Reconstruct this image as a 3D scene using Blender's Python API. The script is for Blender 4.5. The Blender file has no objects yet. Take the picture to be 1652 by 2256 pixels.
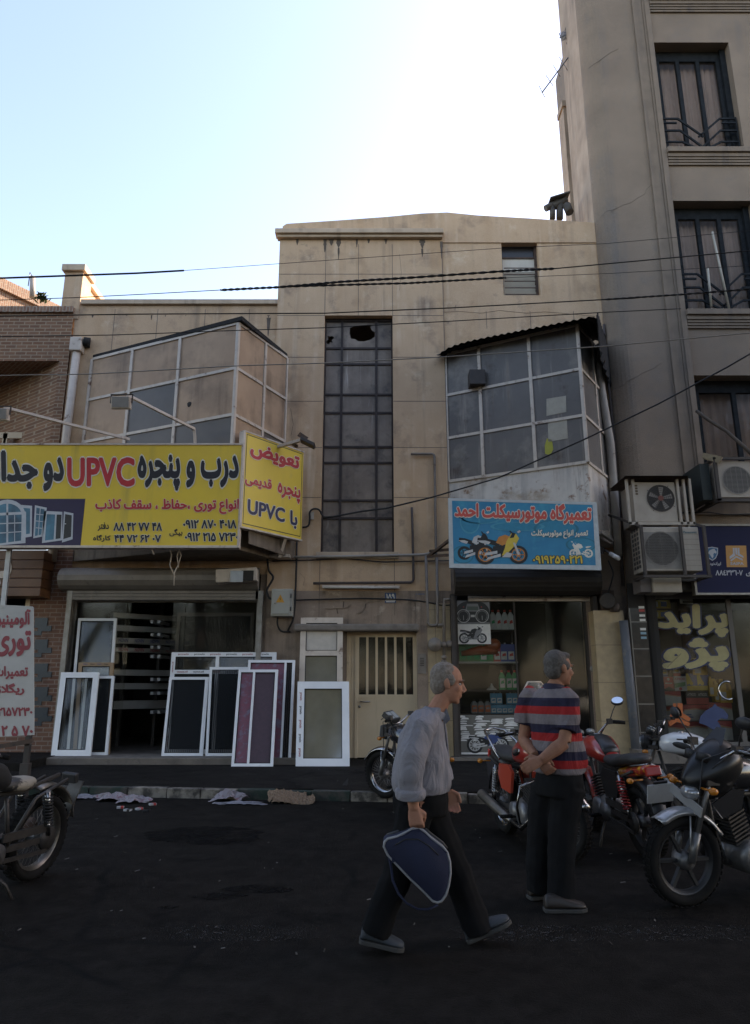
import bpy, math, random
from mathutils import Vector, Matrix
from mathutils.geometry import tessellate_polygon, delaunay_2d_cdt
R = math.radians
random.seed(7)
SC = bpy.context.scene
COL = SC.collection

# ------------------------------------------------------------------ camera, sky, sun, exposure
PITCH, FOC, CX, CY, CAMZ = R(14.0), 1540.0, 826.0, 1128.0, 1.5
cam_d = bpy.data.cameras.new('camera')
cam_d.sensor_fit = 'VERTICAL'; cam_d.sensor_height = 36.0; cam_d.lens = 36.0 * FOC / 2256.0
cam_d.clip_start = 0.05; cam_d.clip_end = 2000
cam = bpy.data.objects.new('camera', cam_d); COL.objects.link(cam)
cam.location = (0, 0, CAMZ); cam.rotation_euler = (R(90) + PITCH, 0, 0)
SC.camera = cam
SUN_EL, SUN_AZ = 34.0, 60.0          # azimuth measured from +Y (away from the viewer) towards +X
w = bpy.data.worlds.new('World'); SC.world = w; w.use_nodes = True
wn = w.node_tree.nodes; wl = w.node_tree.links
sky = wn.new('ShaderNodeTexSky'); sky.sky_type = 'NISHITA'; sky.sun_disc = False
sky.sun_elevation = R(SUN_EL); sky.sun_rotation = R(SUN_AZ)
sky.air_density = 1.3; sky.dust_density = 3.0; sky.ozone_density = 2.5; sky.altitude = 1100
bg = wn['Background']; bg.inputs[1].default_value = 0.15
wb_ = wn.new('ShaderNodeMix'); wb_.data_type = 'RGBA'; wb_.blend_type = 'MULTIPLY'; wb_.inputs[0].default_value = 1.0      # late afternoon, warm balance
wb_.inputs[7].default_value = (1.0, .815, .715, 1); wl.new(sky.outputs[0], wb_.inputs[6]); wl.new(wb_.outputs[2], bg.inputs[0])
sun_d = bpy.data.lights.new('sun', 'SUN'); sun_d.energy = 3.2; sun_d.angle = R(0.53); sun_d.color = (1.0, 0.86, 0.70)
sun = bpy.data.objects.new('sun', sun_d); COL.objects.link(sun)
sdir = Vector((math.sin(R(SUN_AZ)) * math.cos(R(SUN_EL)), math.cos(R(SUN_AZ)) * math.cos(R(SUN_EL)), math.sin(R(SUN_EL))))
sun.rotation_euler = sdir.to_track_quat('Z', 'Y').to_euler(); sun.location = sdir * 60
SC.view_settings.view_transform = 'Standard'; SC.view_settings.look = 'None'
SC.view_settings.gamma = 1.0; SC.view_settings.exposure = 2.12; SC.view_settings.use_curve_mapping = False
SC.cycles.max_bounces = 8; SC.cycles.transparent_max_bounces = 24; SC.cycles.sample_clamp_indirect = 8.0
try: SC.cycles.use_denoising = True
except Exception: pass

# ------------------------------------------------------------------ measuring: a direction seen in the photo -> a place in the street
SP, CP_ = math.sin(PITCH), math.cos(PITCH)
def ray(x, y):
    u, v = (x - CX) / FOC, (CY - y) / FOC
    return Vector((u, CP_ - v * SP, SP + v * CP_))
def P(x, y, Y):                       # point on the vertical plane Y
    d = ray(x, y); t = Y / d.y
    return Vector((d.x * t, Y, CAMZ + d.z * t))
def G(x, y, z=0.0):                   # point on the level z
    d = ray(x, y); t = (z - CAMZ) / d.z
    return Vector((d.x * t, d.y * t, z))
def PX(x, y, Y): return P(x, y, Y).x
def PZ(y, Y): return P(826, y, Y).z
class Plane:
    """upright sign plane: o + u*a + v*b, n towards the street"""
    def __init__(s, o, u, v=Vector((0, 0, 1))):
        s.o = Vector(o); s.u = Vector(u).normalized(); s.v = Vector(v).normalized(); s.n = s.u.cross(s.v).normalized()
    def hit(s, x, y):
        d = ray(x, y); c = Vector((0, 0, CAMZ))
        t = (s.o - c).dot(s.n) / d.dot(s.n); p = c + d * t - s.o
        return (p.dot(s.u), p.dot(s.v))
    def at(s, a, b, e=0.0): return s.o + s.u * a + s.v * b + s.n * e
def front(Y): return Plane((0, Y, 0), (1, 0, 0))

# ------------------------------------------------------------------ mesh builder
class MB:
    def __init__(s): s.v = []; s.f = []; s.m = []; s.s = []
    def add(s, vs, fs, mi=0, smooth=False):
        k = len(s.v); s.v += [tuple(p) for p in vs]
        for f in fs: s.f.append([i + k for i in f]); s.m.append(mi); s.s.append(smooth)
        return s
    def box(s, x0, x1, y0, y1, z0, z1, mi=0):
        if x0 > x1: x0, x1 = x1, x0
        if y0 > y1: y0, y1 = y1, y0
        if z0 > z1: z0, z1 = z1, z0
        return s.add([(x0,y0,z0),(x1,y0,z0),(x1,y1,z0),(x0,y1,z0),(x0,y0,z1),(x1,y0,z1),(x1,y1,z1),(x0,y1,z1)],
                     [(3,2,1,0),(4,5,6,7),(0,1,5,4),(1,2,6,5),(2,3,7,6),(3,0,4,7)], mi)
    def obox(s, c, ax, ay, az, hx, hy, hz, mi=0):
        c = Vector(c); ax = Vector(ax).normalized() * hx; ay = Vector(ay).normalized() * hy; az = Vector(az).normalized() * hz
        vs = [c + sx*ax + sy*ay + sz*az for sz in (-1,1) for sx, sy in ((-1,-1),(1,-1),(1,1),(-1,1))]
        fs = [(3,2,1,0),(4,5,6,7),(0,1,5,4),(1,2,6,5),(2,3,7,6),(3,0,4,7)]
        if ax.cross(ay).dot(az) < 0: fs = [tuple(reversed(f)) for f in fs]
        return s.add(vs, fs, mi)
    def bar(s, a, b, wx, wz, up=(0,0,1), mi=0):      # rectangular bar from a to b
        a = Vector(a); b = Vector(b); d = (b - a); L = d.length
        if L < 1e-6: return s
        d.normalize(); up = Vector(up)
        if abs(d.dot(up)) > .98: up = Vector((0,1,0))
        sx = d.cross(up).normalized(); sz = sx.cross(d).normalized()
        return s.obox((a + b) / 2, sx, d, sz, wx / 2, L / 2, wz / 2, mi)
    def tube(s, pts, r, n=8, mi=0, caps=True, smooth=True, closed=False):
        pts = [Vector(p) for p in pts]; N = len(pts)
        rs = r if isinstance(r, (list, tuple)) else [r] * N
        vs = []; ref = None
        for i, p in enumerate(pts):
            if closed: d = pts[(i+1) % N] - pts[i-1]
            else: d = pts[min(i+1, N-1)] - pts[max(i-1, 0)]
            d.normalize()
            if ref is None:
                ref = Vector((0,0,1)) if abs(d.z) < .9 else Vector((1,0,0))
            x = ref - d * ref.dot(d)
            if x.length < 1e-5: x = d.orthogonal()
            x.normalize(); y = d.cross(x); ref = x
            for k in range(n):
                a = 2 * math.pi * k / n
                vs.append(p + (x * math.cos(a) + y * math.sin(a)) * rs[i])
        fs = []
        for i in range(N if closed else N - 1):
            for k in range(n):
                j = (i + 1) % N
                fs.append((i*n+k, i*n+(k+1) % n, j*n+(k+1) % n, j*n+k))
        s.add(vs, fs, mi, smooth)
        if caps and not closed:
            k = len(s.v) - len(vs)
            s.f.append([k + i for i in reversed(range(n))]); s.m.append(mi); s.s.append(False)
            s.f.append([k + (N-1)*n + i for i in range(n)]); s.m.append(mi); s.s.append(False)
        return s
    def lathe(s, prof, c, axis=(0,0,1), n=20, mi=0, smooth=True, cap=True):   # prof: (radius, height along axis)
        c = Vector(c); az = Vector(axis).normalized(); ax = az.orthogonal().normalized(); ay = az.cross(ax)
        vs = []; fs = []
        for r, h in prof:
            for k in range(n):
                a = 2*math.pi*k/n; vs.append(c + az*h + (ax*math.cos(a) + ay*math.sin(a)) * r)
        for i in range(len(prof)-1):
            for k in range(n): fs.append((i*n+k, i*n+(k+1) % n, (i+1)*n+(k+1) % n, (i+1)*n+k))
        if cap and prof[0][0] > 1e-5: fs.append(tuple(reversed(range(n))))
        if cap and prof[-1][0] > 1e-5: fs.append(tuple((len(prof)-1)*n + k for k in range(n)))
        return s.add(vs, fs, mi, smooth)
    def sheet(s, pl, pts, e=0.0, mi=0, holes=()):                    # flat polygon on a Plane, facing n
        loops = [[Vector((a, b, 0)) for a, b in pts]] + [[Vector((a, b, 0)) for a, b in h] for h in holes]
        flat = [p for l in loops for p in l]
        tri = tessellate_polygon(loops)
        fs = []
        for t in tri:
            a, b, c = (flat[i] for i in t)
            ar = (b - a).cross(c - a).z
            if abs(ar) < 1e-12: continue
            fs.append(tuple(t) if ar > 0 else tuple(reversed(t)))
        return s.add([pl.at(p.x, p.y, e) for p in flat], fs, mi)
    def prism(s, pl, pts, e0, e1, mi=0, holes=()):                   # polygon on a Plane with thickness e0..e1
        s.sheet(pl, pts, e1, mi, holes)
        ks = len(s.f); s.sheet(pl, pts, e0, mi, holes)
        for i in range(ks, len(s.f)): s.f[i].reverse()
        for l in [pts] + list(holes):
            ar = sum(l[i-1][0]*l[i][1] - l[i][0]*l[i-1][1] for i in range(len(l)))
            N = len(l); vs = [pl.at(a, b, e0) for a, b in l] + [pl.at(a, b, e1) for a, b in l]
            fs = [(i, (i+1) % N, (i+1) % N + N, i + N) for i in range(N)]
            if (ar < 0) != (l is not pts): fs = [tuple(reversed(f)) for f in fs]
            s.add(vs, fs, mi)
        return s
    def rect(s, pl, a0, b0, a1, b1, e=0.0, mi=0):
        return s.sheet(pl, [(a0,b0),(a1,b0),(a1,b1),(a0,b1)], e, mi)
    def ell(s, c, ax, ay, az, n=14, m=8, mi=0):                       # ellipsoid with half-axis vectors
        c = Vector(c); ax, ay, az = Vector(ax), Vector(ay), Vector(az); vs = []; fs = []
        for i in range(m+1):
            t = math.pi * i / m - math.pi/2
            for k in range(n):
                a = 2*math.pi*k/n; vs.append(c + (ax*math.cos(a) + ay*math.sin(a))*math.cos(t) + az*math.sin(t))
        for i in range(m):
            for k in range(n): fs.append((i*n+k, i*n+(k+1) % n, (i+1)*n+(k+1) % n, (i+1)*n+k))
        return s.add(vs, fs, mi, True)
    def loft(s, rings, mi=0, caps=True, smooth=True):                 # rings: lists of equal length
        n = len(rings[0]); vs = [p for r in rings for p in r]
        fs = [(i*n+k, i*n+(k+1) % n, (i+1)*n+(k+1) % n, (i+1)*n+k) for i in range(len(rings)-1) for k in range(n)]
        if caps: fs += [tuple(reversed(range(n))), tuple((len(rings)-1)*n+k for k in range(n))]
        return s.add(vs, fs, mi, smooth)

def root_loc(o):
    l = Vector((0,0,0))
    while o is not None: l += o.location; o = o.parent
    return l
def part(name, mb, mats, parent=None, bevel=0, local=False, label=None, fix=False):
    me = bpy.data.meshes.new(name)
    off = Vector((0,0,0)) if (parent is None or local) else root_loc(parent)
    me.from_pydata([(x-off.x, y-off.y, z-off.z) for x, y, z in mb.v], [], mb.f)
    if not isinstance(mats, (list, tuple)): mats = [mats]
    for m in mats: me.materials.append(m)
    me.polygons.foreach_set('material_index', mb.m); me.polygons.foreach_set('use_smooth', mb.s)
    me.update()
    if fix:
        import bmesh
        b = bmesh.new(); b.from_mesh(me); bmesh.ops.recalc_face_normals(b, faces=b.faces); b.to_mesh(me); b.free()
    o = bpy.data.objects.new(name, me); COL.objects.link(o); o.parent = parent
    if bevel:
        md = o.modifiers.new('bevel', 'BEVEL'); md.width = bevel; md.segments = 2; md.limit_method = 'ANGLE'; md.angle_limit = R(40)
    if label: o['label'] = label
    return o
def tag(o, label, cat, group=None):
    o['label'] = label; o['category'] = cat
    if group: o['group'] = group
    return o
def thing(name, label, cat, loc=(0,0,0), rz=0.0, group=None):
    o = bpy.data.objects.new(name, None); COL.objects.link(o); o.location = loc; o.rotation_euler = (0,0,rz)
    o.empty_display_size = .1
    return tag(o, label, cat, group)
def solo(name, mb, mats, label, cat, loc=None, group=None, bevel=0, fix=False):   # a thing that is one mesh; origin at its base
    if loc is None:
        xs = [p[0] for p in mb.v]; ys = [p[1] for p in mb.v]; zs = [p[2] for p in mb.v]
        loc = ((min(xs)+max(xs))/2, (min(ys)+max(ys))/2, min(zs))
    mb.v = [(x-loc[0], y-loc[1], z-loc[2]) for x, y, z in mb.v]
    o = part(name, mb, mats, None, bevel, fix=fix); o.location = loc
    return tag(o, label, cat, group)
def struct(name, mb, mats):
    o = part(name, mb, mats); o['kind'] = 'structure'; return o
def copy_tree(o, parent=None):
    c = o.copy(); COL.objects.link(c); c.parent = parent
    for ch in [x for x in bpy.data.objects if x.parent is o]: copy_tree(ch, c)
    return c

# ------------------------------------------------------------------ materials
MATS = {}
def newmat(name):
    m = bpy.data.materials.new(name); m.use_nodes = True
    return m, m.node_tree.nodes, m.node_tree.links, m.node_tree.nodes['Principled BSDF']
def mixc(n, l, fac, a, b, blend='MIX'):
    x = n.new('ShaderNodeMix'); x.data_type = 'RGBA'; x.blend_type = blend
    for sock, val in ((x.inputs[0], fac), (x.inputs[6], a), (x.inputs[7], b)):
        if isinstance(val, bpy.types.NodeSocket): l.new(val, sock)
        elif isinstance(val, (tuple, list)): sock.default_value = (*val[:3], 1)
        else: sock.default_value = val
    return x.outputs[2]
def noise(n, l, vec, scale, detail=5, rough=.6, mapping=None):
    if mapping:
        mp = n.new('ShaderNodeMapping'); mp.inputs['Scale'].default_value = mapping; l.new(vec, mp.inputs[0]); vec = mp.outputs[0]
    t = n.new('ShaderNodeTexNoise'); t.inputs['Scale'].default_value = scale; t.inputs['Detail'].default_value = detail
    t.inputs['Roughness'].default_value = rough; l.new(vec, t.inputs['Vector'])
    return t.outputs[0]
def ramp(n, l, fac, lo, hi):
    r = n.new('ShaderNodeMapRange'); r.inputs[1].default_value = lo; r.inputs[2].default_value = hi; r.clamp = True
    l.new(fac, r.inputs[0]); return r.outputs[0]
def mul(n, l, a, b):
    x = n.new('ShaderNodeMath'); x.operation = 'MULTIPLY'
    for s_, v_ in ((x.inputs[0], a), (x.inputs[1], b)):
        if isinstance(v_, bpy.types.NodeSocket): l.new(v_, s_)
        else: s_.default_value = v_
    return x.outputs[0]
def mat(name, base, rough=.6, metal=0.0, var=None, var_scale=3.0, blotch=None, streak=None, grain=0.0, bump=0.0, bump_scale=40.0,
        spec=.5, coat=0.0, coord='Object', seed=0.0, sheen=0.0):
    """base colour broken up by a second colour (var), blotches (colour, scale, lo, hi) and vertical streaks (colour, scale, lo, hi)"""
    if name in MATS: return MATS[name]
    m, n, l, b = newmat(name)
    tc = n.new('ShaderNodeTexCoord'); vec = tc.outputs[coord]
    if seed:
        mp = n.new('ShaderNodeMapping'); mp.inputs['Location'].default_value = (seed, seed*1.7, seed*.6); l.new(vec, mp.inputs[0]); vec = mp.outputs[0]
    c = base
    if var: c = mixc(n, l, ramp(n, l, noise(n, l, vec, var_scale), .3, .7), base, var)
    if blotch:
        bl = blotch if isinstance(blotch, list) else [blotch]
        for q in bl: c = mixc(n, l, ramp(n, l, noise(n, l, vec, q[1], 6, .65), q[2], q[3]), c, q[0])
    if streak:
        sl = streak if isinstance(streak, list) else [streak]
        for i, q in enumerate(sl):
            a = ramp(n, l, noise(n, l, vec, q[1], 4, .6, (1, 1, .07)), q[2], q[3])
            a2 = ramp(n, l, noise(n, l, vec, .9 + i * .4, 3), .38, .6)
            c = mixc(n, l, mul(n, l, a, a2), c, q[0])
    if grain:
        g = noise(n, l, vec, 180, 2); c = mixc(n, l, grain, c, mixc(n, l, ramp(n, l, g, .35, .65), (.02,.02,.02), (1,1,1)), 'OVERLAY')
    if isinstance(c, bpy.types.NodeSocket): l.new(c, b.inputs['Base Color'])
    else: b.inputs['Base Color'].default_value = (*c, 1)
    b.inputs['Roughness'].default_value = rough; b.inputs['Metallic'].default_value = metal
    b.inputs['Specular IOR Level'].default_value = spec; b.inputs['Coat Weight'].default_value = coat
    b.inputs['Coat Roughness'].default_value = .08; b.inputs['Sheen Weight'].default_value = sheen
    if bump:
        bp = n.new('ShaderNodeBump'); bp.inputs['Strength'].default_value = bump; bp.inputs['Distance'].default_value = .01
        l.new(noise(n, l, vec, bump_scale, 6), bp.inputs['Height']); l.new(bp.outputs[0], b.inputs['Normal'])
    MATS[name] = m; return m
def plain(name, base, rough=.5, metal=0.0, coat=0.0):
    return mat(name, base, rough, metal, var=tuple(x*.82 for x in base), var_scale=9, coat=coat)
def glass(name, tint=(.9,.93,.92), rough=.0, dust=None, ior=1.5):
    """window pane: real see-through with mirror reflection by angle, plus an optional dust film (colour, amount, scale)"""
    if name in MATS: return MATS[name]
    m, n, l, b = newmat(name); n.remove(b); out = n['Material Output']
    tr = n.new('ShaderNodeBsdfTransparent'); tr.inputs[0].default_value = (*tint, 1)
    gl = n.new('ShaderNodeBsdfGlossy'); gl.inputs['Roughness'].default_value = rough
    fr = n.new('ShaderNodeFresnel'); fr.inputs[0].default_value = ior
    mx = n.new('ShaderNodeMixShader'); l.new(fr.outputs[0], mx.inputs[0]); l.new(tr.outputs[0], mx.inputs[1]); l.new(gl.outputs[0], mx.inputs[2])
    o = mx.outputs[0]
    if dust:
        df = n.new('ShaderNodeBsdfDiffuse'); df.inputs[0].default_value = (*dust[0], 1)
        tc = n.new('ShaderNodeTexCoord')
        f = noise(n, l, tc.outputs['Object'], dust[2], 5, .6); f = ramp(n, l, f, .25, .8); f = mul(n, l, f, dust[1])
        m2 = n.new('ShaderNodeMixShader'); l.new(f, m2.inputs[0]); l.new(o, m2.inputs[1]); l.new(df.outputs[0], m2.inputs[2]); o = m2.outputs[0]
    l.new(o, out.inputs[0]); MATS[name] = m; return m
def brick(name, c1, c2, mortar, bw, bh, msize=.012, offset=.5, rough=.85, bump=.5, bias=0.0, dirt=None, swap=False):
    if name in MATS: return MATS[name]
    m, n, l, b = newmat(name)
    tc = n.new('ShaderNodeTexCoord'); sx = n.new('ShaderNodeSeparateXYZ'); l.new(tc.outputs['Object'], sx.inputs[0])
    ad = n.new('ShaderNodeMath'); ad.operation = 'ADD'; l.new(sx.outputs[0], ad.inputs[0]); l.new(sx.outputs[1], ad.inputs[1])
    cb = n.new('ShaderNodeCombineXYZ'); l.new(ad.outputs[0], cb.inputs[1 if swap else 0]); l.new(sx.outputs[2], cb.inputs[0 if swap else 1])
    t = n.new('ShaderNodeTexBrick'); l.new(cb.outputs[0], t.inputs[0]); t.offset = offset
    t.inputs['Color1'].default_value = (*c1,1); t.inputs['Color2'].default_value = (*c2,1); t.inputs['Mortar'].default_value = (*mortar,1)
    t.inputs['Scale'].default_value = 1; t.inputs['Mortar Size'].default_value = msize; t.inputs['Bias'].default_value = bias
    t.inputs['Brick Width'].default_value = bw; t.inputs['Row Height'].default_value = bh; t.inputs['Mortar Smooth'].default_value = .2
    c = t.outputs[0]
    c = mixc(n, l, ramp(n, l, noise(n, l, tc.outputs['Object'], 7), .3, .75), c, mixc(n, l, .35, c, (.1,.08,.07)))
    if dirt: c = mixc(n, l, ramp(n, l, noise(n, l, tc.outputs['Object'], dirt[1], 5, .6, (1,1,.3)), dirt[2], dirt[3]), c, dirt[0])
    l.new(c, b.inputs['Base Color']); b.inputs['Roughness'].default_value = rough
    bp = n.new('ShaderNodeBump'); bp.inputs['Strength'].default_value = bump; bp.inputs['Distance'].default_value = .01; bp.invert = True
    l.new(t.outputs[1], bp.inputs['Height']); l.new(bp.outputs[0], b.inputs['Normal'])
    MATS[name] = m; return m
def folds(n, l, b, vec, strength=.9, scale=5.0):
    t = n.new('ShaderNodeTexNoise'); t.inputs['Scale'].default_value = scale; t.inputs['Detail'].default_value = 3; t.inputs['Distortion'].default_value = 1.6
    mp = n.new('ShaderNodeMapping'); mp.inputs['Rotation'].default_value = (.3,.5,.2); mp.inputs['Scale'].default_value = (1,1,.55); l.new(vec, mp.inputs[0]); l.new(mp.outputs[0], t.inputs['Vector'])
    bp = n.new('ShaderNodeBump'); bp.inputs['Strength'].default_value = strength; bp.inputs['Distance'].default_value = .045; l.new(t.outputs[0], bp.inputs['Height']); l.new(bp.outputs[0], b.inputs['Normal'])
def stripes(name, cols, period, axis=2, rough=.8):
    """colour bands along one axis; cols: list of (position 0..1, colour)"""
    if name in MATS: return MATS[name]
    m, n, l, b = newmat(name)
    tc = n.new('ShaderNodeTexCoord'); sx = n.new('ShaderNodeSeparateXYZ'); l.new(tc.outputs['Object'], sx.inputs[0])
    d = n.new('ShaderNodeMath'); d.operation = 'DIVIDE'; l.new(sx.outputs[axis], d.inputs[0]); d.inputs[1].default_value = period
    f = n.new('ShaderNodeMath'); f.operation = 'FRACT'; l.new(d.outputs[0], f.inputs[0])
    r = n.new('ShaderNodeValToRGB'); r.color_ramp.interpolation = 'CONSTANT'; l.new(f.outputs[0], r.inputs[0])
    e = r.color_ramp.elements
    while len(e) < len(cols): e.new(.5)
    for i, (p, c) in enumerate(cols): e[i].position = p; e[i].color = (*c, 1)
    c = mixc(n, l, ramp(n, l, noise(n, l, tc.outputs['Object'], 60), .3, .7), r.outputs[0], mixc(n, l, .2, r.outputs[0], (.02,.02,.02)))
    l.new(c, b.inputs['Base Color']); b.inputs['Roughness'].default_value = rough; b.inputs['Specular IOR Level'].default_value = .2
    folds(n, l, b, tc.outputs['Object'])
    MATS[name] = m; return m

# ------------------------------------------------------------------ Persian lettering
_F = {'ا':(0xFE8D,0),'آ':(0xFE81,0),'ب':(0xFE8F,1),'پ':(0xFB56,1),'ت':(0xFE95,1),'ج':(0xFE9D,1),'ح':(0xFEA1,1),'خ':(0xFEA5,1),'د':(0xFEA9,0),
      'ذ':(0xFEAB,0),'ر':(0xFEAD,0),'ژ':(0xFB8A,0),'س':(0xFEB1,1),'ض':(0xFEBD,1),'ظ':(0xFEC5,1),'ع':(0xFEC9,1),'ف':(0xFED1,1),
      'ق':(0xFED5,1),'ک':(0xFB8E,1),'گ':(0xFB92,1),'ل':(0xFEDD,1),'م':(0xFEE1,1),'ن':(0xFEE5,1),'و':(0xFEED,0),'ه':(0xFEE9,1),'ی':(0xFBFC,1)}
def shape_fa(s):
    out = []
    i = 0
    while i < len(s):
        ch = s[i]
        if ch in _F:
            prev = i > 0 and s[i-1] in _F and _F[s[i-1]][1] == 1
            nxt = i+1 < len(s) and s[i+1] in _F
            cp, dual = _F[ch]
            if ch == 'ل' and nxt and s[i+1] == 'ا':
                out.append(chr(0xFEFC if prev else 0xFEFB)); i += 2; continue
            join_next = dual and nxt
            k = (3 if prev and join_next else 2 if join_next else 1 if prev else 0)
            out.append(chr(cp + k))
        else: out.append(ch)
        i += 1
    return ''.join(reversed(out))
_TC = {}; _GC = {}
def _wind(p, L):
    w_ = 0
    for q in L:
        for i in range(len(q)):
            (x0, y0), (x1, y1) = q[i-1], q[i]
            if (y0 > p[1]) != (y1 > p[1]) and p[0] < (x1-x0)*(p[1]-y0)/(y1-y0) + x0: w_ += 1 if y1 > y0 else -1
    return w_
def _glyph(ch):
    """one letter as separate filled strokes: [(points, faces)...] and its advance"""
    if ch in _GC: return _GC[ch]
    cu = bpy.data.curves.new('lettering', 'FONT')
    o = bpy.data.objects.new('lettering', cu); COL.objects.link(o)
    def loops(t):
        cu.body = t; bpy.context.view_layer.update(); dg = bpy.context.evaluated_depsgraph_get()
        c = o.to_curve(dg); res = []
        for sp in c.splines:
            bp = sp.bezier_points; pts = []
            for i in range(len(bp)):
                p0, h0, h1, p1 = bp[i].co, bp[i].handle_right, bp[(i+1) % len(bp)].handle_left, bp[(i+1) % len(bp)].co
                d = p1 - p0
                straight = d.length < 1e-6 or (abs(d.cross(h0-p0).z) + abs(d.cross(p1-h1).z)) < 2e-4 * max(d.length, .01)
                for k in ([0] if straight else [0, .33, .66]):
                    q = p0*(1-k)**3 + h0*3*k*(1-k)**2 + h1*3*k*k*(1-k) + p1*k**3
                    if not pts or (pts[-1][0]-q.x)**2 + (pts[-1][1]-q.y)**2 > 1e-8: pts.append((q.x, q.y))
            if len(pts) > 2: res.append(pts)
        o.to_curve_clear(); return res
    L = loops(ch) if ch != ' ' else []
    ext = lambda l: max(p[0] for q in l for p in q) - min(p[0] for q in l for p in q)
    adv = ext(loops('|' + ch + '|')) - ext(loops('||'))
    bpy.data.objects.remove(o); bpy.data.curves.remove(cu)
    res = []
    if L:
        V = [Vector(p) for q in L for p in q]; E = []; k = 0
        for q in L: E += [(k+i, k+(i+1) % len(q)) for i in range(len(q))]; k += len(q)
        vv, _, ff = delaunay_2d_cdt(V, E, [], 0, 1e-5)[:3]; fs = []
        for f in ff:
            c = sum((vv[i] for i in f), Vector((0,0)))/len(f)
            if _wind((c.x+1e-6, c.y+1e-6), L) == 0: continue
            a_, b_, c_ = (vv[i] for i in f[:3]); ar = (b_-a_).cross(c_-a_)
            if abs(ar) > 1e-9: fs.append(tuple(f) if ar > 0 else tuple(reversed(f)))
        res.append(([(p.x, p.y) for p in vv], fs))
    _GC[ch] = (res, adv); return _GC[ch]
def glyphs(s):
    """a line of lettering: list of (points, faces) per letter, and its extent"""
    if s in _TC: return _TC[s]
    t = shape_fa(s) if any(c in _F for c in s) else s
    x = 0; out = []
    for ch in t:
        st, adv = _glyph(ch)
        for vs, fs in st: out.append(([(a+x, b) for a, b in vs], fs))
        x += adv
    P_ = [p for vs, fs in out for p in vs]
    bb = (min(p[0] for p in P_), max(p[0] for p in P_), min(p[1] for p in P_), max(p[1] for p in P_))
    _TC[s] = (out, bb); return _TC[s]
def letter(mb, pl, s, quad, e=.004, mi=0, bold=.02, ref=None):
    """write s into a quad (a,b corners: bottom-left, bottom-right, top-right, top-left) of plane pl; strokes thickened by bold"""
    gl, (x0, x1, y0, y1) = glyphs(s)
    r0 = bold if ref is None else ref
    x0 -= r0; x1 += r0; y0 -= r0; y1 += r0
    q = [Vector(c) for c in quad]
    nd = 8 if bold > .05 else 6
    offs = [(0, 0)] if bold < .012 else [(0, 0)] + [(math.cos(2*math.pi*k/nd)*bold, math.sin(2*math.pi*k/nd)*bold) for k in range(nd)]
    for j, (vs, fs) in enumerate(gl):
        for k, (dx, dy) in enumerate(offs):
            ee = e + .00011*k + .0009*(j % 3); out = []
            for x, y in vs:
                u = (x+dx-x0)/(x1-x0); v = (y+dy-y0)/(y1-y0)
                p = q[0]*(1-u)*(1-v) + q[1]*u*(1-v) + q[2]*u*v + q[3]*(1-u)*v
                out.append(pl.at(p.x, p.y, ee))
            mb.add(out, fs, mi)
    return mb
def qpx(pl, x0, y0, x1, y1):          # a quad on the plane from where it is seen
    return [pl.hit(x0, y1), pl.hit(x1, y1), pl.hit(x1, y0), pl.hit(x0, y0)]
def write(name, pl, s, quad, m, parent, e=.004, bold=.02, edge=None, edge_m=None):
    mb = MB(); ms = [m]
    if edge:
        letter(mb, pl, s, quad, e, 1, bold + edge, ref=bold); ms.append(edge_m); e += .0035
    letter(mb, pl, s, quad, e, 0, bold)
    return part(name, mb, ms, parent)
# ------------------------------------------------------------------ surfaces of the street
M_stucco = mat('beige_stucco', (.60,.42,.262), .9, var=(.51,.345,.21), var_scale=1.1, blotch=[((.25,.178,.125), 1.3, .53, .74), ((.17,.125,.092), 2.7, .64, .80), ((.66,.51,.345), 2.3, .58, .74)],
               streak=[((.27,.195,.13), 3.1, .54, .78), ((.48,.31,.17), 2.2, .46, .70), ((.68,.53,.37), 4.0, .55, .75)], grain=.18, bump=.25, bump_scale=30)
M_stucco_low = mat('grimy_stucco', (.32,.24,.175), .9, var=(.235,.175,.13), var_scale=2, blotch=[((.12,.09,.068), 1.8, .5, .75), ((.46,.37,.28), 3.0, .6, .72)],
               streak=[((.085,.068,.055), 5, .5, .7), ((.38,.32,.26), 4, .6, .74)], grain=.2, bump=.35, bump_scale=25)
M_joint = mat('wall_joint', (.15,.12,.095), .9)
M_cap = mat('parapet_stone', (.56,.43,.30), .9, var=(.43,.325,.225), var_scale=4, streak=((.16,.125,.1), 5, .55, .8), bump=.2)
M_render = mat('grey_render', (.265,.203,.146), .92, var=(.20,.152,.11), var_scale=.9, blotch=((.19,.16,.135), 1.3, .55, .8), grain=.55, bump=.6, bump_scale=55,
               streak=((.17,.145,.125), 2.2, .55, .8))
M_render_side = mat('side_render', (.44,.34,.25), .9, var=(.32,.24,.17), var_scale=2, streak=[((.16,.125,.095), 4.5, .45, .75), ((.45,.37,.29), 6, .55, .75)], bump=.3)
M_trim = mat('stone_trim', (.235,.18,.13), .88, var=(.18,.138,.1), var_scale=3, streak=((.12,.1,.085), 6, .5, .75), bump=.15)
M_brick = brick('brown_brick', (.19,.088,.042), (.27,.135,.068), (.36,.265,.17), .24, .083, .012, dirt=((.08,.055,.04), 1.5, .55, .8))
M_brick_low = brick('red_brick', (.17,.075,.045), (.23,.115,.065), (.30,.22,.17), .24, .083, .01, dirt=((.05,.035,.03), 2.0, .5, .75))
M_brick_v = brick('rowlock_brick', (.22,.11,.065), (.30,.17,.10), (.36,.29,.22), .24, .075, .012, swap=True)
M_asphalt = None
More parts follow.
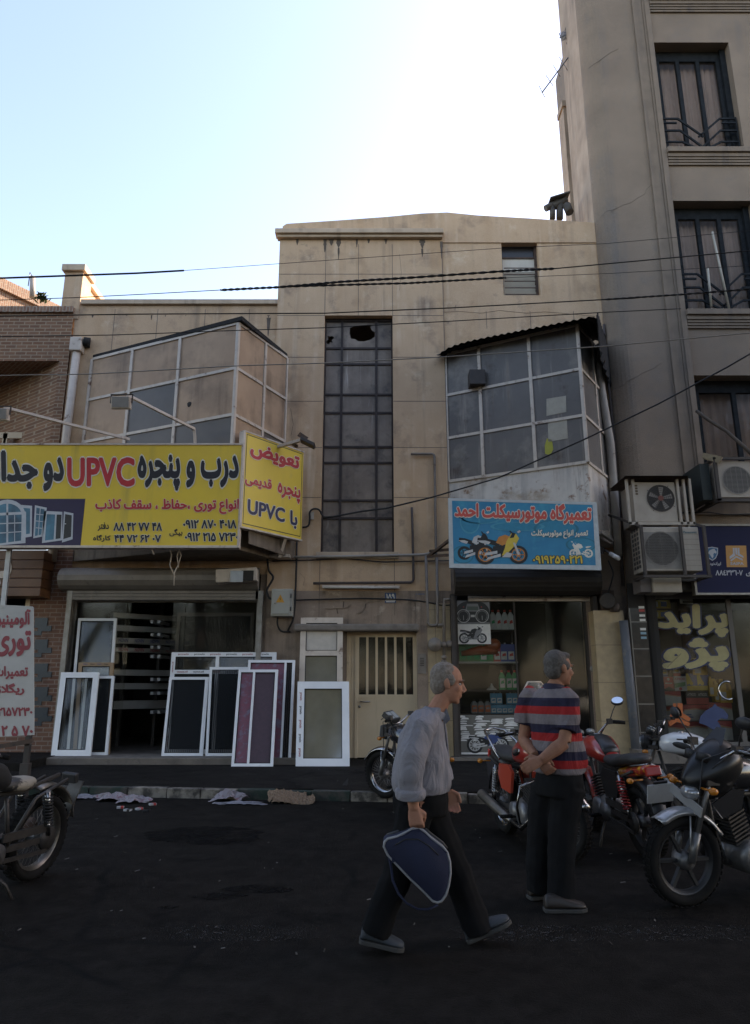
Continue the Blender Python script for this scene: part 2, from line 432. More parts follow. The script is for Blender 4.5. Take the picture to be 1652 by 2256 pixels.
def asphalt(name, c0, c1, patch):
    m, n, l, b = newmat(name)
    tc = n.new('ShaderNodeTexCoord'); v = tc.outputs['Object']
    c = mixc(n, l, ramp(n, l, noise(n, l, v, .55, 6, .65), .3, .7), c0, c1)
    c = mixc(n, l, ramp(n, l, noise(n, l, v, 1.3, 5, .7), .6, .78), c, patch)
    vo = n.new('ShaderNodeTexVoronoi'); vo.inputs['Scale'].default_value = 130; l.new(v, vo.inputs['Vector'])
    c = mixc(n, l, .35, c, mixc(n, l, ramp(n, l, vo.outputs['Distance'], .05, .6), (.026,.0245,.0225), (.0025,.0025,.0025)), 'MIX')
    c = mixc(n, l, ramp(n, l, noise(n, l, v, 7, 6, .75), .42, .72), c, mixc(n, l, .55, c, (.03,.027,.023)))
    c = mixc(n, l, ramp(n, l, noise(n, l, v, 2.6, 6, .7), .54, .68), c, mixc(n, l, .6, c, (.002,.002,.002)))
    # wandering cracks
    nv = n.new('ShaderNodeTexNoise'); nv.inputs['Scale'].default_value = 1.4; nv.inputs['Detail'].default_value = 4; l.new(v, nv.inputs['Vector'])
    mx = n.new('ShaderNodeMix'); mx.data_type = 'RGBA'; mx.inputs[0].default_value = .22; l.new(v, mx.inputs[6]); l.new(nv.outputs[1], mx.inputs[7])
    vc = n.new('ShaderNodeTexVoronoi'); vc.feature = 'DISTANCE_TO_EDGE'; vc.inputs['Scale'].default_value = .42; l.new(mx.outputs[2], vc.inputs['Vector'])
    k = ramp(n, l, vc.outputs['Distance'], .012, .003); k = mul(n, l, k, ramp(n, l, noise(n, l, v, .6, 2), .45, .6))
    c = mixc(n, l, k, c, (.006,.006,.006))
    l.new(c, b.inputs['Base Color'])
    rr = ramp(n, l, noise(n, l, v, 1.8, 5), .2, .8); r2 = n.new('ShaderNodeMapRange'); l.new(rr, r2.inputs[0]); r2.inputs[3].default_value = .62; r2.inputs[4].default_value = .95
    l.new(r2.outputs[0], b.inputs['Roughness']); b.inputs['Specular IOR Level'].default_value = .07
    bp = n.new('ShaderNodeBump'); bp.inputs['Strength'].default_value = .6; bp.inputs['Distance'].default_value = .008
    l.new(vo.outputs['Distance'], bp.inputs['Height']); l.new(bp.outputs[0], b.inputs['Normal'])
    return m
M_asphalt = asphalt('street_asphalt', (.0185,.0155,.0125), (.0095,.0082,.0068), (.0045,.0042,.004))
M_pave = asphalt('pavement_asphalt', (.026,.0225,.0195), (.016,.0145,.013), (.0115,.0105,.0095))
M_kerb = mat('kerb_concrete', (.11,.095,.078), .9, var=(.065,.056,.047), var_scale=4, blotch=((.05,.045,.04), 3, .5, .7), bump=.5, grain=.3)
M_kerb_g = mat('kerb_green_paint', (.018,.032,.022), .85, blotch=((.06,.052,.043), 4, .46, .62), bump=.4)
M_kerb_w = mat('kerb_white_paint', (.24,.21,.17), .85, blotch=((.05,.043,.036), 4, .42, .58), bump=.4)
M_step = mat('worn_step_stone', (.19,.16,.13), .8, var=(.115,.097,.08), var_scale=4, blotch=((.08,.07,.06), 7, .55, .7), bump=.3)
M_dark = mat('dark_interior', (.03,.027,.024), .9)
M_int_wall = mat('interior_plaster', (.10,.085,.07), .9, var=(.07,.06,.05))
M_steel = mat('galvanised_steel', (.33,.31,.28), .5, .6, var=(.22,.2,.17), var_scale=8, streak=((.16,.09,.05), 8, .6, .8))
M_white_metal = mat('aged_white_paint', (.62,.53,.43), .5, var=(.50,.42,.34), var_scale=5, blotch=((.15,.08,.045), 5, .60, .70), streak=((.30,.22,.15), 8, .58, .75))
M_cream_metal = mat('cream_steel', (.62,.49,.32), .5, var=(.55,.43,.275), var_scale=2, blotch=((.25,.19,.12), 5, .68, .8), streak=((.26,.19,.12), 9, .62, .8))
M_black = mat('black_plastic', (.018,.018,.019), .5)
M_rubber = mat('rubber', (.008,.008,.008), .85, var=(.016,.0145,.013), var_scale=12, bump=.1, spec=.15)
M_rust = mat('rusty_steel', (.12,.075,.05), .8, .2, var=(.06,.045,.038), var_scale=9, blotch=((.2,.1,.05), 12, .58, .7), bump=.3)
M_dkmetal = mat('dark_painted_metal', (.045,.04,.037), .6, .2, var=(.07,.055,.045), var_scale=8)

# ------------------------------------------------------------------ ground
mb = MB(); mb.add([(-300,-300,0),(300,-300,0),(300,400,0),(-300,400,0)], [(0,1,2,3)]); struct('road', mb, M_asphalt)
KY, WY, LY, RBY = 10.25, 14.3, 14.36, 13.9
KS = -.12
kyf = lambda x: 10.0 + KS * max(-6, min(6, x))
mb = MB(); mb.add([(-60,kyf(-60)+.14,.13),(-6,kyf(-6)+.14,.13),(6,kyf(6)+.14,.13),(60,kyf(60)+.14,.13),(60,15.2,.13),(-60,15.2,.13)], [(0,1,2,3,4,5)])
mb.box(-60, PX(60, 1700, 12.6), 12.3, 14.28, .128, .26)         # raised doorstep level before the brick house
struct('pavement', mb, M_pave)
mb = MB(); x = -40.0; k = 0; rr = random.Random(3)
while x < 40:
    L = .48 + rr.random() * .1
    mi = {0: 1, 1: 2}.get((k // 3) % 2, 0) if x < 1.2 else (0 if rr.random() < .7 else 2)
    dz = rr.uniform(-.012, .006); dy = rr.uniform(-.008, .008)
    c_ = Vector((x + L/2, kyf(x + L/2) + .07 + dy, .0375 + dz/2)); mb.obox(c_, (1, KS if abs(x) < 6 else 0, 0), (-(KS if abs(x) < 6 else 0), 1, 0), (0,0,1), L/2 - .003, .07, .0875 + dz/2, mi)
    x += L; k += 1
o = struct('kerb', mb, [M_kerb, M_kerb_g, M_kerb_w])
md = o.modifiers.new('bevel', 'BEVEL'); md.width = .012; md.segments = 2
mb = MB(); mb.box(PX(96,1680,13.3), PX(652,1680,13.3), 13.28, 14.42, .12, .25)
o = struct('shop_step', mb, M_step)
md = o.modifiers.new('bevel', 'BEVEL'); md.width = .015; md.segments = 2
mb = MB(); mb.box(PX(1000,1670,13.8), PX(1330,1670,13.8), 13.98, 14.35, .12, .19); mb.box(PX(1400,1640,13.6), 12, 13.5, 13.95, .12, .36)
struct('shop_sill_stone', mb, M_step)
# far kerb and pavement behind the photographer
mb = MB(); mb.box(-60, 60, -30, -8.6, -.1, .14); struct('far_pavement', mb, M_pave)

# dark spilled oil on the asphalt, flush with it
def blot(c, rx, ry, seed, n=220, amp=.22):
    r = random.Random(seed); ph = [r.uniform(0, 6.28) for _ in range(6)]
    pts = []
    for i in range(n):
        a = 2*math.pi*i/n
        q = 1 + amp * sum(math.sin((j+2)*a + ph[j]) / (j+1.4) for j in range(6)) * .6 + r.gauss(0, .018) + .03*math.sin(17*a+ph[0]) + .02*math.sin(31*a+ph[1])
        pts.append((c.x + rx*q*math.cos(a), c.y + ry*q*math.sin(a)))
    return pts
GP = Plane((0,0,0), (1,0,0), (0,1,0))
def oily():
    m, n, l, b = newmat('spilled_oil'); tc = n.new('ShaderNodeTexCoord'); b.inputs['Base Color'].default_value = (.0022,.0021,.002,1); b.inputs['Roughness'].default_value = .7; b.inputs['Specular IOR Level'].default_value = .12
    f = ramp(n, l, noise(n, l, tc.outputs['Object'], 4.5, 7, .72), .36, .56); f = mul(n, l, f, .8)
    tr = n.new('ShaderNodeBsdfTransparent'); mx = n.new('ShaderNodeMixShader'); l.new(f, mx.inputs[0]); l.new(tr.outputs[0], mx.inputs[1]); l.new(b.outputs[0], mx.inputs[2]); l.new(mx.outputs[0], n['Material Output'].inputs[0]); return m
M_oil = oily()
c = G(452, 1840); mb = MB(); mb.sheet(GP, blot(c, .66, .42, 5), .004)
for (x, y, rx, ry, sd) in ((480,1975,.2,.10,8),(565,1960,.26,.11,9),(370,2000,.07,.04,2)):
    mb.sheet(GP, blot(G(x,y), rx, ry, sd), .004)
struct('oil_stain', mb, M_oil)
# worn white lane line across the foreground
def worn_paint():
    m, n, l, b = newmat('worn_road_paint'); tc = n.new('ShaderNodeTexCoord'); b.inputs['Base Color'].default_value = (.06,.057,.054,1); b.inputs['Roughness'].default_value = .95; b.inputs['Specular IOR Level'].default_value = .05
    f = mul(n, l, ramp(n, l, noise(n, l, tc.outputs['Object'], 22, 6, .75), .50, .68), ramp(n, l, noise(n, l, tc.outputs['Object'], 1.1, 3), .40, .56))
    tr = n.new('ShaderNodeBsdfTransparent'); mx = n.new('ShaderNodeMixShader'); l.new(f, mx.inputs[0]); l.new(tr.outputs[0], mx.inputs[1]); l.new(b.outputs[0], mx.inputs[2]); l.new(mx.outputs[0], n['Material Output'].inputs[0]); return m
M_line = worn_paint()
a = G(0, 2060); b = G(1652, 2060)
mb = MB(); mb.add([(-9, G(300,2075).y, .004), (9, G(1300,2075).y, .004), (9, G(1300,2040).y, .004), (-9, G(300,2040).y, .004)], [(0,1,2,3)])
struct('road_line', mb, M_line)

# ------------------------------------------------------------------ wall building blocks
def wallgrid(mb, Y, x0, x1, z0, z1, holes=(), depth=.35, mi=0, rmi=None):
    """street-facing wall on plane Y with rectangular openings and their reveals"""
    rmi = mi if rmi is None else rmi
    xs = sorted({x0, x1} | {min(max(h[i], x0), x1) for h in holes for i in (0, 1)})
    zs = sorted({z0, z1} | {min(max(h[i], z0), z1) for h in holes for i in (2, 3)})
    for i in range(len(xs)-1):
        for j in range(len(zs)-1):
            cx, cz = (xs[i]+xs[i+1])/2, (zs[j]+zs[j+1])/2
            if any(h[0] < cx < h[1] and h[2] < cz < h[3] for h in holes): continue
            mb.add([(xs[i],Y,zs[j]),(xs[i+1],Y,zs[j]),(xs[i+1],Y,zs[j+1]),(xs[i],Y,zs[j+1])], [(0,1,2,3)], mi)
    for a, b, c, d in holes:
        D = Y + depth
        mb.add([(a,Y,c),(a,D,c),(a,D,d),(a,Y,d)], [(0,1,2,3)], rmi); mb.add([(b,Y,c),(b,D,c),(b,D,d),(b,Y,d)], [(3,2,1,0)], rmi)
        mb.add([(a,Y,c),(b,Y,c),(b,D,c),(a,D,c)], [(0,1,2,3)], rmi); mb.add([(a,Y,d),(b,Y,d),(b,D,d),(a,D,d)], [(3,2,1,0)], rmi)
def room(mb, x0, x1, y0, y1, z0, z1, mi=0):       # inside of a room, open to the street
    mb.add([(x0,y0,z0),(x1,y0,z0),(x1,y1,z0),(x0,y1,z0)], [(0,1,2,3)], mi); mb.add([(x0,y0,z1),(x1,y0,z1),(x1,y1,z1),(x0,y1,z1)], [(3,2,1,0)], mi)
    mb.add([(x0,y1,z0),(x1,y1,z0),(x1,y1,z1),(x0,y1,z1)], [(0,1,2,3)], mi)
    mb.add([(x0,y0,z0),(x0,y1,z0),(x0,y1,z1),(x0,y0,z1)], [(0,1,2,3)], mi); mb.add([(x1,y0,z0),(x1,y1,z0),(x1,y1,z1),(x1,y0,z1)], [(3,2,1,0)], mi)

# ------------------------------------------------------------------ the beige building
TLX, TRX = -2.22, 1.56                          # stair tower
BLX, BRX = -6.83, 5.16                          # whole front
Z_LP = 9.95                                      # left wing parapet
bb = thing('apartment_building', 'low beige stucco building with a tall stair window and two glazed bays, wedged between neighbours', 'building', (0, WY, .13))
SW = (-1.14, .40, 4.20, 9.66)                    # stair window opening
LV = (PX(1107,585,WY), PX(1187,585,WY), PZ(649,WY), PZ(524,WY))      # louvre window
DR = (-.57, .86, .13, 2.60)                      # steel door
S1 = (PX(143,1480,14.35), PX(566,1480,14.35), .25, 3.75)             # left shop
S2 = (1.62, 4.31, .19, 3.55)                     # right shop
top_pts = [(TLX+.05,11.75),(TLX+.05,11.98),(TLX+.14,12.05),(-1.0,12.13),(.3,12.24),(1.1,12.33),(1.7,12.36),(2.4,12.28),(3.6,12.2),(BRX,12.08)]
mb = MB()
wallgrid(mb, WY, TLX, TRX, 3.4, 11.55, [SW])
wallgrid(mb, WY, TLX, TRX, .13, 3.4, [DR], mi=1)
wallgrid(mb, WY+.03, TRX, BRX, 4.2, 11.55, [LV])
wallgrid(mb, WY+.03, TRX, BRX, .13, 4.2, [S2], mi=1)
wallgrid(mb, LY, BLX, TLX, 3.75, Z_LP, [])
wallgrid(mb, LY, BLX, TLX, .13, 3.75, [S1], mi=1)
fp = front(WY)
mb.prism(fp, [(TLX,11.55),(BRX,11.55)] + top_pts[::-1] + [(TLX,11.75)], -.34, -.004)         # uneven top of the parapet
mb.add([(TLX,WY,.13),(TLX,WY,11.75),(TLX,LY+9,11.75),(TLX,LY+9,.13)], [(0,1,2,3)])
mb.add([(BRX,WY,.13),(BRX,WY+9,.13),(BRX,WY+9,11.9),(BRX,WY,11.9)], [(0,1,2,3)])
mb.box(TLX+.002, BRX-.002, WY+.36, WY+9, 11.3, 11.36); mb.box(BLX, TLX, LY+.3, LY+9, 9.4, 9.45)
mb.box(BLX, BRX, LY+9, LY+9.1, .13, 9.4)
# floor slabs and inner walls behind the glass so that nothing shines through
mb.box(BLX, BRX, LY+.02, LY+9, 3.9, 3.97, 2); mb.box(TLX+.01, TLX+.06, LY+.1, LY+9, .13, 11.3, 2); mb.box(TRX-.06, TRX, LY+.1, LY+9, .13, 11.3, 2)
mb.box(TRX, BRX, LY+.1, LY+9, 9.0, 9.06, 2); mb.box(SW[0]-.4, SW[1]+.4, WY+1.6, WY+1.66, 4, 11.3, 2); mb.box(LV[0]-.5, LV[1]+.5, WY+1.2, WY+1.26, 9, 11.3, 2)
mb.box(TLX, TRX, WY+.9, WY+.95, .13, 3.9, 2)
# panel joints of the rendering: a thin sunk line
def joint(x0, z0, x1, z1, Y=WY):
    if abs(x1-x0) < .02: mb.box(x0-.006, x0+.006, Y-.0025, Y+.01, z0, z1, 3)
    else: mb.box(x0, x1, Y-.003, Y+.01, z0-.006, z0+.006, 3)
for yy in (604, 695, 787, 884, 986, 1096):
    z = PZ(yy, WY)
    if yy < 690: joint(TLX, z, TRX, z)
    else: joint(TLX, z, SW[0], z); joint(SW[1], z, TRX, z)
for xx in (SW[0], -.38, SW[1]): joint(xx, SW[3], xx, 11.5)
joint(SW[1], .9 + 2.0, SW[1], 4.2); joint(SW[0], 2.75, SW[0], 4.15); joint(TRX - .004, 4.3, TRX - .004, 11.5)
for xx in (1072, 1169, 1265): joint(PX(xx,700,WY), PZ(722,WY), PX(xx,700,WY), PZ(684,WY), WY+.03)
for xx in (250, 345, 450, 548): joint(PX(xx,720,LY), 8.5, PX(xx,720,LY), Z_LP-.1, LY)
M_stain = mat('soot_stain', (.085,.064,.048), .95, var=(.15,.115,.088), var_scale=9)
r = random.Random(9); fs_ = front(WY); fl_ = front(LY)
def drip(pl, x, y0, y1, hw):
    a = pl.hit(x, y0); b = pl.hit(x, y1); w_ = abs(pl.hit(x+hw, y0)[0]-a[0]); n = 7; L_ = []; R_ = []
    for i in range(n+1):
        t_ = i/n; k = w_*(1-t_**1.6)*r.uniform(.6,1.15) + .006; z = a[1] + (b[1]-a[1])*t_; L_.append((a[0]-k, z)); R_.append((a[0]+k, z))
    mb.sheet(pl, R_[::-1] + L_, .0015, 4)
for x, y0, y1, hw in ((716,526,556,4),(730,527,541,6),(746,528,546,6),(746,546,572,2),(786,527,545,2),(930,528,548,7),(930,548,566,3),(972,532,570,3),(812,527,536,3),(850,527,538,3),(655,527,540,3)): drip(fs_, x, y0, y1, hw)
for x, y0, y1, hw in ((205,686,700,5),(280,683,696,9),(315,682,693,4),(365,684,698,3),(410,680,696,5),(450,680,692,4),(498,680,694,3),(525,678,692,7),(548,678,694,4),(592,678,700,7),(592,700,740,4),(240,684,694,3),(335,683,705,2)): drip(fl_, x, y0, y1, hw)
                                                   # hairline cracks and old tar scrawls on the wall
def scrawl(pts, w_, Y=WY):
    pl = front(Y); q = [pl.hit(*p) for p in pts]
    for a, b in zip(q[:-1], q[1:]): mb.bar(pl.at(*a), pl.at(*b), w_, .003, mi=4)
scrawl([(974,522),(984,511),(990,498),(996,492),(1001,477)], .012, WY+.03); scrawl([(974,690),(972,700),(976,720)], .01, WY+.03); scrawl([(974,688),(1010,686),(1060,690),(1100,684),(1160,690),(1200,687),(1260,692),(1310,697)], .014, WY+.03)
scrawl([(716,1341),(728,1342),(740,1340),(752,1341),(764,1339),(774,1332)], .03); scrawl([(756,1339),(757,1325)], .025); scrawl([(742,1341),(744,1352)], .02); scrawl([(785,1352),(796,1350),(804,1340),(806,1330),(816,1326),(834,1326),(842,1318),(845,1312)], .025)
scrawl([(1002,684),(1004,672)], .01, WY+.03); scrawl([(660,1262),(672,1275),(668,1290)], .012); scrawl([(880,560),(884,600),(880,640)], .006); scrawl([(640,900),(646,935),(641,960),(648,985)], .008)

o = part('wall', mb, [M_stucco, M_stucco_low, M_int_wall, M_joint, M_stain], bb)
# parapet of the left wing, its corner block and the wall going back
mb = MB(); bx0, bx1 = PX(140,640,LY), PX(180,640,LY)
mb.box(bx0, bx1, LY-.02, LY+.45, 9.6, PZ(600,LY)); zt = PZ(600,LY)
mb.box(bx0-.03, bx0+.3, LY+.45, LY+3.6, 9.4, zt-.02)
mb.box(BLX, TLX, LY-.002, LY+.25, Z_LP-.25, Z_LP-.001)
part('parapet', mb, M_stucco, bb)
mb = MB(); mb.box(bx0-.06, bx1+.06, LY-.1, LY+.5, zt, zt+.16); mb.box(bx0-.06, bx0+.38, LY+.5, LY+3.6, zt-.02, zt+.13)
mb.box(bx1+.03, TLX, LY-.07, LY+.3, Z_LP, Z_LP+.12)
part('parapet_coping', mb, M_cap, bb, bevel=.012)
mb = MB(); zc = PZ(520,WY)
mb.box(TLX-.1, PX(976,520,WY), WY-.16, WY+.1, zc-.02, zc+.1); mb.box(TLX-.06, PX(976,520,WY)-.02, WY-.10, WY+.08, zc-.09, zc-.02)
part('cornice', mb, M_cap, bb, bevel=.012)
mb = MB(); mb.box(PX(645,1382,13.9), PX(925,1382,13.9), 14.02, WY+.01, PZ(1390,14.0), PZ(1374,14.0))
part('door_ledge', mb, mat('ledge_concrete', (.22,.19,.16), .9, var=(.14,.12,.1), var_scale=6, bump=.3), bb, bevel=.04)
mb = MB(); mb.box(PX(697,1215,WY), PX(878,1215,WY), WY-.07, WY-.001, SW[2]-.14, SW[2]); part('window_sill', mb, M_cap, bb, bevel=.008)
mb = MB(); x0, x1 = PX(918,1450,WY), PX(942,1450,WY); mb.box(x0, x1, WY-.035, WY-.002, .13, PZ(1310,WY)); part('door_jamb', mb, M_stucco_low, bb)
# beige marble facing either side of the right shop
M_marble = brick('beige_marble', (.50,.375,.215), (.47,.35,.20), (.22,.165,.1), 1.2, .72, .006, offset=.0, rough=.35, bump=.15, dirt=((.3,.21,.12), 1.2, .62, .8))
mb = MB(); mb.box(PX(942,1450,WY), S2[0]-.03, WY-.02, WY+.028, .13, PZ(1330,WY)); part('marble_facing', mb, M_marble, bb)
mb = MB(); mb.box(S2[1]+.04, PX(1388,1500,13.95), 14.0, WY+.028, .13, PZ(1345,14.0)); part('marble_facing', mb, M_marble, bb)
# stains below the cornice: drips with a shape of their own, and the dark patches on the left wing


# stair window
M_dusty = mat('dusty_stair_glass', (.19,.15,.12), .42, blotch=[((.29,.235,.185), 1.6, .4, .7), ((.085,.072,.065), 2.2, .52, .7), ((.34,.31,.28), 5.5, .69, .78)], streak=[((.52,.46,.40), 7, .64, .74), ((.12,.09,.07), 3, .45, .65)], spec=.22)
M_stairframe = mat('brown_steel_frame', (.020,.014,.012), .7, var=(.045,.028,.022), var_scale=10)
gy = WY + .18
mb = MB(); cols = [SW[0], PX(751,960,gy), PX(829,960,gy), SW[1]]
rows = [SW[2]] + sorted([PZ(y, gy) for y in (768, 803, 870, 910, 985, 1020, 1103, 1142)]) + [SW[3]]
for xx in cols[1:-1]: mb.box(xx-.027, xx+.027, gy-.03, gy+.03, SW[2], SW[3])
for i, zz in enumerate(rows[1:-1]):
    mb.box(SW[0], SW[1], gy-.022, gy+.022, zz-.022, zz+.022)
mb.box(SW[0], SW[0]+.035, gy-.035, gy+.035, SW[2], SW[3]); mb.box(SW[1]-.035, SW[1], gy-.035, gy+.035, SW[2], SW[3])
mb.box(SW[0]+.035, SW[1]-.035, gy-.035, gy+.035, SW[3]-.07, SW[3]); mb.box(SW[0]+.035, SW[1]-.035, gy-.035, gy+.035, SW[2], SW[2]+.04)
sw = part('stair_window', mb, M_stairframe, bb)
pg = front(gy + .004)
for i in range(3):
    for j in range(len(rows)-1):
        a0, a1, b0, b1 = cols[i]+.01, cols[i+1]-.01, rows[j]+.008, rows[j+1]-.008
        holes = []
        if j == len(rows)-2 and i == 1: holes = [[pg.hit(x, y) for x, y in ((771,722),(790,717),(817,715),(816,722),(819,728),(826,732),(825,742),(817,748),(802,752),(789,752),(782,747),(773,746),(770,735))]]
        if j == len(rows)-2 and i == 0: holes = [[pg.hit(x, y) for x, y in ((721,739),(726,741),(734,741),(736,745),(731,749),(733,755),(727,754),(725,759),(720,757),(718,752),(723,749))]]
        m_ = MB(); m_.sheet(pg, [(a0,b0),(a1,b0),(a1,b1),(a0,b1)], 0, 0, holes); part('pane', m_, M_dusty, sw)
# louvre window
gy = WY + .2
mb = MB(); t = .035
mb.box(LV[0], LV[0]+t, gy-.03, gy+.03, LV[2], LV[3]); mb.box(LV[1]-t*1.6, LV[1], gy-.05, gy+.03, LV[2], LV[3]); mb.box(LV[0], LV[1], gy-.03, gy+.03, LV[3]-.12, LV[3])
zt1 = PZ(570, gy); mb.box(LV[0], LV[1], gy-.035, gy+.03, zt1-.02, zt1+.02)
lw = part('louvre_window', mb, M_rust, bb)
m_ = MB(); m_.rect(front(gy), LV[0]+t, zt1, LV[1]-t, LV[3]-.1); part('pane', m_, plain('dark_glass', (.035,.031,.03), .3), lw)
M_frost = mat('milky_glass', (.66,.60,.50), .5, var=(.58,.52,.43), var_scale=3, streak=((.40,.35,.28), 6, .6, .8), spec=.03)
m_ = MB(); zb = LV[2]+.02; z5 = PZ(596+4, gy)
m_.box(LV[0]+t, LV[1]-t*1.6, gy-.01, gy, z5, zt1-.02)
hh = (z5 - zb) / 4
for k in range(4):
    c = Vector(((LV[0]+LV[1])/2 - .01, gy, zb + hh*(k+.5)))
    m_.obox(c, (1,0,0), (0,1,.55), (0,-.55,1), (LV[1]-LV[0])/2-.05, .006, hh*.44)
for k in range(5): m_.box(LV[0]+t, LV[1]-t*1.6, gy-.175, gy-.165, zb + hh*k - .012, zb + hh*k + .012, 1)  # dark strips stand in for the shaded gaps between blades
part('louvre_blades', m_, [M_frost, M_rust], lw)

# glazed bays
def bay(A, B, C, zs, mA, mB, name, glassA, glassB, frame_m, zbase, skirt_m, roof=None, label=None):
    """triangular bay on plan: wall point A, apex B, wall point C; zs = transom levels from bottom to top; mA, mB = mullion positions (0..1)"""
    fr = MB(); A = Vector((*A, 0)); B = Vector((*B, 0)); C = Vector((*C, 0))
    up = Vector((0,0,1)); w_ = .055
    def face(p, q, ms):
        for t in [0] + ms + [1]:
            x = p.lerp(q, t); fr.bar(x + up*zs[0], x + up*zs[-1], .068, .06, up=(q-p).normalized().cross(up))
        d = (q-p)
        for z in zs:
            fr.bar(p + d*.005 + up*z, q - d*.005 + up*z, .05, .06)
    face(A, B, mA); face(B, C, mB)
    fo = part(name, fr, frame_m, bb, label=label)
    out = []
    for (p, q, ms, gm) in ((A, B, mA, glassA), (B, C, mB, glassB)):
        ts = [0] + ms + [1]
        pl = Plane(p, q - p); L = (q-p).length
        for i in range(len(ts)-1):
            for j in range(len(zs)-1):
                m_ = MB(); m_.rect(pl, ts[i]*L+.02, zs[j]+.015, ts[i+1]*L-.02, zs[j+1]-.015, .0)
                out.append(part('pane', m_, gm(i, j), fo))
    for p, q in ((A, B), (B, C)):                         # skirt below the glass and the floor of the bay
        sk = MB(); pl = Plane(p, q-p); sk.rect(pl, 0, zbase, (q-p).length, zs[0], -.005); part('bay_skirt', sk, skirt_m, fo)
    sk = MB(); sk.add([(*A.xy, zbase), (*B.xy, zbase), (*C.xy, zbase)], [(0,2,1)]); 
    part('bay_floor', sk, skirt_m, fo); sk = MB(); sk.add([(*A.xy, zs[-1]+.02), (*B.xy, zs[-1]+.02), (*C.xy, zs[-1]+.02)], [(0,1,2)]); part('bay_ceiling', sk, skirt_m, fo)
    return fo
M_wire_tan = mat('wired_frosted_glass', (.50,.345,.222), .45, var=(.39,.265,.172), var_scale=1.2, blotch=[((.21,.15,.105), .9, .48, .74)], streak=((.17,.115,.078), 3, .52, .72), bump=.3, bump_scale=90, spec=.15)
M_wire_grey = mat('wired_grey_glass', (.11,.098,.088), .38, var=(.15,.132,.116), var_scale=1.2, streak=((.13,.11,.09), 3, .52, .72), bump=.2, bump_scale=90, spec=.25)
M_bay_blue = mat('ribbed_grey_glass', (.175,.157,.140), .38, var=(.115,.103,.094), var_scale=.8, blotch=[((.32,.28,.23), .7, .54, .72), ((.08,.056,.04), 1.5, .58, .74)], streak=[((.33,.28,.23), 5, .56, .7), ((.09,.06,.04), 2.5, .56, .7)], bump=.25, bump_scale=90, spec=.25)
Bx = lambda x, y, Y: (PX(x, y, Y), Y)
A, B, C = Bx(203,800,LY), Bx(521,800,12.75), Bx(632,800,WY)
zsL = [4.55, PZ(1005,12.75), PZ(913,12.75), PZ(811,12.75), 8.6]
lb = bay(A, B, C, zsL, [.30,.63], [.53], 'bay_window', lambda i, j: M_wire_grey if (i,j) in ((1,2),(2,1),(0,0),(1,0),(2,0),(1,1)) else M_wire_tan,
         lambda i, j: M_wire_grey if j <= 1 and i == 1 else M_wire_tan, M_white_metal, 4.02, mat('timber_boards', (.22,.17,.12), .8, var=(.14,.105,.075), var_scale=5, streak=((.09,.07,.05),7,.5,.7)),
         label='glazed bay of tan frosted panes in white bars')
M_bitumen = mat('bitumen_sheet', (.012,.0105,.0095), .9, var=(.022,.019,.016), var_scale=10, bump=.5)
def roof_slab(pts, z, t, over, name, m, parent):
    c = sum((Vector(p) for p in pts), Vector((0,0))) / len(pts)
    q = [Vector(p) for p in pts]
    a = q[0] + (q[0]-q[1]).normalized()*.1; b = q[1] + (q[1] - (q[0]+q[2])/2).normalized()*over; d = q[2] + (q[2]-q[1]).normalized()*.06
    mb = MB(); mb.prism(Plane((0,0,0), (1,0,0), (0,1,0)), [tuple(a), tuple(b), tuple(d)], z, z + t)
    return part(name, mb, m, parent)
roof_slab((A,B,C), 8.62, .09, .12, 'bay_roof', M_bitumen, lb)
mb = MB()                                                     # boards hanging below the bay floor by the wall
for k in range(3):
    a = Vector((PX(545,1185+k*15,12.9), 12.95, 4.42-k*.12)); b = Vector((PX(648,1205+k*12,14.2), 14.22, 4.36-k*.12)); mb.bar(a, b, .02, .13)
part('bay_boards', mb, M_MBOARD if 'M_MBOARD' in globals() else MATS['timber_boards'], lb)

A2, B2, C2 = Bx(984,900,WY+.03), Bx(1284,880,13.0), Bx(1332,860,WY+.03)
zsR = [PZ(1018,13.0), PZ(915,13.0), PZ(813,13.0), PZ(716,13.0)]
rb_ = bay(A2, B2, C2, zsR, [.27,.65], [.55], 'bay_window', lambda i, j: M_bay_blue, lambda i, j: M_bay_blue, M_white_metal, 4.3,
          mat('rusted_white_sheet', (.66,.60,.52), .55, var=(.52,.46,.40), var_scale=2, blotch=[((.22,.11,.055), 5, .58, .68), ((.34,.25,.17), 2.2, .5, .7)], streak=[((.18,.10,.06), 9, .6, .74), ((.28,.25,.22), 5, .5, .75)]),
          label='glazed bay of blue grey ribbed panes over rusty white sheet')
# corrugated roof of the right bay, bending down at its right end
mb = MB(); n = 150
Av, Bv, Cv = Vector((*A2,0)), Vector((*B2,0)), Vector((*C2,0)); d = (Bv-Av); L = d.length; d.normalize(); nn = Vector((d.y,-d.x,0))
vs = []; 
for i in range(n+1):
    s_ = -.12 + (L+.5)*i/n; p = Av + d*s_ ; wv = .016*math.sin(s_*2*math.pi/.15)
    sag = .0; wv += .20*(1-math.exp(-max(0, s_+.05)/.28))*(1-.62*s_/(L+.4)) - .03
    for q, zz in ((.30, zsR[-1]-.10-sag*3), (-.1, zsR[-1]+.06), (-1.3, zsR[-1]+.22)):
        r_ = p + nn*q; r_.y = min(r_.y, WY+.02); vs.append((r_.x, r_.y, zz + wv))
fs = [(i*3+k, (i+1)*3+k, (i+1)*3+k+1, i*3+k+1) for i in range(n) for k in range(2)]
mb.add(vs, fs, 0, True); mb.add([(x,y,z-.06) for x,y,z in vs], [tuple(reversed(f)) for f in fs], 0, True)
vs = []; p0 = Bv + d*.42 + nn*.1; p1 = Cv + Vector((.12,-.05,0)); dd = (p1-p0); 
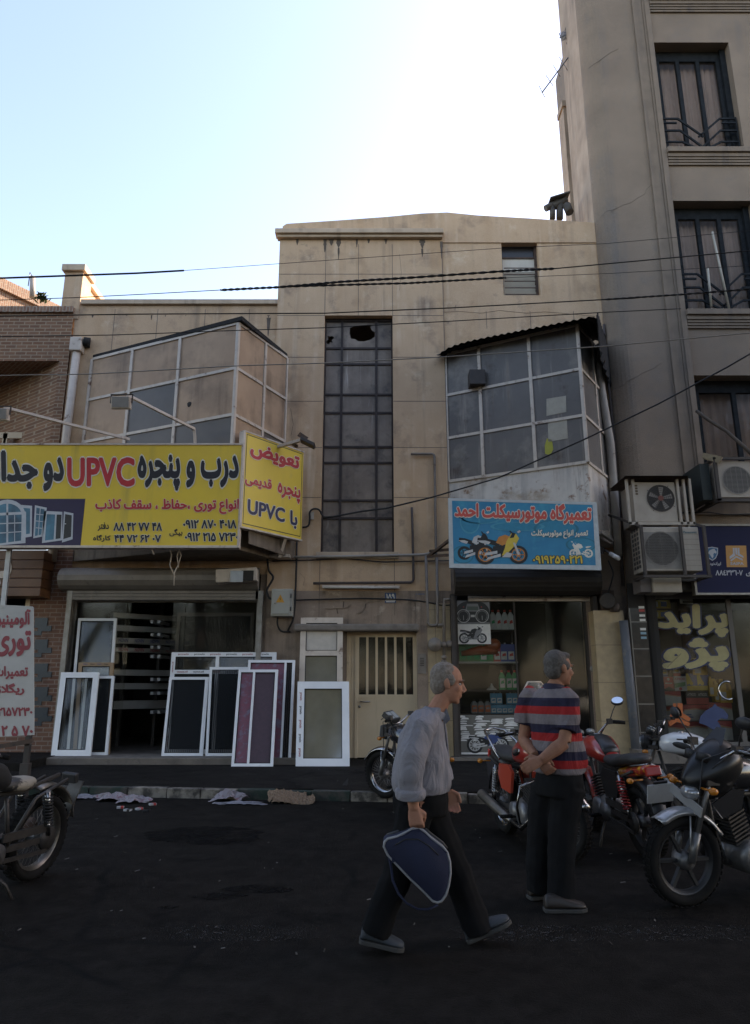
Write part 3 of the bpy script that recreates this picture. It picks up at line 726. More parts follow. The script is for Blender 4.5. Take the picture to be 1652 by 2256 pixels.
for i in range(61):
    p = p0 + dd*i/60; wv = .03*math.sin(i*1.25); q = Vector((dd.y,-dd.x,0)).normalized()*wv
    for zz, e in ((zsR[-1]+.12, 0), (zsR[-1]-.02, .03), (zsR[-1]-.75 + .1*math.sin(i*.4), .03)):
        vs.append((p.x+q.x, p.y+q.y, zz))
fs = [(i*3+k, (i+1)*3+k, (i+1)*3+k+1, i*3+k+1) for i in range(60) for k in range(2)]
mb.add(vs, fs, 0, True)
part('bay_roof', mb, M_bitumen, rb_)
# a small fan set into the left pane
mb = MB(); c = Vector((PX(1050,836,13.95), 14.0, PZ(836,13.95))); mb.box(c.x-.17, c.x+.17, c.y-.2, c.y+.1, c.z-.17, c.z+.17)
part('vent_fan', mb, M_dkmetal, rb_, bevel=.01)

# papers and a cloth seen at the right bay's glass, a small hole in the left bay's
pbR = Plane((*A2, 0), Vector((*B2, 0)) - Vector((*A2, 0)))
for nm, lab, m, pts in (('paper_sheet', 'pale paper sheet on the right bay glass, upper of two', plain('bay_paper', (.42,.38,.30), .7), [(1204,917),(1248,908),(1247,872),(1204,879)]), ('paper_sheet', 'pale paper sheet on the right bay glass, lower of two', MATS['bay_paper'], [(1208,974),(1251,966),(1249,925),(1207,932)]), ('yellow_cloth', 'yellow cloth patch low on the right bay glass', plain('cloth_yellow', (.42,.40,.06), .8), [(1201,1000),(1212,1003),(1219,990),(1216,968),(1205,966),(1200,982)])):
    q = [pbR.hit(*p) for p in pts]; ar = sum(q[i-1][0]*q[i][1]-q[i][0]*q[i-1][1] for i in range(4)); mb = MB(); mb.prism(pbR, q if ar > 0 else q[::-1], .004, .008)
    solo(nm, mb, m, lab, 'paper' if 'paper' in nm else 'cloth')
pbL = Plane((*A, 0), Vector((*B, 0)) - Vector((*A, 0))); c = pbL.hit(417, 891); mb = MB(); mb.sheet(pbL, [(c[0]+.055*math.cos(k*.63)*(1+.2*math.sin(k*2)), c[1]+.06*math.sin(k*.63)) for k in range(10)], .004); part('glass_hole', mb, M_dark, lb)

# steel street door
dy = WY + .12; mb = MB(); x0, x1 = DR[0], DR[1]; xm = PX(787,1500,dy)
mb.box(x0, x1, dy, dy+.05, 2.5, 2.6); mb.box(x0, xm-.02, dy+.004, dy+.03, .14, 2.5)
for xx in (x0, xm-.05, x1-.06): mb.box(xx, xx+.06, dy-.02, dy+.05, .14, 2.5)
mb.box(x0+.1, xm-.1, dy-.004, dy+.002, .3, 1.2); mb.box(x0+.1, xm-.1, dy-.004, dy+.002, 1.35, 2.35)
dr = part('door', mb, M_cream_metal, bb, bevel=.004)
mb = MB(); zg0, zg1 = PZ(1537,dy), PZ(1398,dy)
mb.box(xm+.01, x1-.06, dy, dy+.03, .15, zg0-.0); mb.box(xm+.01, x1-.06, dy-.01, dy+.03, zg0-.002, zg0+.06); part('door_leaf', mb, M_cream_metal, dr)
mb = MB(); mb.box(xm+.01, x1-.06, dy-.01, dy+.03, zg1-.05, 2.5); part('door_transom', mb, M_cream_metal, dr)
mb = MB(); nb = 7
for k in range(nb):
    xx = xm+.01 + (x1-.07-xm-.01)*k/(nb-1); mb.box(xx-.024, xx+.024, dy-.012, dy+.028, zg0+.06, zg1-.05)
part('door_bars', mb, M_cream_metal, dr)
M_shopglass = glass('shop_glass', (.82,.84,.82), .05, dust=((.16,.15,.13), .10, 1.2))
mb = MB(); mb.rect(front(dy+.034), xm, zg0, x1-.06, zg1); part('pane', mb, M_shopglass, dr)
mb = MB(); hz = PZ(1546,dy-.03); mb.tube([(xm+.07,dy-.01,hz),(xm+.08,dy-.06,hz),(xm+.24,dy-.06,hz),(xm+.25,dy-.01,hz)], .014, 8); mb.lathe([(.028,0),(.028,.02),(.0,.024)], (xm+.05,dy,hz-.09), (0,-1,0), 12)
part('handle', mb, M_steel, dr)

# chimney cowls on the roof edge
mb = MB(); cz = 12.15
ct = thing('roof_vents', 'cluster of grey sheet metal chimney cowls on the parapet beside the tall grey building', 'chimney', (PX(1230,470,15.0), 15.0, 12.0))
M_vent = mat('weathered_sheet', (.10,.088,.075), .7, .3, var=(.06,.052,.045), var_scale=6)
for (x, yb, yt, r) in ((1217,482,452,.07),(1233,482,448,.085)):
    mb = MB(); p = P(x, yb, 15.0); q = P(x, yt, 15.0); mb.tube([p, q], r, 12); mb.tube([q+Vector((-.18,0,-.1)), q+Vector((.16,0,.1))], r*1.15, 12); part('cowl', mb, M_vent, ct)
mb = MB(); mb.obox(P(1230,440,15.0), (1,0,.35), (0,1,0), (-.35,0,1), .26, .2, .015); part('cowl_cap', mb, M_vent, ct)
mb = MB(); p = P(1248,452,14.9); mb.tube([p, p+Vector((.05,-.05,-.25))], .1, 12); part('cowl', mb, M_vent, ct)

# ------------------------------------------------------------------ the tall grey building
gb = thing('tall_building', 'tall grey rendered building rising out of frame at right, black windows with zigzag railings', 'building', (8, RBY, .13))
GX, GX1, GZ = 5.16, 42.0, 23.5  # right end stretched far out of view to keep sun off the road
wx0, wx1 = 6.84, 8.70
wins = [(wx0, wx1, 13.72, 16.88), (wx0, wx1, 9.52, 12.36), (wx0, 9.6, 5.45, 8.0)]
S3 = (PX(1432,1450,RBY), PX(1655,1450,RBY)+3.2, .40, 3.32)
mb = MB(); cx_ = GX + .42
wallgrid(mb, RBY, cx_, GX1, 3.5, GZ, wins + [(10.6,12.4,13.72,16.88),(10.6,12.4,9.52,12.36),(wx0,wx1,18.2,21)], depth=.42)
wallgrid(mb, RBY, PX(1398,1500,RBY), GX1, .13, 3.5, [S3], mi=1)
ring = [(cx_ - .42*math.sin(a), RBY + .42 - .42*math.cos(a)) for a in [i*math.pi/2/8 for i in range(9)]]
for (a, b) in zip(ring[:-1], ring[1:]): mb.add([(*b,3.4),(*a,3.4),(*a,GZ),(*b,GZ)], [(0,1,2,3)], 0, True)
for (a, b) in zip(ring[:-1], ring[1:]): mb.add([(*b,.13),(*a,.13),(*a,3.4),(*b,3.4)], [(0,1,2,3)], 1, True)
y1 = RBY + 1.75
mb.add([(GX,y1,.13),(GX,RBY+.42,.13),(GX,RBY+.42,GZ),(GX,y1,GZ)], [(0,1,2,3)], 2)
mb.add([(GX,y1,.13),(GX,y1,GZ),(GX+1.6,y1,GZ),(GX+1.6,y1,.13)], [(0,1,2,3)], 0)
mb.add([(GX+1.6,y1,.13),(GX+1.6,y1,GZ),(GX+1.6,RBY+7.5,GZ),(GX+1.6,RBY+7.5,.13)], [(0,1,2,3)], 0)
mb.add([(GX1,RBY,.13),(GX1,RBY+7.5,.13),(GX1,RBY+7.5,GZ),(GX1,RBY,GZ)], [(0,1,2,3)], 0); mb.box(GX+1.6, GX1, RBY+7.5, RBY+7.6, .13, GZ)
mb.box(GX+1.7, GX1, RBY+.45, RBY+7.5, GZ-.2, GZ-.01); 
for z in (3.42, 8.6, 12.9, 17.3): mb.box(GX+1.7, GX1-.1, RBY+.43, RBY+7.4, z, z+.08, 3)
mb.box(cx_+.9, 9.2, RBY+1.9, RBY+1.95, 3.5, GZ-.3, 3)
part('wall', mb, [M_render, M_dark, M_render_side, M_int_wall], gb)
mb = MB(); xb = PX(1243,300,17.3); mb.box(xb, xb+2.2, 17.2, 17.7, 12.3, PZ(236,17.2)); mb.box(xb-.04, xb+2.2, 17.15, 17.72, PZ(236,17.2)+.002, PZ(224,17.2)); part('rear_wing', mb, M_render_side, gb)
mb = MB(); fpg = front(RBY)                                     # hairline cracks in the render
for pts in ([(1344,872),(1352,858),(1375,848),(1385,838),(1400,832),(1415,822),(1440,812),(1456,800)],[(1322,480),(1336,465),(1352,462),(1372,452),(1390,447),(1405,436),(1420,428),(1424,418),(1440,402),(1455,392)],[(1296,150),(1320,134),(1345,116),(1362,108)],[(1500,1440),(1470,1470)],[(1395,1130),(1420,1118),(1460,1110)],[(1350,1000),(1375,992),(1400,978)]):
    q = [fpg.hit(*p) for p in pts]
    for a, b in zip(q[:-1], q[1:]): mb.bar(fpg.at(a[0], a[1], .0), fpg.at(b[0], b[1], .0), .010, .006)
part('cracks', mb, mat('crack_dark', (.10,.082,.066), .9), gb)
mb = MB()                                                      # moulded stone band beside the windows, sills
tx = PX(1425,300,RBY)
for (a, b, e) in ((tx-.02, tx+.05, .05), (tx+.05, tx+.22, .03), (tx+.22, tx+.27, .055), (tx+.27, wx0-.015, .085)):
    mb.box(a, b-.003, RBY-e, RBY-.001, 5.2, GZ)
part('pilaster_moulding', mb, M_trim, gb)
for z in (13.72, 9.52, 18.2):
    mb = MB(); mb.box(wx0-.02, GX1, RBY-.16, RBY-.002, z-.14, z-.01); mb.box(wx0-.01, GX1, RBY-.11, RBY-.002, z-.24, z-.143)
    for k in range(3): mb.box(wx0, GX1, RBY-.085+.02*k, RBY-.002, z-.30-.06*k, z-.245-.06*k)
    part('sill_band', mb, M_trim, gb, bevel=.006)
mb = MB(); mb.box(tx-.02, GX1, RBY-.09, RBY-.002, 5.2, 5.28); mb.box(wx0-.1, GX1, RBY-.06, RBY-.002, 5.29, 5.42); mb.box(tx+.1, GX1, RBY-.05, RBY-.002, 4.9, 5.19)
part('lintel_moulding', mb, M_trim, gb)
M_bluesteel = mat('blue_black_steel', (.010,.012,.014), .75, .0, spec=.12, var=(.024,.027,.030), var_scale=8)
M_curtain = mat('pale_curtain', (.52,.40,.335), .9, var=(.44,.33,.275), var_scale=3, streak=((.33,.25,.205), 7, .45, .7))
M_winglass = glass('window_glass', (.85,.83,.80), .01, dust=((.2,.16,.13), .25, .9), ior=1.25)
for i, (a, b, z0, z1) in enumerate(wins + [(10.6,12.4,13.72,16.88),(10.6,12.4,9.52,12.36)]):
    y = RBY + .30; mb = MB(); t = .07
    mb.box(a, b, y-.02, y+.06, z1-.28, z1); mb.box(a, b, y-.02, y+.06, z0, z0+.06)
    for k in range(4):
        xx = a + .18 + (b-a-.36)*k/3; mb.box(xx-.045, xx+.045, y-.03, y+.05, z0, z1-.28)
    mb.box(a, a+.06, y-.02, y+.06, z0, z1); mb.box(b-.13, b, y-.1, y+.06, z0, z1)
    fo = part('window', mb, M_bluesteel, gb)
    m_ = MB(); m_.rect(front(y+.02), a+.03, z0, b-.03, z1-.2); part('pane', m_, M_winglass, fo)
    m_ = MB(); N = 90; yy = y + .22
    vs = [(a + (b-a)*k/N, yy + .03*math.sin(k*.9) + .015*math.sin(k*2.3), z) for k in range(N+1) for z in (z0, z1)]
    m_.add(vs, [(2*k, 2*k+2, 2*k+3, 2*k+1) for k in range(N)], 0, True); part('curtain', m_, M_curtain, fo)
    if i in (0, 1, 3, 4):
        m_ = MB(); yr = RBY + .1; h = .95; zb = z0 + .05; cxm = (a+b)/2; q = .026
        def seg(x0_, z0_, x1_, z1_): m_.bar((x0_,yr,z0_), (x1_,yr,z1_), .03, .045, up=(0,1,0) if abs(x1_-x0_) < 1e-6 else (0,0,1))
        seg(a+.02, zb, b-.05, zb)
        for lv, dx in ((h, .50), (h-.34, .48), (h-.66, .46)):
            z = zb + lv
            seg(a+.02, z, cxm-dx+.0, z); seg(cxm+dx, z, b-.05, z)
            seg(cxm-dx, z, cxm+.06, max(z-.52, zb)); seg(cxm+dx, z, cxm-.06, max(z-.52, zb))
            seg(a+.02, z-.12, cxm-dx-.04, z-.12) if lv > .9 else None
            seg(cxm+dx+.04, z-.12, b-.05, z-.12) if lv > .9 else None
        seg(b-.05, zb, b-.05, zb+h+.03); seg(a+.03, zb, a+.03, zb+h)
        part('railing', m_, M_bluesteel, fo)
mb = MB(); mb.box(PX(1398,1500,RBY-.02), S3[0]-.01, RBY-.03, RBY-.002, .13, 3.0)
part('black_tile_facing', mb, brick('black_tile', (.012,.012,.013), (.016,.015,.015), (.2,.19,.17), 3, .52, .012, offset=0, rough=.2, bump=.1), gb)

# ------------------------------------------------------------------ the brick house
kb = thing('brick_house', 'brown brick house at the left edge with a recessed balcony under a herringbone soffit', 'building', (-9, 14.3, .13))
KX0 = -16.0; KX1 = BLX - .003
bal = (KX0+1, PX(118,900,WY), PZ(1010,WY), PZ(795,WY))
gwin = (KX0+1, PX(62,1350,WY), .9, PZ(1285,WY))
mb = MB(); wallgrid(mb, WY, KX0, KX1, 4.25, 9.72, [bal], depth=.02, mi=0)
wallgrid(mb, WY+.02, KX0, PX(142,1400,WY+.02), .13, 4.25, [gwin], depth=.3, mi=1)
mb.box(KX0, KX1, WY+.3, WY+8, 9.3, 9.35)
bx, ty = bal[1], 1.5
mb.add([(bx,WY+.02,bal[2]),(bx,WY+.02,bal[3]),(bx-2.2,WY+ty,bal[3]),(bx-2.2,WY+ty,bal[2])], [(3,2,1,0)])
mb.add([(KX0,WY+ty,bal[2]),(bx-2.1,WY+ty,bal[2]),(bx-2.1,WY+ty,bal[3]),(KX0,WY+ty,bal[3])], [(0,1,2,3)])
mb.box(KX0, bx, WY+.0, WY+ty, bal[2]-.1, bal[2]-.001)
room(mb, gwin[0], gwin[1], WY+.3, WY+1.5, .9, gwin[3], 2)
part('wall', mb, [M_brick, M_brick_low, M_dark], kb)
mb = MB(); mb.add([(KX0,WY,bal[3]+.001),(bx,WY,bal[3]+.001),(bx,WY+ty,bal[3]+.001),(KX0,WY+ty,bal[3]+.001)], [(3,2,1,0)])
def herring(name):
    m, n, l, b = newmat(name); tc = n.new('ShaderNodeTexCoord')
    mp = n.new('ShaderNodeMapping'); mp.inputs['Rotation'].default_value = (0,0,R(45)); l.new(tc.outputs['Object'], mp.inputs[0])
    t = n.new('ShaderNodeTexBrick'); l.new(mp.outputs[0], t.inputs[0]); t.inputs['Scale'].default_value = 1; t.inputs['Brick Width'].default_value = .24; t.inputs['Row Height'].default_value = .083
    t.inputs['Color1'].default_value = (.2,.105,.065,1); t.inputs['Color2'].default_value = (.26,.15,.09,1); t.inputs['Mortar'].default_value = (.3,.24,.18,1); t.inputs['Mortar Size'].default_value = .012
    l.new(t.outputs[0], b.inputs['Base Color']); b.inputs['Roughness'].default_value = .9; return m
part('balcony_soffit', mb, herring('herringbone_brick'), kb)
mb = MB(); mb.box(KX0, KX1-.002, WY-.06, WY+.3, 9.722, 9.86); part('brick_coping', mb, M_brick_v, kb)
a = P(-40, 607, 15.6); zt = a.z; d_ = ray(135, 690); t_ = (zt - CAMZ) / d_.z; b = Vector((d_.x*t_, d_.y*t_, zt))
mb = MB(); dirn = (b-a).normalized(); nrm = Vector((-dirn.y, dirn.x, 0))
mb.bar(a + nrm*.15 - Vector((0,0,.55)), b + nrm*.15 - Vector((0,0,.55)), .3, .8); mb.bar(a + nrm*.12, b + nrm*.12, .42, .3)
part('roof_parapet', mb, M_brick_v, kb)
mb = MB()
for (xa, xb) in ((-30,10),(12,62),(66,97)):
    for xx in (xa, xb): mb.box(PX(xx,970,15.0)-.04, PX(xx,970,15.0)+.04, 14.98, 15.05, bal[2], PZ(955,15.0))
    mb.box(PX(xa,970,15.0), PX(xb,970,15.0), 14.98, 15.05, PZ(966,15.0), PZ(953,15.0))
part('balcony_window', mb, M_cream_metal, kb)
M_tileblue = mat('blue_glazed_tile', (.02,.035,.05), .3, var=(.03,.045,.06), var_scale=20)
mb = MB()
for k, yy in enumerate((1372, 1420, 1473, 1525, 1570)):
    x = PX(90, yy, WY); z = PZ(yy, WY); mb.box(x-.13, x+.13, WY+.0, WY+.03, z-.10, z+.10); mb.box(x-.05, x+.22, WY+.004, WY+.03, z-.17, z-.06); mb.box(x-.13, x+.03, WY+.008, WY+.03, z-.25, z-.165)
part('tile_inlay', mb, M_tileblue, kb)
M_timber = mat('varnished_planks', (.17,.08,.035), .45, var=(.10,.045,.02), var_scale=3)
mb = MB(); x1 = PX(96,1260,13.9)
for k in range(5): mb.box(KX0, x1, 13.85, WY+.01, PZ(1315-k*20,13.9)+.008, PZ(1295-k*20,13.9))
part('timber_fascia', mb, M_timber, kb, bevel=.01)
mb = MB(); pf = front(13.845); letter(mb, pf, 'بـ', [pf.hit(-50,1292), pf.hit(26,1292), pf.hit(26,1228), pf.hit(-50,1228)], .006, 0, .05)
part('shop_lettering', mb, M_white_metal, kb)
mb = MB(); mb.box(gwin[1]-.09, gwin[1], WY+.02, WY+.12, .9, gwin[3]); mb.box(KX0+1, gwin[1]-.09, WY+.03, WY+.1, gwin[3]-.25, gwin[3]-.12)
part('window_frame', mb, M_cream_metal, kb)
# ------------------------------------------------------------------ the other side of the street (seen in the glass), plus an added unseen canopy shading the road
M_leaf = mat('plane_leaf', (.040,.050,.018), .7, var=(.055,.062,.024), var_scale=.7, coord='Object')
M_leaf2 = mat('willow_leaf', (.055,.056,.022), .7, var=(.075,.068,.030), var_scale=.8, coord='Object')
def leafy(m):                                   # light passes through leaves
    n, l = m.node_tree.nodes, m.node_tree.links; b = n['Principled BSDF']; tl = n.new('ShaderNodeBsdfTranslucent'); df = n.new('ShaderNodeBsdfDiffuse'); mx = n.new('ShaderNodeMixShader'); mx.inputs[0].default_value = .5
    src = b.inputs['Base Color'].links[0].from_socket; l.new(src, tl.inputs[0]); l.new(src, df.inputs[0]); l.new(df.outputs[0], mx.inputs[1]); l.new(tl.outputs[0], mx.inputs[2]); l.new(mx.outputs[0], n['Material Output'].inputs[0])
leafy(M_leaf); leafy(M_leaf2)
M_bark = mat('bark', (.10,.075,.055), .95, var=(.06,.045,.035), var_scale=10, bump=.8, bump_scale=14)
def tree(x, y, H, R0, zc, seed, label, nleaf=5200, m=None, hang=0.0, ls=(.15,.30)):
    r = random.Random(seed); t = thing('street_tree', label, 'tree', (x, y, .1), 0, 'trees along the far side of the street')
    mb = MB(); top = Vector((x + r.uniform(-.3,.3), y + r.uniform(-.3,.3), zc + .5))
    mb.tube([(x,y,0),(x+.05,y,.5),(x+r.uniform(-.1,.1),y,1.6),tuple((Vector((x,y,1.6))+top)/2),tuple(top)], [.30,.22,.19,.15,.07], 10)
    cl = []
    for k in range(9):
        a = r.uniform(0, 6.28); h = r.uniform(-.35, .9); q = R0*r.uniform(.45,.85)
        e = Vector((x+q*math.cos(a), y+q*math.sin(a), zc + h*H*.4)); s_ = Vector((x, y, r.uniform(2.2, zc)))
        mid = (s_+e)/2 + Vector((0,0,.4)); mb.tube([s_, mid, e], [.1,.07,.03], 7); cl.append((e, R0*r.uniform(.34,.5)))
    cl.append((top, R0*.5))
    part('trunk', mb, M_bark, t)
    mb = MB(); vs = []; fs = []
    for k in range(nleaf):
        c, rr_ = cl[r.randrange(len(cl))]
        d = Vector((r.gauss(0,1), r.gauss(0,1), r.gauss(0,.8))); d = d.normalized() * rr_ * r.random()**.45
        p = c + d; s_ = r.uniform(*ls)
        if hang and r.random() < .4: p.z -= r.random()**1.5 * hang
        u = Vector((r.gauss(0,1), r.gauss(0,1), r.gauss(0,.7))).normalized(); v = u.orthogonal().normalized(); v = Matrix.Rotation(r.uniform(0,6.28), 3, u) @ v; w_ = u.cross(v)
        b_ = len(vs); vs += [p - v*s_, p + w_*s_*.55, p + v*s_, p - w_*s_*.55]; fs.append((b_,b_+1,b_+2,b_+3))
    mb.add(vs, fs); part('crown', mb, m or M_leaf, t)
def shade_tree(x, y, seed, label):
    """added unseen tree; its crown is shaped over the road to shade it"""
    r = random.Random(seed); t = thing('street_tree', label, 'tree', (x, y, .1), 0, 'trees along the far side of the street'); mb = MB()
    mb.tube([(x,y,0),(x+.05,y+.05,.6),(x,y+.2,3.0),(x+.1,y+.6,6.0)], [.36,.28,.24,.20], 12); cl = []
    for k in range(15):
        e = Vector((x + r.uniform(-3.9,3.9), y + r.uniform(-1.8,9.6), 0)); e.z = max(8.6, 1.5 + 1.28*max(0, e.y) + 1.9) + r.uniform(0, 2.2)
        s_ = Vector((x+.05, y+.4, r.uniform(4, 6))); mid = s_.lerp(e, .5) + Vector((0,0,1.0)); mb.tube([s_, mid, e], [.13,.09,.03], 7); cl.append((e, r.uniform(1.6,2.3)))
    part('trunk', mb, M_bark, t); mb = MB(); vs = []; fs = []
    for k in range(9000):
        c, q = cl[r.randrange(len(cl))]; d = Vector((r.gauss(0,1), r.gauss(0,1), r.gauss(0,.7))).normalized() * q * r.random()**.4; p = c + d; s_ = r.uniform(.13,.27)
        if p.z - .4 < 1.5 + 1.28*p.y or p.z < 4: continue
        u = Vector((r.gauss(0,1), r.gauss(0,1), r.gauss(0,1.6))).normalized(); v = u.orthogonal().normalized(); v = Matrix.Rotation(r.uniform(0,6.28), 3, u) @ v; w_ = u.cross(v)
        b_ = len(vs); vs += [p - v*s_, p + w_*s_*.6, p + v*s_, p - w_*s_*.6]; fs.append((b_,b_+1,b_+2,b_+3))
    mb.add(vs, fs); part('crown', mb, M_leaf, t)
for k, x in enumerate((-13.5,-8,-2.6,2.8,8.2,13.6)):  # added canopy row out of view, darkens road and lower facade
    shade_tree(x, -3.4 - .3*(k % 2), 60+k, 'unseen tall tree added to shade the road, %s from the left of its row' % ('first','second','third','fourth','fifth','sixth')[k])
tree(7.5,-12,6,4.2,5.6,11,'drooping yellow green willow behind the far hedge', 26000, M_leaf2, 2.6, (.04,.075)); tree(-6.5,-12.5,6,4.2,5.6,12,'drooping yellow green willow nearer the white saloon', 26000, M_leaf2, 2.6, (.04,.075))
r = random.Random(21); mb = MB(); vs = []; fs = []
for k in range(26000):
    p = Vector((r.uniform(-24,24), -9.6 + r.uniform(-.55,.55), .14 + 1.25*r.random()**.6)); s_ = r.uniform(.03,.06)
    u = Vector((r.gauss(0,1), r.gauss(0,1), r.gauss(0,1))).normalized(); v = u.orthogonal().normalized(); w_ = u.cross(v)
    b_ = len(vs); vs += [p - v*s_, p + w_*s_*.6, p + v*s_, p - w_*s_*.6]; fs.append((b_,b_+1,b_+2,b_+3))
mb.add(vs, fs); mb.box(-24,24,-9.95,-9.25,.14,1.1)
solo('hedge', mb, M_leaf, 'clipped green hedge along the far pavement', 'hedge', (0,-9.6,.14))
r = random.Random(77)
for k in range(8):
    tree(-21 + 6*k + r.uniform(-.8,.8), -17 + r.uniform(-1.2,1.2), 6.5, 4.6, 4.6, 40+k, 'dense dark tree in the back row behind the willows, %s from left' % ('first','second','third','fourth','fifth','sixth','seventh','eighth')[k], 15000, M_leaf if k % 3 else M_leaf2, 3.2, (.05,.095))
M_carwhite = mat('white_car_paint', (.62,.61,.58), .3, coat=.8)
def saloon(x, y, label, face):
    t = thing('parked_car', label, 'car', (x, y, 0), 0 if face > 0 else R(180), 'white cars across the street')
    prof = [(-2.1,.32),(-2.15,.62),(-2.02,.86),(-1.35,.95),(-.75,1.38),(.35,1.42),(1.05,.98),(1.9,.82),(2.14,.6),(2.12,.32)]
    mb = MB(); rings = []
    for q, ws, zz in ((0,.60,0),(.12,.80,0),(.5,.86,0),(.88,.80,0),(1,.60,0)): pass
    n = len(prof)
    sec = [(-.82,1.0,0.0),(-.84,1.0,0.0),(-.66,.97,.03),(.66,.97,.03),(.84,1.0,0.0),(.82,1.0,0.0)]
    for (yy, k, dz) in ((-.80,.96,0),(-.72,1.0,.0),(0,1.01,.01),(.72,1.0,.0),(.80,.96,0)):
        rings.append([Vector((px_, yy*(1 if pz_ < 1 else .82), .32 + (pz_-.32)*k + dz)) for px_, pz_ in prof])
    mb.loft(rings); part('body', mb, M_carwhite, t, local=True, fix=True)
    mb = MB()
    for s_ in (-1,1):
        mb.add([(-1.2,s_*.79,.97),(.95,s_*.79,.99),(.33,s_*.70,1.36),(-.72,s_*.70,1.34)], [(0,1,2,3)])
    mb.add([(1.08,-.6,1.0),(1.08,.6,1.0),(.42,.55,1.40),(.42,-.55,1.40)], [(0,1,2,3)])
    part('window_glass', mb, plain('car_glass', (.02,.022,.024), .08), t, local=True)
    for xx in (-1.3,1.32):
        for s_ in (-.78,.78):
            mb = MB(); mb.lathe([(.14,-.1),(.30,-.1),(.31,-.05),(.31,.05),(.30,.1),(.14,.1)], (xx, s_, .31), (0,1,0), 20); part('wheel', mb, M_rubber, t, local=True)
saloon(-6.3,-5.9,'white saloon across the street to the left', 1); saloon(9.2,-5.9,'white saloon across the street to the right', -1)

# ------------------------------------------------------------------ left shop: shutter, glass front, profile racks
SY = 14.36
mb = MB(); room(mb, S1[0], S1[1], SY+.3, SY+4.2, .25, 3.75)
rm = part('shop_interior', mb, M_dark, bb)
M_floor = brick('shop_floor_tile', (.20,.18,.155), (.185,.165,.14), (.1,.09,.075), .4, .4, .006, offset=0, rough=.5, bump=.05)
mb = MB(); mb.add([(S1[0],SY-.02,.256),(S1[1],SY-.02,.256),(S1[1],SY+4.1,.256),(S1[0],SY+4.1,.256)], [(0,1,2,3)]); part('shop_floor', mb, M_step, bb)
gx = [S1[0]+.03, PX(284,1400,SY+.1), PX(378,1400,SY+.1), S1[1]-.03]; gz1 = PZ(1322,SY+.1)
M_darkframe = mat('bronze_frame', (.07,.045,.03), .5)
mb = MB()
for xx in (gx[0], gx[3]): mb.box(xx-.04, xx+.04, SY+.06, SY+.14, .25, gz1)
mb.box(gx[0], gx[3], SY+.07, SY+.13, gz1-.05, gz1+.02)
sf = part('shopfront', mb, M_steel, bb)
for a, b in ((gx[0]+.04, gx[1]), (gx[2], gx[3]-.04)):
    mb = MB(); mb.rect(front(SY+.1), a, .27, b, gz1-.05); part('pane', mb, M_shopglass, sf)
# roller shutter, coiled above
M_slat = mat('grey_shutter_slats', (.25,.22,.185), .55, .15, var=(.19,.165,.14), var_scale=3, blotch=((.12,.1,.08), 9, .6, .75), streak=((.32,.28,.23), 5, .6, .75))
sh = thing('roller_shutter', 'pale grey slatted roller shutter coiled over the window shop', 'shutter', (PX(345,1270,13.95), 13.95, 3.1))
def coil(x0, x1, z0, z1, y, name, m, parent, n=7):
    mb = MB(); h = (z1-z0); pts = []; segs = 44
    for i in range(segs+1):
        a = -math.pi*.5 - math.pi*i/segs
        sc_ = 1 - .045*abs(math.sin(i*math.pi*n/segs))**.35 + .04
        pts.append((y + .30 + math.cos(a)*.30*sc_ * (1), (z0+z1)/2 + math.sin(a)*h/2*sc_))
    pts = [(p[0] if p[0] < y+.3 else y+.3, p[1]) for p in pts]
    mb.loft([[Vector((x0,p[0],p[1])) for p in pts], [Vector((x1,p[0],p[1])) for p in pts]], smooth=False); part(name, mb, m, parent, fix=True)
zA, zB = PZ(1298,13.95), PZ(1247,13.95)
coil(PX(127,1270,13.95), PX(567,1270,13.95), zA, zB, 13.93, 'shutter_coil', M_slat, sh)
mb = MB(); z0 = PZ(1322,14.2); z1 = PZ(1294,14.2); 
for k in range(4):
    a = z0 + (z1-z0)*k/4; mb.box(PX(147,1310,14.2), PX(563,1310,14.2), 14.19 + .0, 14.215, a+.004, a+(z1-z0)/4-.004)
part('shutter_curtain', mb, M_slat, sh)
for xx in (141, 569):
    mb = MB(); x = PX(xx, 1450, 14.22); mb.box(x-.05, x+.05, 14.18, 14.3, .25, zA); part('guide_rail', mb, M_steel, sh)
# motor housing lying across the shutter's right end
mb = MB(); a = P(478,1271,13.8); b = P(567,1266,13.8); mb.bar(a, b, .26, .26); hb = solo('shutter_motor_box', mb, M_white_metal, 'cream sheet metal box mounted on the right end of the grey shutter', 'box', bevel=.012)
mb = MB(); a = P(546,1268,13.66); mb.box(a.x-.13, a.x+.11, 13.655, 13.667, a.z-.10, a.z+.10); part('torn_opening', mb, M_dark, hb)
mb = MB(); a = P(522,1270,13.66); mb.box(a.x-.13, a.x+.12, 13.652, 13.666, a.z-.11, a.z+.11); part('silver_tape', mb, plain('foil_tape', (.38,.38,.38), .3, .4), hb)

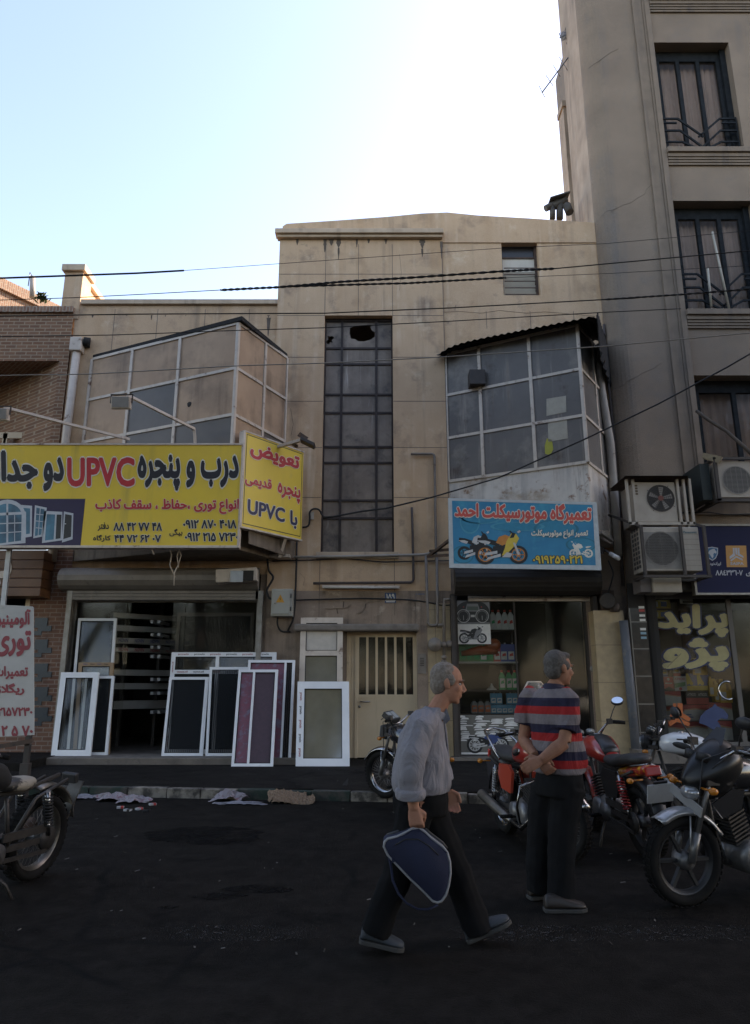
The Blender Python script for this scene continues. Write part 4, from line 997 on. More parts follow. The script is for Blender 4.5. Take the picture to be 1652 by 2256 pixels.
# racks of window profiles inside: each shelf arm row is a rack, each profile bundle a thing
M_upvc = mat('white_upvc', (.66,.66,.65), .35, var=(.58,.58,.57), var_scale=3)
M_ink = plain('blue_print', (.06,.07,.20), .5); M_inkr = plain('red_print', (.32,.05,.06), .5)
M_prof = mat('grey_profile', (.36,.345,.32), .4, var=(.28,.27,.25), var_scale=3)  # white profiles toned down to an even grey
rack = thing('profile_rack', 'dark steel rack of cantilever arms inside the window shop', 'rack', (PX(330,1500,15.2), 15.6, .25))
mb = MB()
for xx in (268, 345, 395): x = PX(xx, 1500, 15.7); mb.box(x-.03, x+.03, 15.7, 15.78, .25, 3.6)
part('uprights', mb, M_dkmetal, rack)
ys = [(1357,14),(1385,16),(1412,16),(1432,12),(1482,16),(1512,16),(1553,22)]
for k, (yy, h) in enumerate(ys):
    z = PZ(yy, 15.2); mb = MB()
    for xx in (345, 360): x = PX(xx, yy, 15.3); mb.box(x-.03, x+.03, 15.0, 15.7, z-.17, z-.11)
    part('arm', mb, M_upvc, rack)
    xa, xb = PX(252, yy, 15.2), PX(392, yy, 15.2); hh = h/1540*15.2*.5
    mb = MB(); a = Vector((xa, 15.05, z)); b = Vector((xb, 16.1, z)); mb.bar(a, b, .22, hh*1.5); mb.bar(a+Vector((0,.3,.02)), b+Vector((0,.3,.02)), .2, hh*1.2)
    o = solo('profile_bundle', mb, M_prof, 'bundle of white window profiles on the dark rack, ' + ('topmost', 'second from the top', 'third from the top', 'fourth from the top', 'third from the bottom', 'second from the bottom', 'lowest')[k] + ' of its stack', 'profile', group='profile bundles in the shop')
    if k in (2, 3):
        d = (b-a); L = d.length; pl = Plane(a + d.normalized().cross(Vector((0,0,1)))*.115, d); m_ = MB()
        for q in range(5):
            u0 = .1 + q*L/5; letter(m_, pl, 'NOVIN', [(u0,-.03),(u0+.2,-.03),(u0+.2,.045),(u0,.045)], .006, 0, .02)
        part('printed_tape', m_, M_ink if k == 2 else M_inkr, o)
# large bronze insect screen standing inside behind the right pane
mb = MB(); x0, x1 = PX(388,1400,14.7), PX(558,1400,14.7); z1 = PZ(1350,14.7)
for (a,b,c,d) in ((x0,x0+.07,.26,z1),(x1-.07,x1,.26,z1)): mb.box(a,b,14.68,14.72,c,d)
mb.box(x0+.07,x1-.07,14.68,14.72,z1-.07,z1)
bs = solo('window_screen', mb, M_darkframe, 'tall bronze framed insect screen inside the shop behind the glass', 'window frame')
def mesh_mat(name, c, period=.012, alpha=.5):
    m, n, l, b = newmat(name); n.remove(b)
    tc = n.new('ShaderNodeTexCoord'); wv = n.new('ShaderNodeTexWave'); wv.inputs['Scale'].default_value = 9; l.new(tc.outputs['Object'], wv.inputs['Vector'])
    d = n.new('ShaderNodeBsdfDiffuse'); d.inputs[0].default_value = (*c,1); t = n.new('ShaderNodeBsdfTransparent'); x = n.new('ShaderNodeMixShader')
    mr = n.new('ShaderNodeMapRange'); mr.inputs[3].default_value = alpha-.12; mr.inputs[4].default_value = alpha+.12; l.new(wv.outputs[1], mr.inputs[0]); l.new(mr.outputs[0], x.inputs[0])
    l.new(t.outputs[0], x.inputs[1]); l.new(d.outputs[0], x.inputs[2]); l.new(x.outputs[0], n['Material Output'].inputs[0]); return m
M_mesh = mesh_mat('insect_mesh', (.05,.05,.05), alpha=.62)
mb = MB(); mb.rect(front(14.7), x0+.05, .27, x1-.05, z1-.05); part('mesh', mb, M_mesh, bs)

# ------------------------------------------------------------------ right shop: dark shutter, glass front, posters, shelves of bottles
GY2 = 14.36
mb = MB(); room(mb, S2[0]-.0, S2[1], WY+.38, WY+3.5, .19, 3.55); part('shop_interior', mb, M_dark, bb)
mb = MB(); mb.add([(S2[0],WY,.192),(S2[1],WY,.192),(S2[1],WY+3.4,.192),(S2[0],WY+3.4,.192)], [(0,1,2,3)]); part('shop_floor', mb, M_step, bb)
zt2 = PZ(1311,GY2); xd = PX(1140,1500,GY2)
mb = MB()
for xx in (S2[0]+.03, S2[1]-.03): mb.box(xx-.03, xx+.03, GY2-.03, GY2+.04, .19, zt2+.3)
mb.box(xd-.015, xd+.015, GY2-.02, GY2+.03, .19, zt2); mb.box(S2[0]+.06, S2[1]-.06, GY2-.03, GY2+.03, zt2, zt2+.25)
sf2 = part('shopfront', mb, M_dkmetal, bb)
mb = MB(); mb.rect(front(GY2), S2[0]+.06, .2, xd-.015, zt2); part('pane', mb, M_shopglass, sf2)
mb = MB(); mb.rect(front(GY2), xd+.015, .2, S2[1]-.06, zt2); part('pane', mb, M_shopglass, sf2)
mb = MB(); hx = P(1312,1474,GY2); mb.lathe([(.075,0),(.075,.02),(.05,.03),(0,.03)], (hx.x-.05, GY2-.01, hx.z), (0,-1,0), 16); part('lock', mb, M_steel, sf2)
sh2 = thing('roller_shutter', 'dark brown roller shutter coiled under the blue sign', 'shutter', (PX(1160,1280,13.7), 13.7, 3.3))
M_slatd = mat('dark_shutter_slats', (.05,.042,.035), .6, .2, var=(.035,.03,.026), var_scale=4, streak=((.08,.065,.05), 6, .6, .75))
coil(PX(1003,1280,13.75), PX(1326,1280,13.75), PZ(1308,13.75), PZ(1246,13.75), 13.72, 'shutter_coil', M_slatd, sh2, 9)
for xx in (1000, 1319):
    mb = MB(); x = PX(xx, 1450, 14.1); mb.box(x-.04, x+.04, 14.05, 14.25, .19, 3.3); part('guide_rail', mb, M_dkmetal, sh2)
mb = MB(); a = P(1031,1318,GY2-.05); b = P(1303,1318,GY2-.05); mb.bar(a, b, .08, .13)
solo('blind_case', mb, M_white_metal, 'long cream blind case across the top of the right shop window', 'blind', bevel=.01)

# posters stuck to the glass
M_paper = plain('poster_paper', (.80,.78,.74), .5); M_pk = plain('poster_black', (.02,.02,.022), .35); M_pg = plain('poster_grey', (.25,.25,.26), .4)
M_pl = plain('poster_light', (.55,.54,.52), .4); M_pr = plain('poster_red', (.45,.05,.04), .4); M_pb = plain('poster_blue', (.05,.08,.22), .4); M_po = plain('poster_orange', (.60,.24,.05), .4)
M_pteal = plain('poster_green_screen', (.10,.13,.11), .4); M_py = plain('poster_yellow', (.68,.50,.07), .4)
def ring2(mb, pl, c, r, wd, e, mi, n=28, ky=1.0):
    o_ = [(c[0]+r*math.cos(2*math.pi*i/n), c[1]+r*ky*math.sin(2*math.pi*i/n)) for i in range(n)]
    i_ = [(c[0]+(r-wd)*math.cos(2*math.pi*i/n), c[1]+(r-wd)*ky*math.sin(2*math.pi*i/n)) for i in range(n)]
    mb.add([pl.at(*p, e) for p in o_+i_], [(i, (i+1) % n, (i+1) % n + n, i+n) for i in range(n)], mi)
def disc2(mb, pl, c, r, e, mi, n=24, ky=1.0): mb.sheet(pl, [(c[0]+r*math.cos(2*math.pi*i/n), c[1]+r*ky*math.sin(2*math.pi*i/n)) for i in range(n)], e, mi)
def bike_art(mb, pl, box, e, K, flip=False, spokes=6, cruiser=False):
    """printed picture of a sports motorcycle; box = (a0,b0,a1,b1); K = indices: tyre, rim, body, dark, light, accent"""
    a0, b0, a1, b1 = box; W_, H_ = a1-a0, b1-b0
    def T(p): return (a0 + (1-p[0] if flip else p[0])*W_, b0 + p[1]*H_)
    def pg(pts, mi, ee=0):
        q = [T(p) for p in pts]
        ar = sum(q[i-1][0]*q[i][1]-q[i][0]*q[i-1][1] for i in range(len(q)))
        mb.sheet(pl, q if ar > 0 else q[::-1], e+ee, mi)
    ky = 1.0
    for (cx_, r_) in ((.19,.185),(.81,.175)):
        c = T((cx_, .27)); r = r_*W_
        ring2(mb, pl, c, r, r*.28, e+.0010, K[0]); ring2(mb, pl, c, r*.73, r*.10, e+.0011, K[1]); disc2(mb, pl, c, r*.2, e+.0012, K[1])
        for s_ in range(spokes):
            a = s_*math.pi*2/spokes; d = Vector((math.cos(a), math.sin(a))); q = Vector((-d.y, d.x))*r*.05
            pts = [Vector(c)+d*r*.15+q, Vector(c)+d*r*.15-q, Vector(c)+d*r*.68-q, Vector(c)+d*r*.68+q]; mb.sheet(pl, [tuple(p) for p in pts], e+.0011, K[1])
        ring2(mb, pl, c, r*.42, r*.06, e+.0013, K[3])
    pg([(.33,.22),(.62,.2),(.66,.45),(.58,.55),(.34,.5)], K[3], .0014)                       # engine
    pg([(.17,.24),(.2,.32),(.42,.38),(.42,.3)], K[4], .0016)                                # swingarm
    pg([(.05,.62),(.2,.60),(.42,.50),(.5,.56),(.42,.64),(.22,.72),(.06,.74)], K[3], .0017)   # seat and tail
    pg([(.04,.66),(.2,.66),(.3,.62),(.26,.55),(.12,.6)], K[4], .0018)
    pg([(.4,.60),(.46,.76),(.58,.82),(.68,.76),(.64,.6),(.52,.52)], K[2], .0019)             # tank
    pg([(.6,.64),(.7,.86),(.79,.84),(.84,.72),(.78,.56),(.66,.38),(.6,.3),(.5,.24),(.56,.44)], K[5], .0020)   # fairing
    pg([(.66,.72),(.72,.88),(.78,.86),(.74,.74)], K[3], .0021); pg([(.5,.2),(.66,.2),(.7,.3),(.6,.34)], K[4], .0022)
    pg([(.72,.6),(.76,.6),(.84,.28),(.80,.26)], K[4], .0023); pg([(.2,.12),(.24,.2),(.48,.3),(.48,.22)], K[4], .0015)
    pg([(.80,.9),(.86,.95),(.88,.9),(.83,.86)], K[4], .0018); pg([(.70,.84),(.66,.92),(.68,.94),(.73,.86)], K[3], .0018)
gp = front(GY2 - .006)
def poster(name, label, box, mats, draw, bgi=0, group=None):
    q0, q1 = gp.hit(box[0], box[3]), gp.hit(box[2], box[1]); mb = MB()
    mb.prism(gp, [(q0[0],q0[1]),(q1[0],q0[1]),(q1[0],q1[1]),(q0[0],q1[1])], -.001, .002, bgi)
    draw(mb, q0[0], q0[1], q1[0], q1[1]); return solo(name, mb, mats, label, 'poster')
def dash(mb, a0, b0, a1, b1):
    W_, H_ = a1-a0, b1-b0; N = 30
    arc = [(a0, b0+.05*H_), (a1, b0+.05*H_)] + [(a0+W_*(.5+.5*math.cos(t)), b0+H_*(.25+.75*math.sin(t)**.6)) for t in [math.pi*k/N for k in range(1,N)]]
    mb.sheet(gp, arc, .0025, 1)
    mb.sheet(gp, [(a0+.28*W_,b0+.52*H_),(a0+.72*W_,b0+.52*H_),(a0+.66*W_,b0+.86*H_),(a0+.34*W_,b0+.86*H_)], .003, 2); mb.rect(gp, a0+.34*W_, b0+.58*H_, a0+.66*W_, b0+.74*H_, .0032, 3)
    for cx_ in (.23,.77):
        c = (a0+cx_*W_, b0+.33*H_); ring2(mb, gp, c, .195*W_, .018*W_, .0034, 4); disc2(mb, gp, c, .17*W_, .0030, 1)
        for k in range(24):
            t = R(-50 + k*280/23); d = Vector((math.cos(t), math.sin(t))); p = Vector(c)+d*.13*W_; q = Vector((-d.y,d.x))*.004*W_
            mb.sheet(gp, [tuple(p+q), tuple(p-q), tuple(p-q+d*.03*W_), tuple(p+q+d*.03*W_)], .0034, 4)
        mb.rect(gp, c[0]-.006*W_, c[1]-.12*W_, c[0]+.006*W_, c[1]+.01*W_, .0036, 4)
    mb.rect(gp, a0+.445*W_, b0+.28*H_, a0+.555*W_, b0+.38*H_, .0034, 4)
    for k in (.24,.76): disc2(mb, gp, (a0+k*W_, b0+.72*H_), .018*W_, .0034, 5, 10)
poster('window_poster', 'poster of a motorcycle dashboard with two round dials on the shop glass', (1004,1323,1078,1374), [M_pg, M_pk, M_pg, M_pteal, M_pl, M_pr], dash)
poster('window_poster', 'white poster of a black sports motorcycle below the dashboard poster', (1003,1375,1080,1419), [M_paper, M_pk, M_pg, M_pl], lambda mb,a0,b0,a1,b1: bike_art(mb, gp, (a0+.1*(a1-a0), b0+.05*(b1-b0), a1-.1*(a1-a0), b1-.05*(b1-b0)), .003, (1,2,1,1,2,2)))
def chopper(mb, a0, b0, a1, b1):
    r = random.Random(4); W_, H_ = a1-a0, b1-b0
    for k in range(46):                         # peeling planks of the painted wall behind the bike
        y = b0+H_*(.34 + .62*(k//4)/11.5); x = a0+W_*(.02+.24*(k % 4) + r.uniform(0,.06)); ww = W_*r.uniform(.12,.24); hh = H_*r.uniform(.018,.045)
        pts = [(x,y),(min(x+ww,a1-.01),y+r.uniform(-.2,.2)*hh),(min(x+ww*.96,a1-.01),y+hh),(x+ww*.5,y+hh*1.3),(x+.02*W_,y+hh*.9)]
        mb.sheet(gp, pts, .0025, 1)
    mb.rect(gp, a0, b0, a1, b0+.05*H_, .0026, 1)
    bike_art(mb, gp, (a0+.16*W_, b0+.10*H_, a0+.84*W_, b0+.60*H_), .003, (2,3,4,2,3,4), spokes=10)
poster('window_poster', 'large poster of a blue chopper before peeling white planks at the shop window foot', (1006,1575,1142,1662), [plain('poster_dull', (.16,.15,.13), .5), M_paper, M_pk, M_pl, M_pb], chopper)
M_panel = None

# shelves and bottles
sv = thing('display_shelves', 'dark display shelves behind the right shop glass', 'shelf', (PX(1070,1500,14.7), 14.7, .19))
shelf_y = [1418-40, 1458, 1520, 1573]
SZ = {}
xL, xR = S2[0]+.08, PX(1138,1500,14.7)
for k, yy in enumerate((1388, 1458, 1520, 1572)):
    z = PZ(yy, 14.6); SZ[k] = z; mb = MB(); mb.box(xL, xR, 14.48, 14.95, z-.03, z)
    part('shelf', mb, M_upvc if k == 1 else M_dkmetal, sv, label='pale grey shelf' if k == 1 else None)
mb = MB()
for xx in (xL+.0, xR-.03): mb.box(xx, xx+.03, 14.9, 14.94, .19, 3.0)
part('uprights', mb, M_dkmetal, sv)
def bottle(x, z, w_, h, body, cap, lab, kind, label, group, y=14.6):
    """oil bottles and cans: shape by kind"""
    w_ *= 1.12; h *= 1.14
    t = thing('oil_bottle' if kind != 'can' else 'oil_can', label, 'bottle' if kind != 'can' else 'can', (x, y, z), 0, group)
    mb = MB(); d = w_*.55
    if kind == 'can':
        mb.box(x-w_/2, x+w_/2, y-d/2, y+d/2, z, z+h); o = part('body', mb, body, t, bevel=.006)
        mb = MB(); mb.lathe([(w_*.12,0),(w_*.12,h*.08)], (x+w_*.22, y, z+h), (0,0,1), 10); part('cap', mb, cap, t)
    else:
        rings = []
        for (k, f) in ((0,.9),(.05,1.0),(.62,1.0),(.76,.8),(.86,.42),(.9,.32)):
            hw, hd = w_/2*f, d/2*f; c_ = min(hw, hd)*.5
            rings.append([Vector((x+a*hw+b_*c_, y+g_*hd+h_*c_, z+h*k)) for a, b_, g_, h_ in ((-1,0,-1,1),(-1,1,-1,0),(1,-1,-1,0),(1,0,-1,1),(1,0,1,-1),(1,-1,1,0),(-1,1,1,0),(-1,0,1,-1))])
        mb.loft(rings, smooth=False); part('body', mb, body, t)
        mb = MB(); mb.lathe([(w_*.19,0),(w_*.19,h*.1),(w_*.15,h*.11),(0,h*.11)], (x, y, z+h*.895), (0,0,1), 10); part('cap', mb, cap, t)
    mb = MB(); mb.rect(front(y-d/2-.002), x-w_*.38, z+h*.12, x+w_*.38, z+h*.58); mb.sheet(front(y-d/2-.003), [(x-w_*.25,z+h*.3),(x+w_*.3,z+h*.34),(x+w_*.22,z+h*.5),(x-w_*.2,z+h*.44)], 0, 1)
    part('paper_label', mb, lab, t)
    return t
M_bw = plain('white_bottle', (.80,.79,.76), .35); M_bg = plain('green_bottle', (.05,.42,.14), .35); M_br = plain('red_cap', (.70,.07,.05), .4)
M_bgd = plain('dark_green_can', (.08,.30,.10), .3); M_bb = plain('blue_can', (.10,.34,.55), .3); M_bnav = plain('navy_can', (.08,.12,.42), .3); M_bred = plain('red_can', (.65,.08,.06), .3)
M_bgrey = plain('grey_jug', (.30,.29,.28), .4); M_by = plain('yellow_jug', (.62,.36,.02), .35); M_borange = plain('orange_label', (.62,.16,.05), .5)
pos = lambda x: PX(x, 1480, 14.6)
ORD = ('first', 'second', 'third', 'fourth', 'fifth', 'sixth', 'seventh', 'eighth', 'ninth', 'tenth')
for k, x in enumerate((1090,1103,1117,1130)):
    bottle(pos(x), SZ[0], .115, .36, M_bw, M_br, [M_bw, M_br if k != 0 else M_bg], 'b', 'white oil bottle with red cap on the top shelf, %s from the left' % ORD[k], 'white oil bottles on the top shelf')
for k, (x, m, c) in enumerate(((1020,M_bgd,'dark green'),(1035,M_bgd,'dark green'),(1050,M_bgd,'dark green'),(1066,M_bg,'bright green'),(1080,M_bgd,'dark green'),(1096,M_bred,'red'),(1111,M_bnav,'navy blue'),(1127,M_bnav,'navy blue'))):
    bottle(pos(x), SZ[1], .135, .31, m, M_bw, [M_bw if m is not M_bgd else M_bg, M_bg if k < 5 else M_br], 'can', '%s oil can on the pale shelf, %s from the left' % (c, ORD[k]), 'oil cans on the pale shelf')
for k, x in enumerate((1105,1120,1133)):
    bottle(pos(x), SZ[2], .115, .34, M_bg, M_br, [M_bw, M_bg], 'b', 'bright green oil bottle with red cap, %s of three' % ('leftmost','middle','rightmost')[k], 'bright green bottles on the third shelf')
for k, x in enumerate((1042,1056,1071)):
    bottle(pos(x), SZ[3], .125, .24, M_bgrey, M_dkmetal, [M_borange, M_bgrey], 'b', 'grey jug with orange label on the lowest shelf, %s of three' % ('leftmost','middle','rightmost')[k], 'grey jugs on the lowest shelf')
for k, x in enumerate((1084,1096,1108,1120,1132)):
    bottle(pos(x), SZ[3], .105, .15, M_bb, M_steel, [M_bw, M_bb], 'can', 'blue and white tin in the lower row of tins, %s from the left' % ORD[k], 'blue tins on the lowest shelf')
for k, x in enumerate((1084,1097,1119,1131)):
    bottle(pos(x), SZ[3]+.178, .105, .19, M_bb, M_steel, [M_bw, M_bb], 'can', 'blue and white tin stacked in the upper row of tins, %s from the left' % ORD[k], 'blue tins on the lowest shelf')
mb = MB(); c = P(1083,1514,14.6); mb.lathe([(.10,0),(.10,.012),(.05,.05),(.02,.10),(.012,.13)], (c.x,14.6,SZ[2]), (0,0,1), 18)
solo('funnel', mb, M_bw, 'small white funnel standing upside down left of the green bottles', 'funnel')
mb = MB(); mb.tube([P(1016,1440,14.55), P(1060,1432,14.55), P(1096,1436,14.55)], [.05,.10,.05], 12); mb.ell(P(1085,1422,14.55), (.17,0,0), (0,.08,0), (.02,0,.14))
solo('fairing_panel', mb, mat('orange_fairing', (.55,.13,.035), .3, coat=.5), 'orange motorcycle fairing lying over the row of oil cans', 'fairing')

# ------------------------------------------------------------------ far right shop: glass with big lettering, stacked goods
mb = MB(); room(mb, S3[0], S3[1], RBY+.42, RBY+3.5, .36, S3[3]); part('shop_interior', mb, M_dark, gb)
GY3 = RBY + .12
mb = MB(); mb.box(S3[0], S3[0]+.06, GY3-.04, GY3+.04, .4, S3[3]); xd3 = PX(1613,1450,GY3); mb.box(xd3, xd3+.09, GY3-.03, GY3+.04, .4, S3[3]); mb.box(S3[0]+.06, S3[1], GY3-.03, GY3+.03, S3[3]-.12, S3[3]); mb.box(S3[0]+.06, S3[1], GY3-.04, GY3+.03, .4, .47)
sf3 = part('shopfront', mb, mat('shop_frame', (.10,.09,.08), .5), gb)
mb = MB(); mb.rect(front(GY3), S3[0]+.06, .47, xd3, S3[3]-.12); pane3 = part('pane', mb, M_shopglass, sf3)
mb = MB(); mb.rect(front(GY3), xd3+.09, .47, S3[1], S3[3]-.12); part('pane', mb, M_shopglass, sf3)
g3 = front(GY3 - .004); M_gold = plain('gold_vinyl', (.40,.345,.16), .55); M_navyv = plain('navy_vinyl', (.025,.03,.08), .5)
def write3(s, x0, y0, x1, y1):
    mb = MB(); q = qpx(g3, x0, y0, x1, y1); letter(mb, g3, s, q, .001, 1, .095, ref=.055); letter(mb, g3, s, q, .0045, 0, .055); return mb
a = solo('window_lettering', write3('پراید', 1446, 1331, 1606, 1404), [M_gold, M_navyv], 'gold window lettering edged in navy, upper line on the spare parts shop glass', 'lettering')
a = solo('window_lettering', write3('پژو', 1458, 1405, 1606, 1479), [M_gold, M_navyv], 'gold window lettering edged in navy, lower line on the spare parts shop glass', 'lettering')
mb = MB(); c = P(1600,1521,GY3-.02); n = 20; mb.tube([c + Vector((.16*math.cos(t)*.9, -.05*math.sin(t*1.0)**2, .17*math.sin(t))) for t in [R(60)+R(240)*i/n for i in range(n+1)]], .018, 8)
solo('door_handle_ring', mb, plain('polished_chrome', (.55,.55,.55), .15, 1), 'curved chrome pull handle on the spare parts shop glass', 'handle')
def carton(name, label, cat, x0, y0, x1, y1, Y, mats, marks=None, group=None, dep=.22):
    a, b = P(x0, y1, Y), P(x1, y0, Y); mb = MB(); mb.box(a.x, b.x, Y, Y+dep, a.z, b.z); pl = front(Y-.002); W_, H_ = b.x-a.x, b.z-a.z
    for mk in (marks or []):
        if mk[0] == 'r': mb.rect(pl, a.x+mk[1]*W_, a.z+mk[2]*H_, a.x+mk[3]*W_, a.z+mk[4]*H_, mk[6] if len(mk) > 6 else .0, mk[5])
        elif mk[0] == 'p': mb.sheet(pl, [(a.x+u*W_, a.z+v*H_) for u, v in mk[1]], .001, mk[2])
        elif mk[0] == 'd': disc2(mb, pl, (a.x+mk[1]*W_, a.z+mk[2]*H_), mk[3]*W_, .002, mk[4], 18)
        elif mk[0] == 't': letter(mb, pl, mk[1], [(a.x+mk[2]*W_, a.z+mk[3]*H_), (a.x+mk[4]*W_, a.z+mk[3]*H_), (a.x+mk[4]*W_, a.z+mk[5]*H_), (a.x+mk[2]*W_, a.z+mk[5]*H_)], .003, mk[6], .02)
    return solo(name, mb, mats, label, cat, group=group)
CM = [plain('white_carton', (.52,.51,.50), .5), plain('carton_red', (.45,.05,.045), .4), plain('carton_blue', (.06,.10,.28), .4), plain('carton_yellow', (.62,.45,.05), .4), M_pk, plain('carton_green', (.10,.25,.10), .4), M_po]
CR = [CM[1]] + CM; CB = [CM[2]] + CM; CK = [M_pk] + CM
Yb = 14.25
for k, (x, y) in enumerate(((1440,1592),(1515,1576),(1575,1570),(1440,1556))):
    pass
crate_marks = [('p', [(0,.72),(.5,.78),(1,.66),(1,1),(0,1)], 1), ('p', [(0,.66),(.5,.72),(1,.60),(1,.64),(.5,.76),(0,.70)], 6), ('r', .08,.2,.35,.26,2), ('r', .08,.36,.28,.42,2)]
spots3 = [(1440,1632,1508,1592,'bottom row, leftmost'),(1509,1632,1562,1590,'bottom row, beside the horse cutout'),(1563,1632,1612,1588,'bottom row, rightmost'),(1440,1591,1508,1556,'second row, leftmost'),(1509,1589,1562,1553,'second row, middle'),(1563,1587,1612,1548,'second row, rightmost'),(1440,1555,1500,1523,'third row, left')]
for k, (x0, y1, x1, y0, w_) in enumerate(spots3):
    carton('parts_carton', 'white carton with red top band, %s of the stack' % w_, 'carton', x0, y0, x1-1, y1-1, Yb + .01*(k % 2), CM, crate_marks, 'white cartons stacked in the spare parts window')
for k, (x0, x1) in enumerate(((1438,1461),(1462,1484))):
    carton('red_box', 'red box with a bright round badge, %s of the pair' % ('left','right')[k], 'box', x0, 1491, x1, 1522, Yb, CR, [('d', .5,.82,.12,1), ('r', .2,.5,.8,.58,1), ('p', [(0,0),(1,0),(1,.1),(.5,.3),(0,.1)], 5)], 'red boxes over the cartons')
carton('white_box', 'white green striped box between the red and blue boxes', 'box', 1485, 1490, 1511, 1522, Yb, CM, [('t', 'ATROD', .1,.74,.9,.9,1), ('p', [(.1,.2),(.9,.35),(.9,.62),(.1,.5)], 5), ('d', .5,.14,.12,1)])
for k, (x0, x1) in enumerate(((1514,1536),(1538,1560))):
    carton('oil_box', 'blue and yellow oil filter box, %s of the pair' % ('left','right')[k], 'box', x0, 1484, x1, 1521, Yb, CB, [('p', [(0,.3),(.5,.5),(.2,1),(0,1)], 4), ('r', 0,0,1,.28,4), ('d', .4,.42,.16,4)], 'blue and yellow boxes')
    carton('oil_box', 'black over red box under the blue and yellow one, %s of the pair' % ('left','right')[k], 'box', x0-1, 1523, x1-1, 1552, Yb, CK, [('t', 'ATROD', .12,.64,.88,.86,1), ('r', 0,0,1,.5,2)], 'black and red boxes')
def jug(x0, y0, x1, y1, Y, label, m=None):
    a, b = P(x0, y1, Y), P(x1, y0, Y); W_, H_ = b.x-a.x, b.z-a.z; pl = front(Y+.1); mb = MB()
    mb.prism(pl, [(a.x,a.z),(b.x,a.z),(b.x,a.z+.7*H_),(b.x-.12*W_,a.z+.9*H_),(a.x+.42*W_,a.z+.9*H_),(a.x+.40*W_,a.z+H_),(a.x+.12*W_,a.z+H_),(a.x+.1*W_,a.z+.82*H_),(a.x,a.z+.7*H_)], 0, .14, 0, [[(a.x+.62*W_,a.z+.5*H_),(a.x+.8*W_,a.z+.5*H_),(a.x+.84*W_,a.z+.78*H_),(a.x+.56*W_,a.z+.78*H_)]])
    mb.rect(front(Y-.042), a.x+.1*W_, a.z+.1*H_, a.x+.55*W_, a.z+.45*H_, 0, 1)
    solo('oil_jug', mb, [m or M_by, CM[0]], label, 'jug', group='yellow oil jugs in the spare parts window', bevel=.006)
jug(1526,1450,1553,1487,Yb,'yellow oil jug standing highest, above the blue boxes'); jug(1562,1491,1574,1534,Yb,'slim yellow oil jug right of the blue boxes'); jug(1585,1496,1606,1548,Yb,'large yellow oil jug rightmost by the chrome handle'); jug(1574,1500,1585,1546,Yb+.02,'yellow oil jug half hidden between two others')
mb = MB(); po = front(GY3-.004)      # cutouts stuck to the glass: orange three-armed emblem and blue horse head
def cut(name, label, pts_list, m):
    mb = MB()
    for pts in pts_list:
        q = [po.hit(x, y) for x, y in pts]; ar = sum(q[i-1][0]*q[i][1]-q[i][0]*q[i-1][1] for i in range(len(q)))
        mb.prism(po, q if ar > 0 else q[::-1], 0, .003)
    return solo(name, mb, m, label, 'sticker')
zx = lambda pts: [((2200+.4875*x)/1.816, (2600+.4875*y)/1.816) for x, y in pts]
cut('emblem_sticker', 'orange three armed emblem sticker low on the spare parts glass', [zx([(1010,440),(1036,440),(1036,540),(965,585),(958,550),(1010,520)]), zx([(1046,436),(1088,440),(1090,520),(1155,560),(1140,590),(1046,540)]), zx([(968,592),(1040,550),(1150,600),(1140,628),(1044,590),(985,628)])], plain('orange_vinyl', (.50,.13,.03), .5))
cut('horse_sticker', 'dark blue horse head sticker low on the spare parts glass', [zx([(1222,600),(1235,545),(1275,500),(1330,470),(1352,440),(1372,462),(1425,490),(1465,535),(1455,570),(1400,560),(1375,585),(1400,625),(1395,680),(1370,708),(1330,650),(1280,620)])], plain('blue_vinyl', (.03,.05,.14), .5))
for k, (x0, y0, x1, y1) in enumerate(((1430,1322,1476,1340),(1432,1345,1474,1362),(1432,1368,1470,1386))):
    carton('yellow_pack', 'flat yellow pack hanging at the upper left of the spare parts window, %s down' % ('first','second','third')[k], 'pack', x0+5, y0, x1, y1, 14.5, [CM[3]] + CM, [('r', .1,.2,.35,.8,1), ('r', .5,.2,.8,.8,3)], 'yellow packs in the spare parts window', .03)
carton('red_strip_box', 'narrow red box on a shelf left of the gold lettering', 'box', 1440, 1381, 1476, 1388, 14.5, CR, [('r', 0,0,.15,1,1)], None, .1)
carton('paper_notice', 'small pale notice at the top of the spare parts glass', 'notice', 1498, 1319, 1526, 1330, GY3+.02, CM, [('r', .2,.1,1,.6,4)], None, .004)
for k, (x0, y0, x1, y1, c) in enumerate(((1459,1476,1470,1494,0),(1484,1470,1497,1492,0))):
    carton('spray_box', 'small %s box standing on the red boxes' % ('plain white', 'white and red')[k], 'box', x0, y0, x1, y1, Yb+.04, CM, [('r', 0,.1,1,.4,2 if k == 0 else 1), ('r', .2,.55,.8,.75,3)], None, .08)
# ------------------------------------------------------------------ signs
M_yellow = mat('sign_yellow', (.76,.54,.04), .45, var=(.70,.49,.045), var_scale=1.5, streak=((.45,.33,.06), 4, .56, .78), blotch=((.62,.45,.09), 2.5, .6, .8), bump=.5, bump_scale=2.2)
M_ltr_k = plain('letter_black', (.015,.013,.018), .5); M_ltr_r = plain('letter_red', (.50,.026,.03), .5); M_ltr_w = plain('letter_white', (.78,.74,.63), .5)
M_ltr_n = plain('letter_navy', (.02,.018,.07), .5); M_purple = plain('sign_purple', (.028,.018,.06), .5); M_pale = plain('printed_frame', (.52,.54,.56), .5); M_teal = mat('printed_glass', (.10,.28,.38), .5, var=(.03,.05,.08), var_scale=1.6)
YS = 12.72
ps = front(YS - .06)
ya, yb = P(-70, 1203, YS), P(534, 983, YS)
ysign = thing('shop_sign', 'wide yellow sign with black and red lettering and purple picture panel', 'sign', ((ya.x+yb.x)/2, YS, ya.z))
mb = MB(); mb.box(ya.x, yb.x, YS-.06, YS+.10, ya.z, yb.z); part('board', mb, M_yellow, ysign)
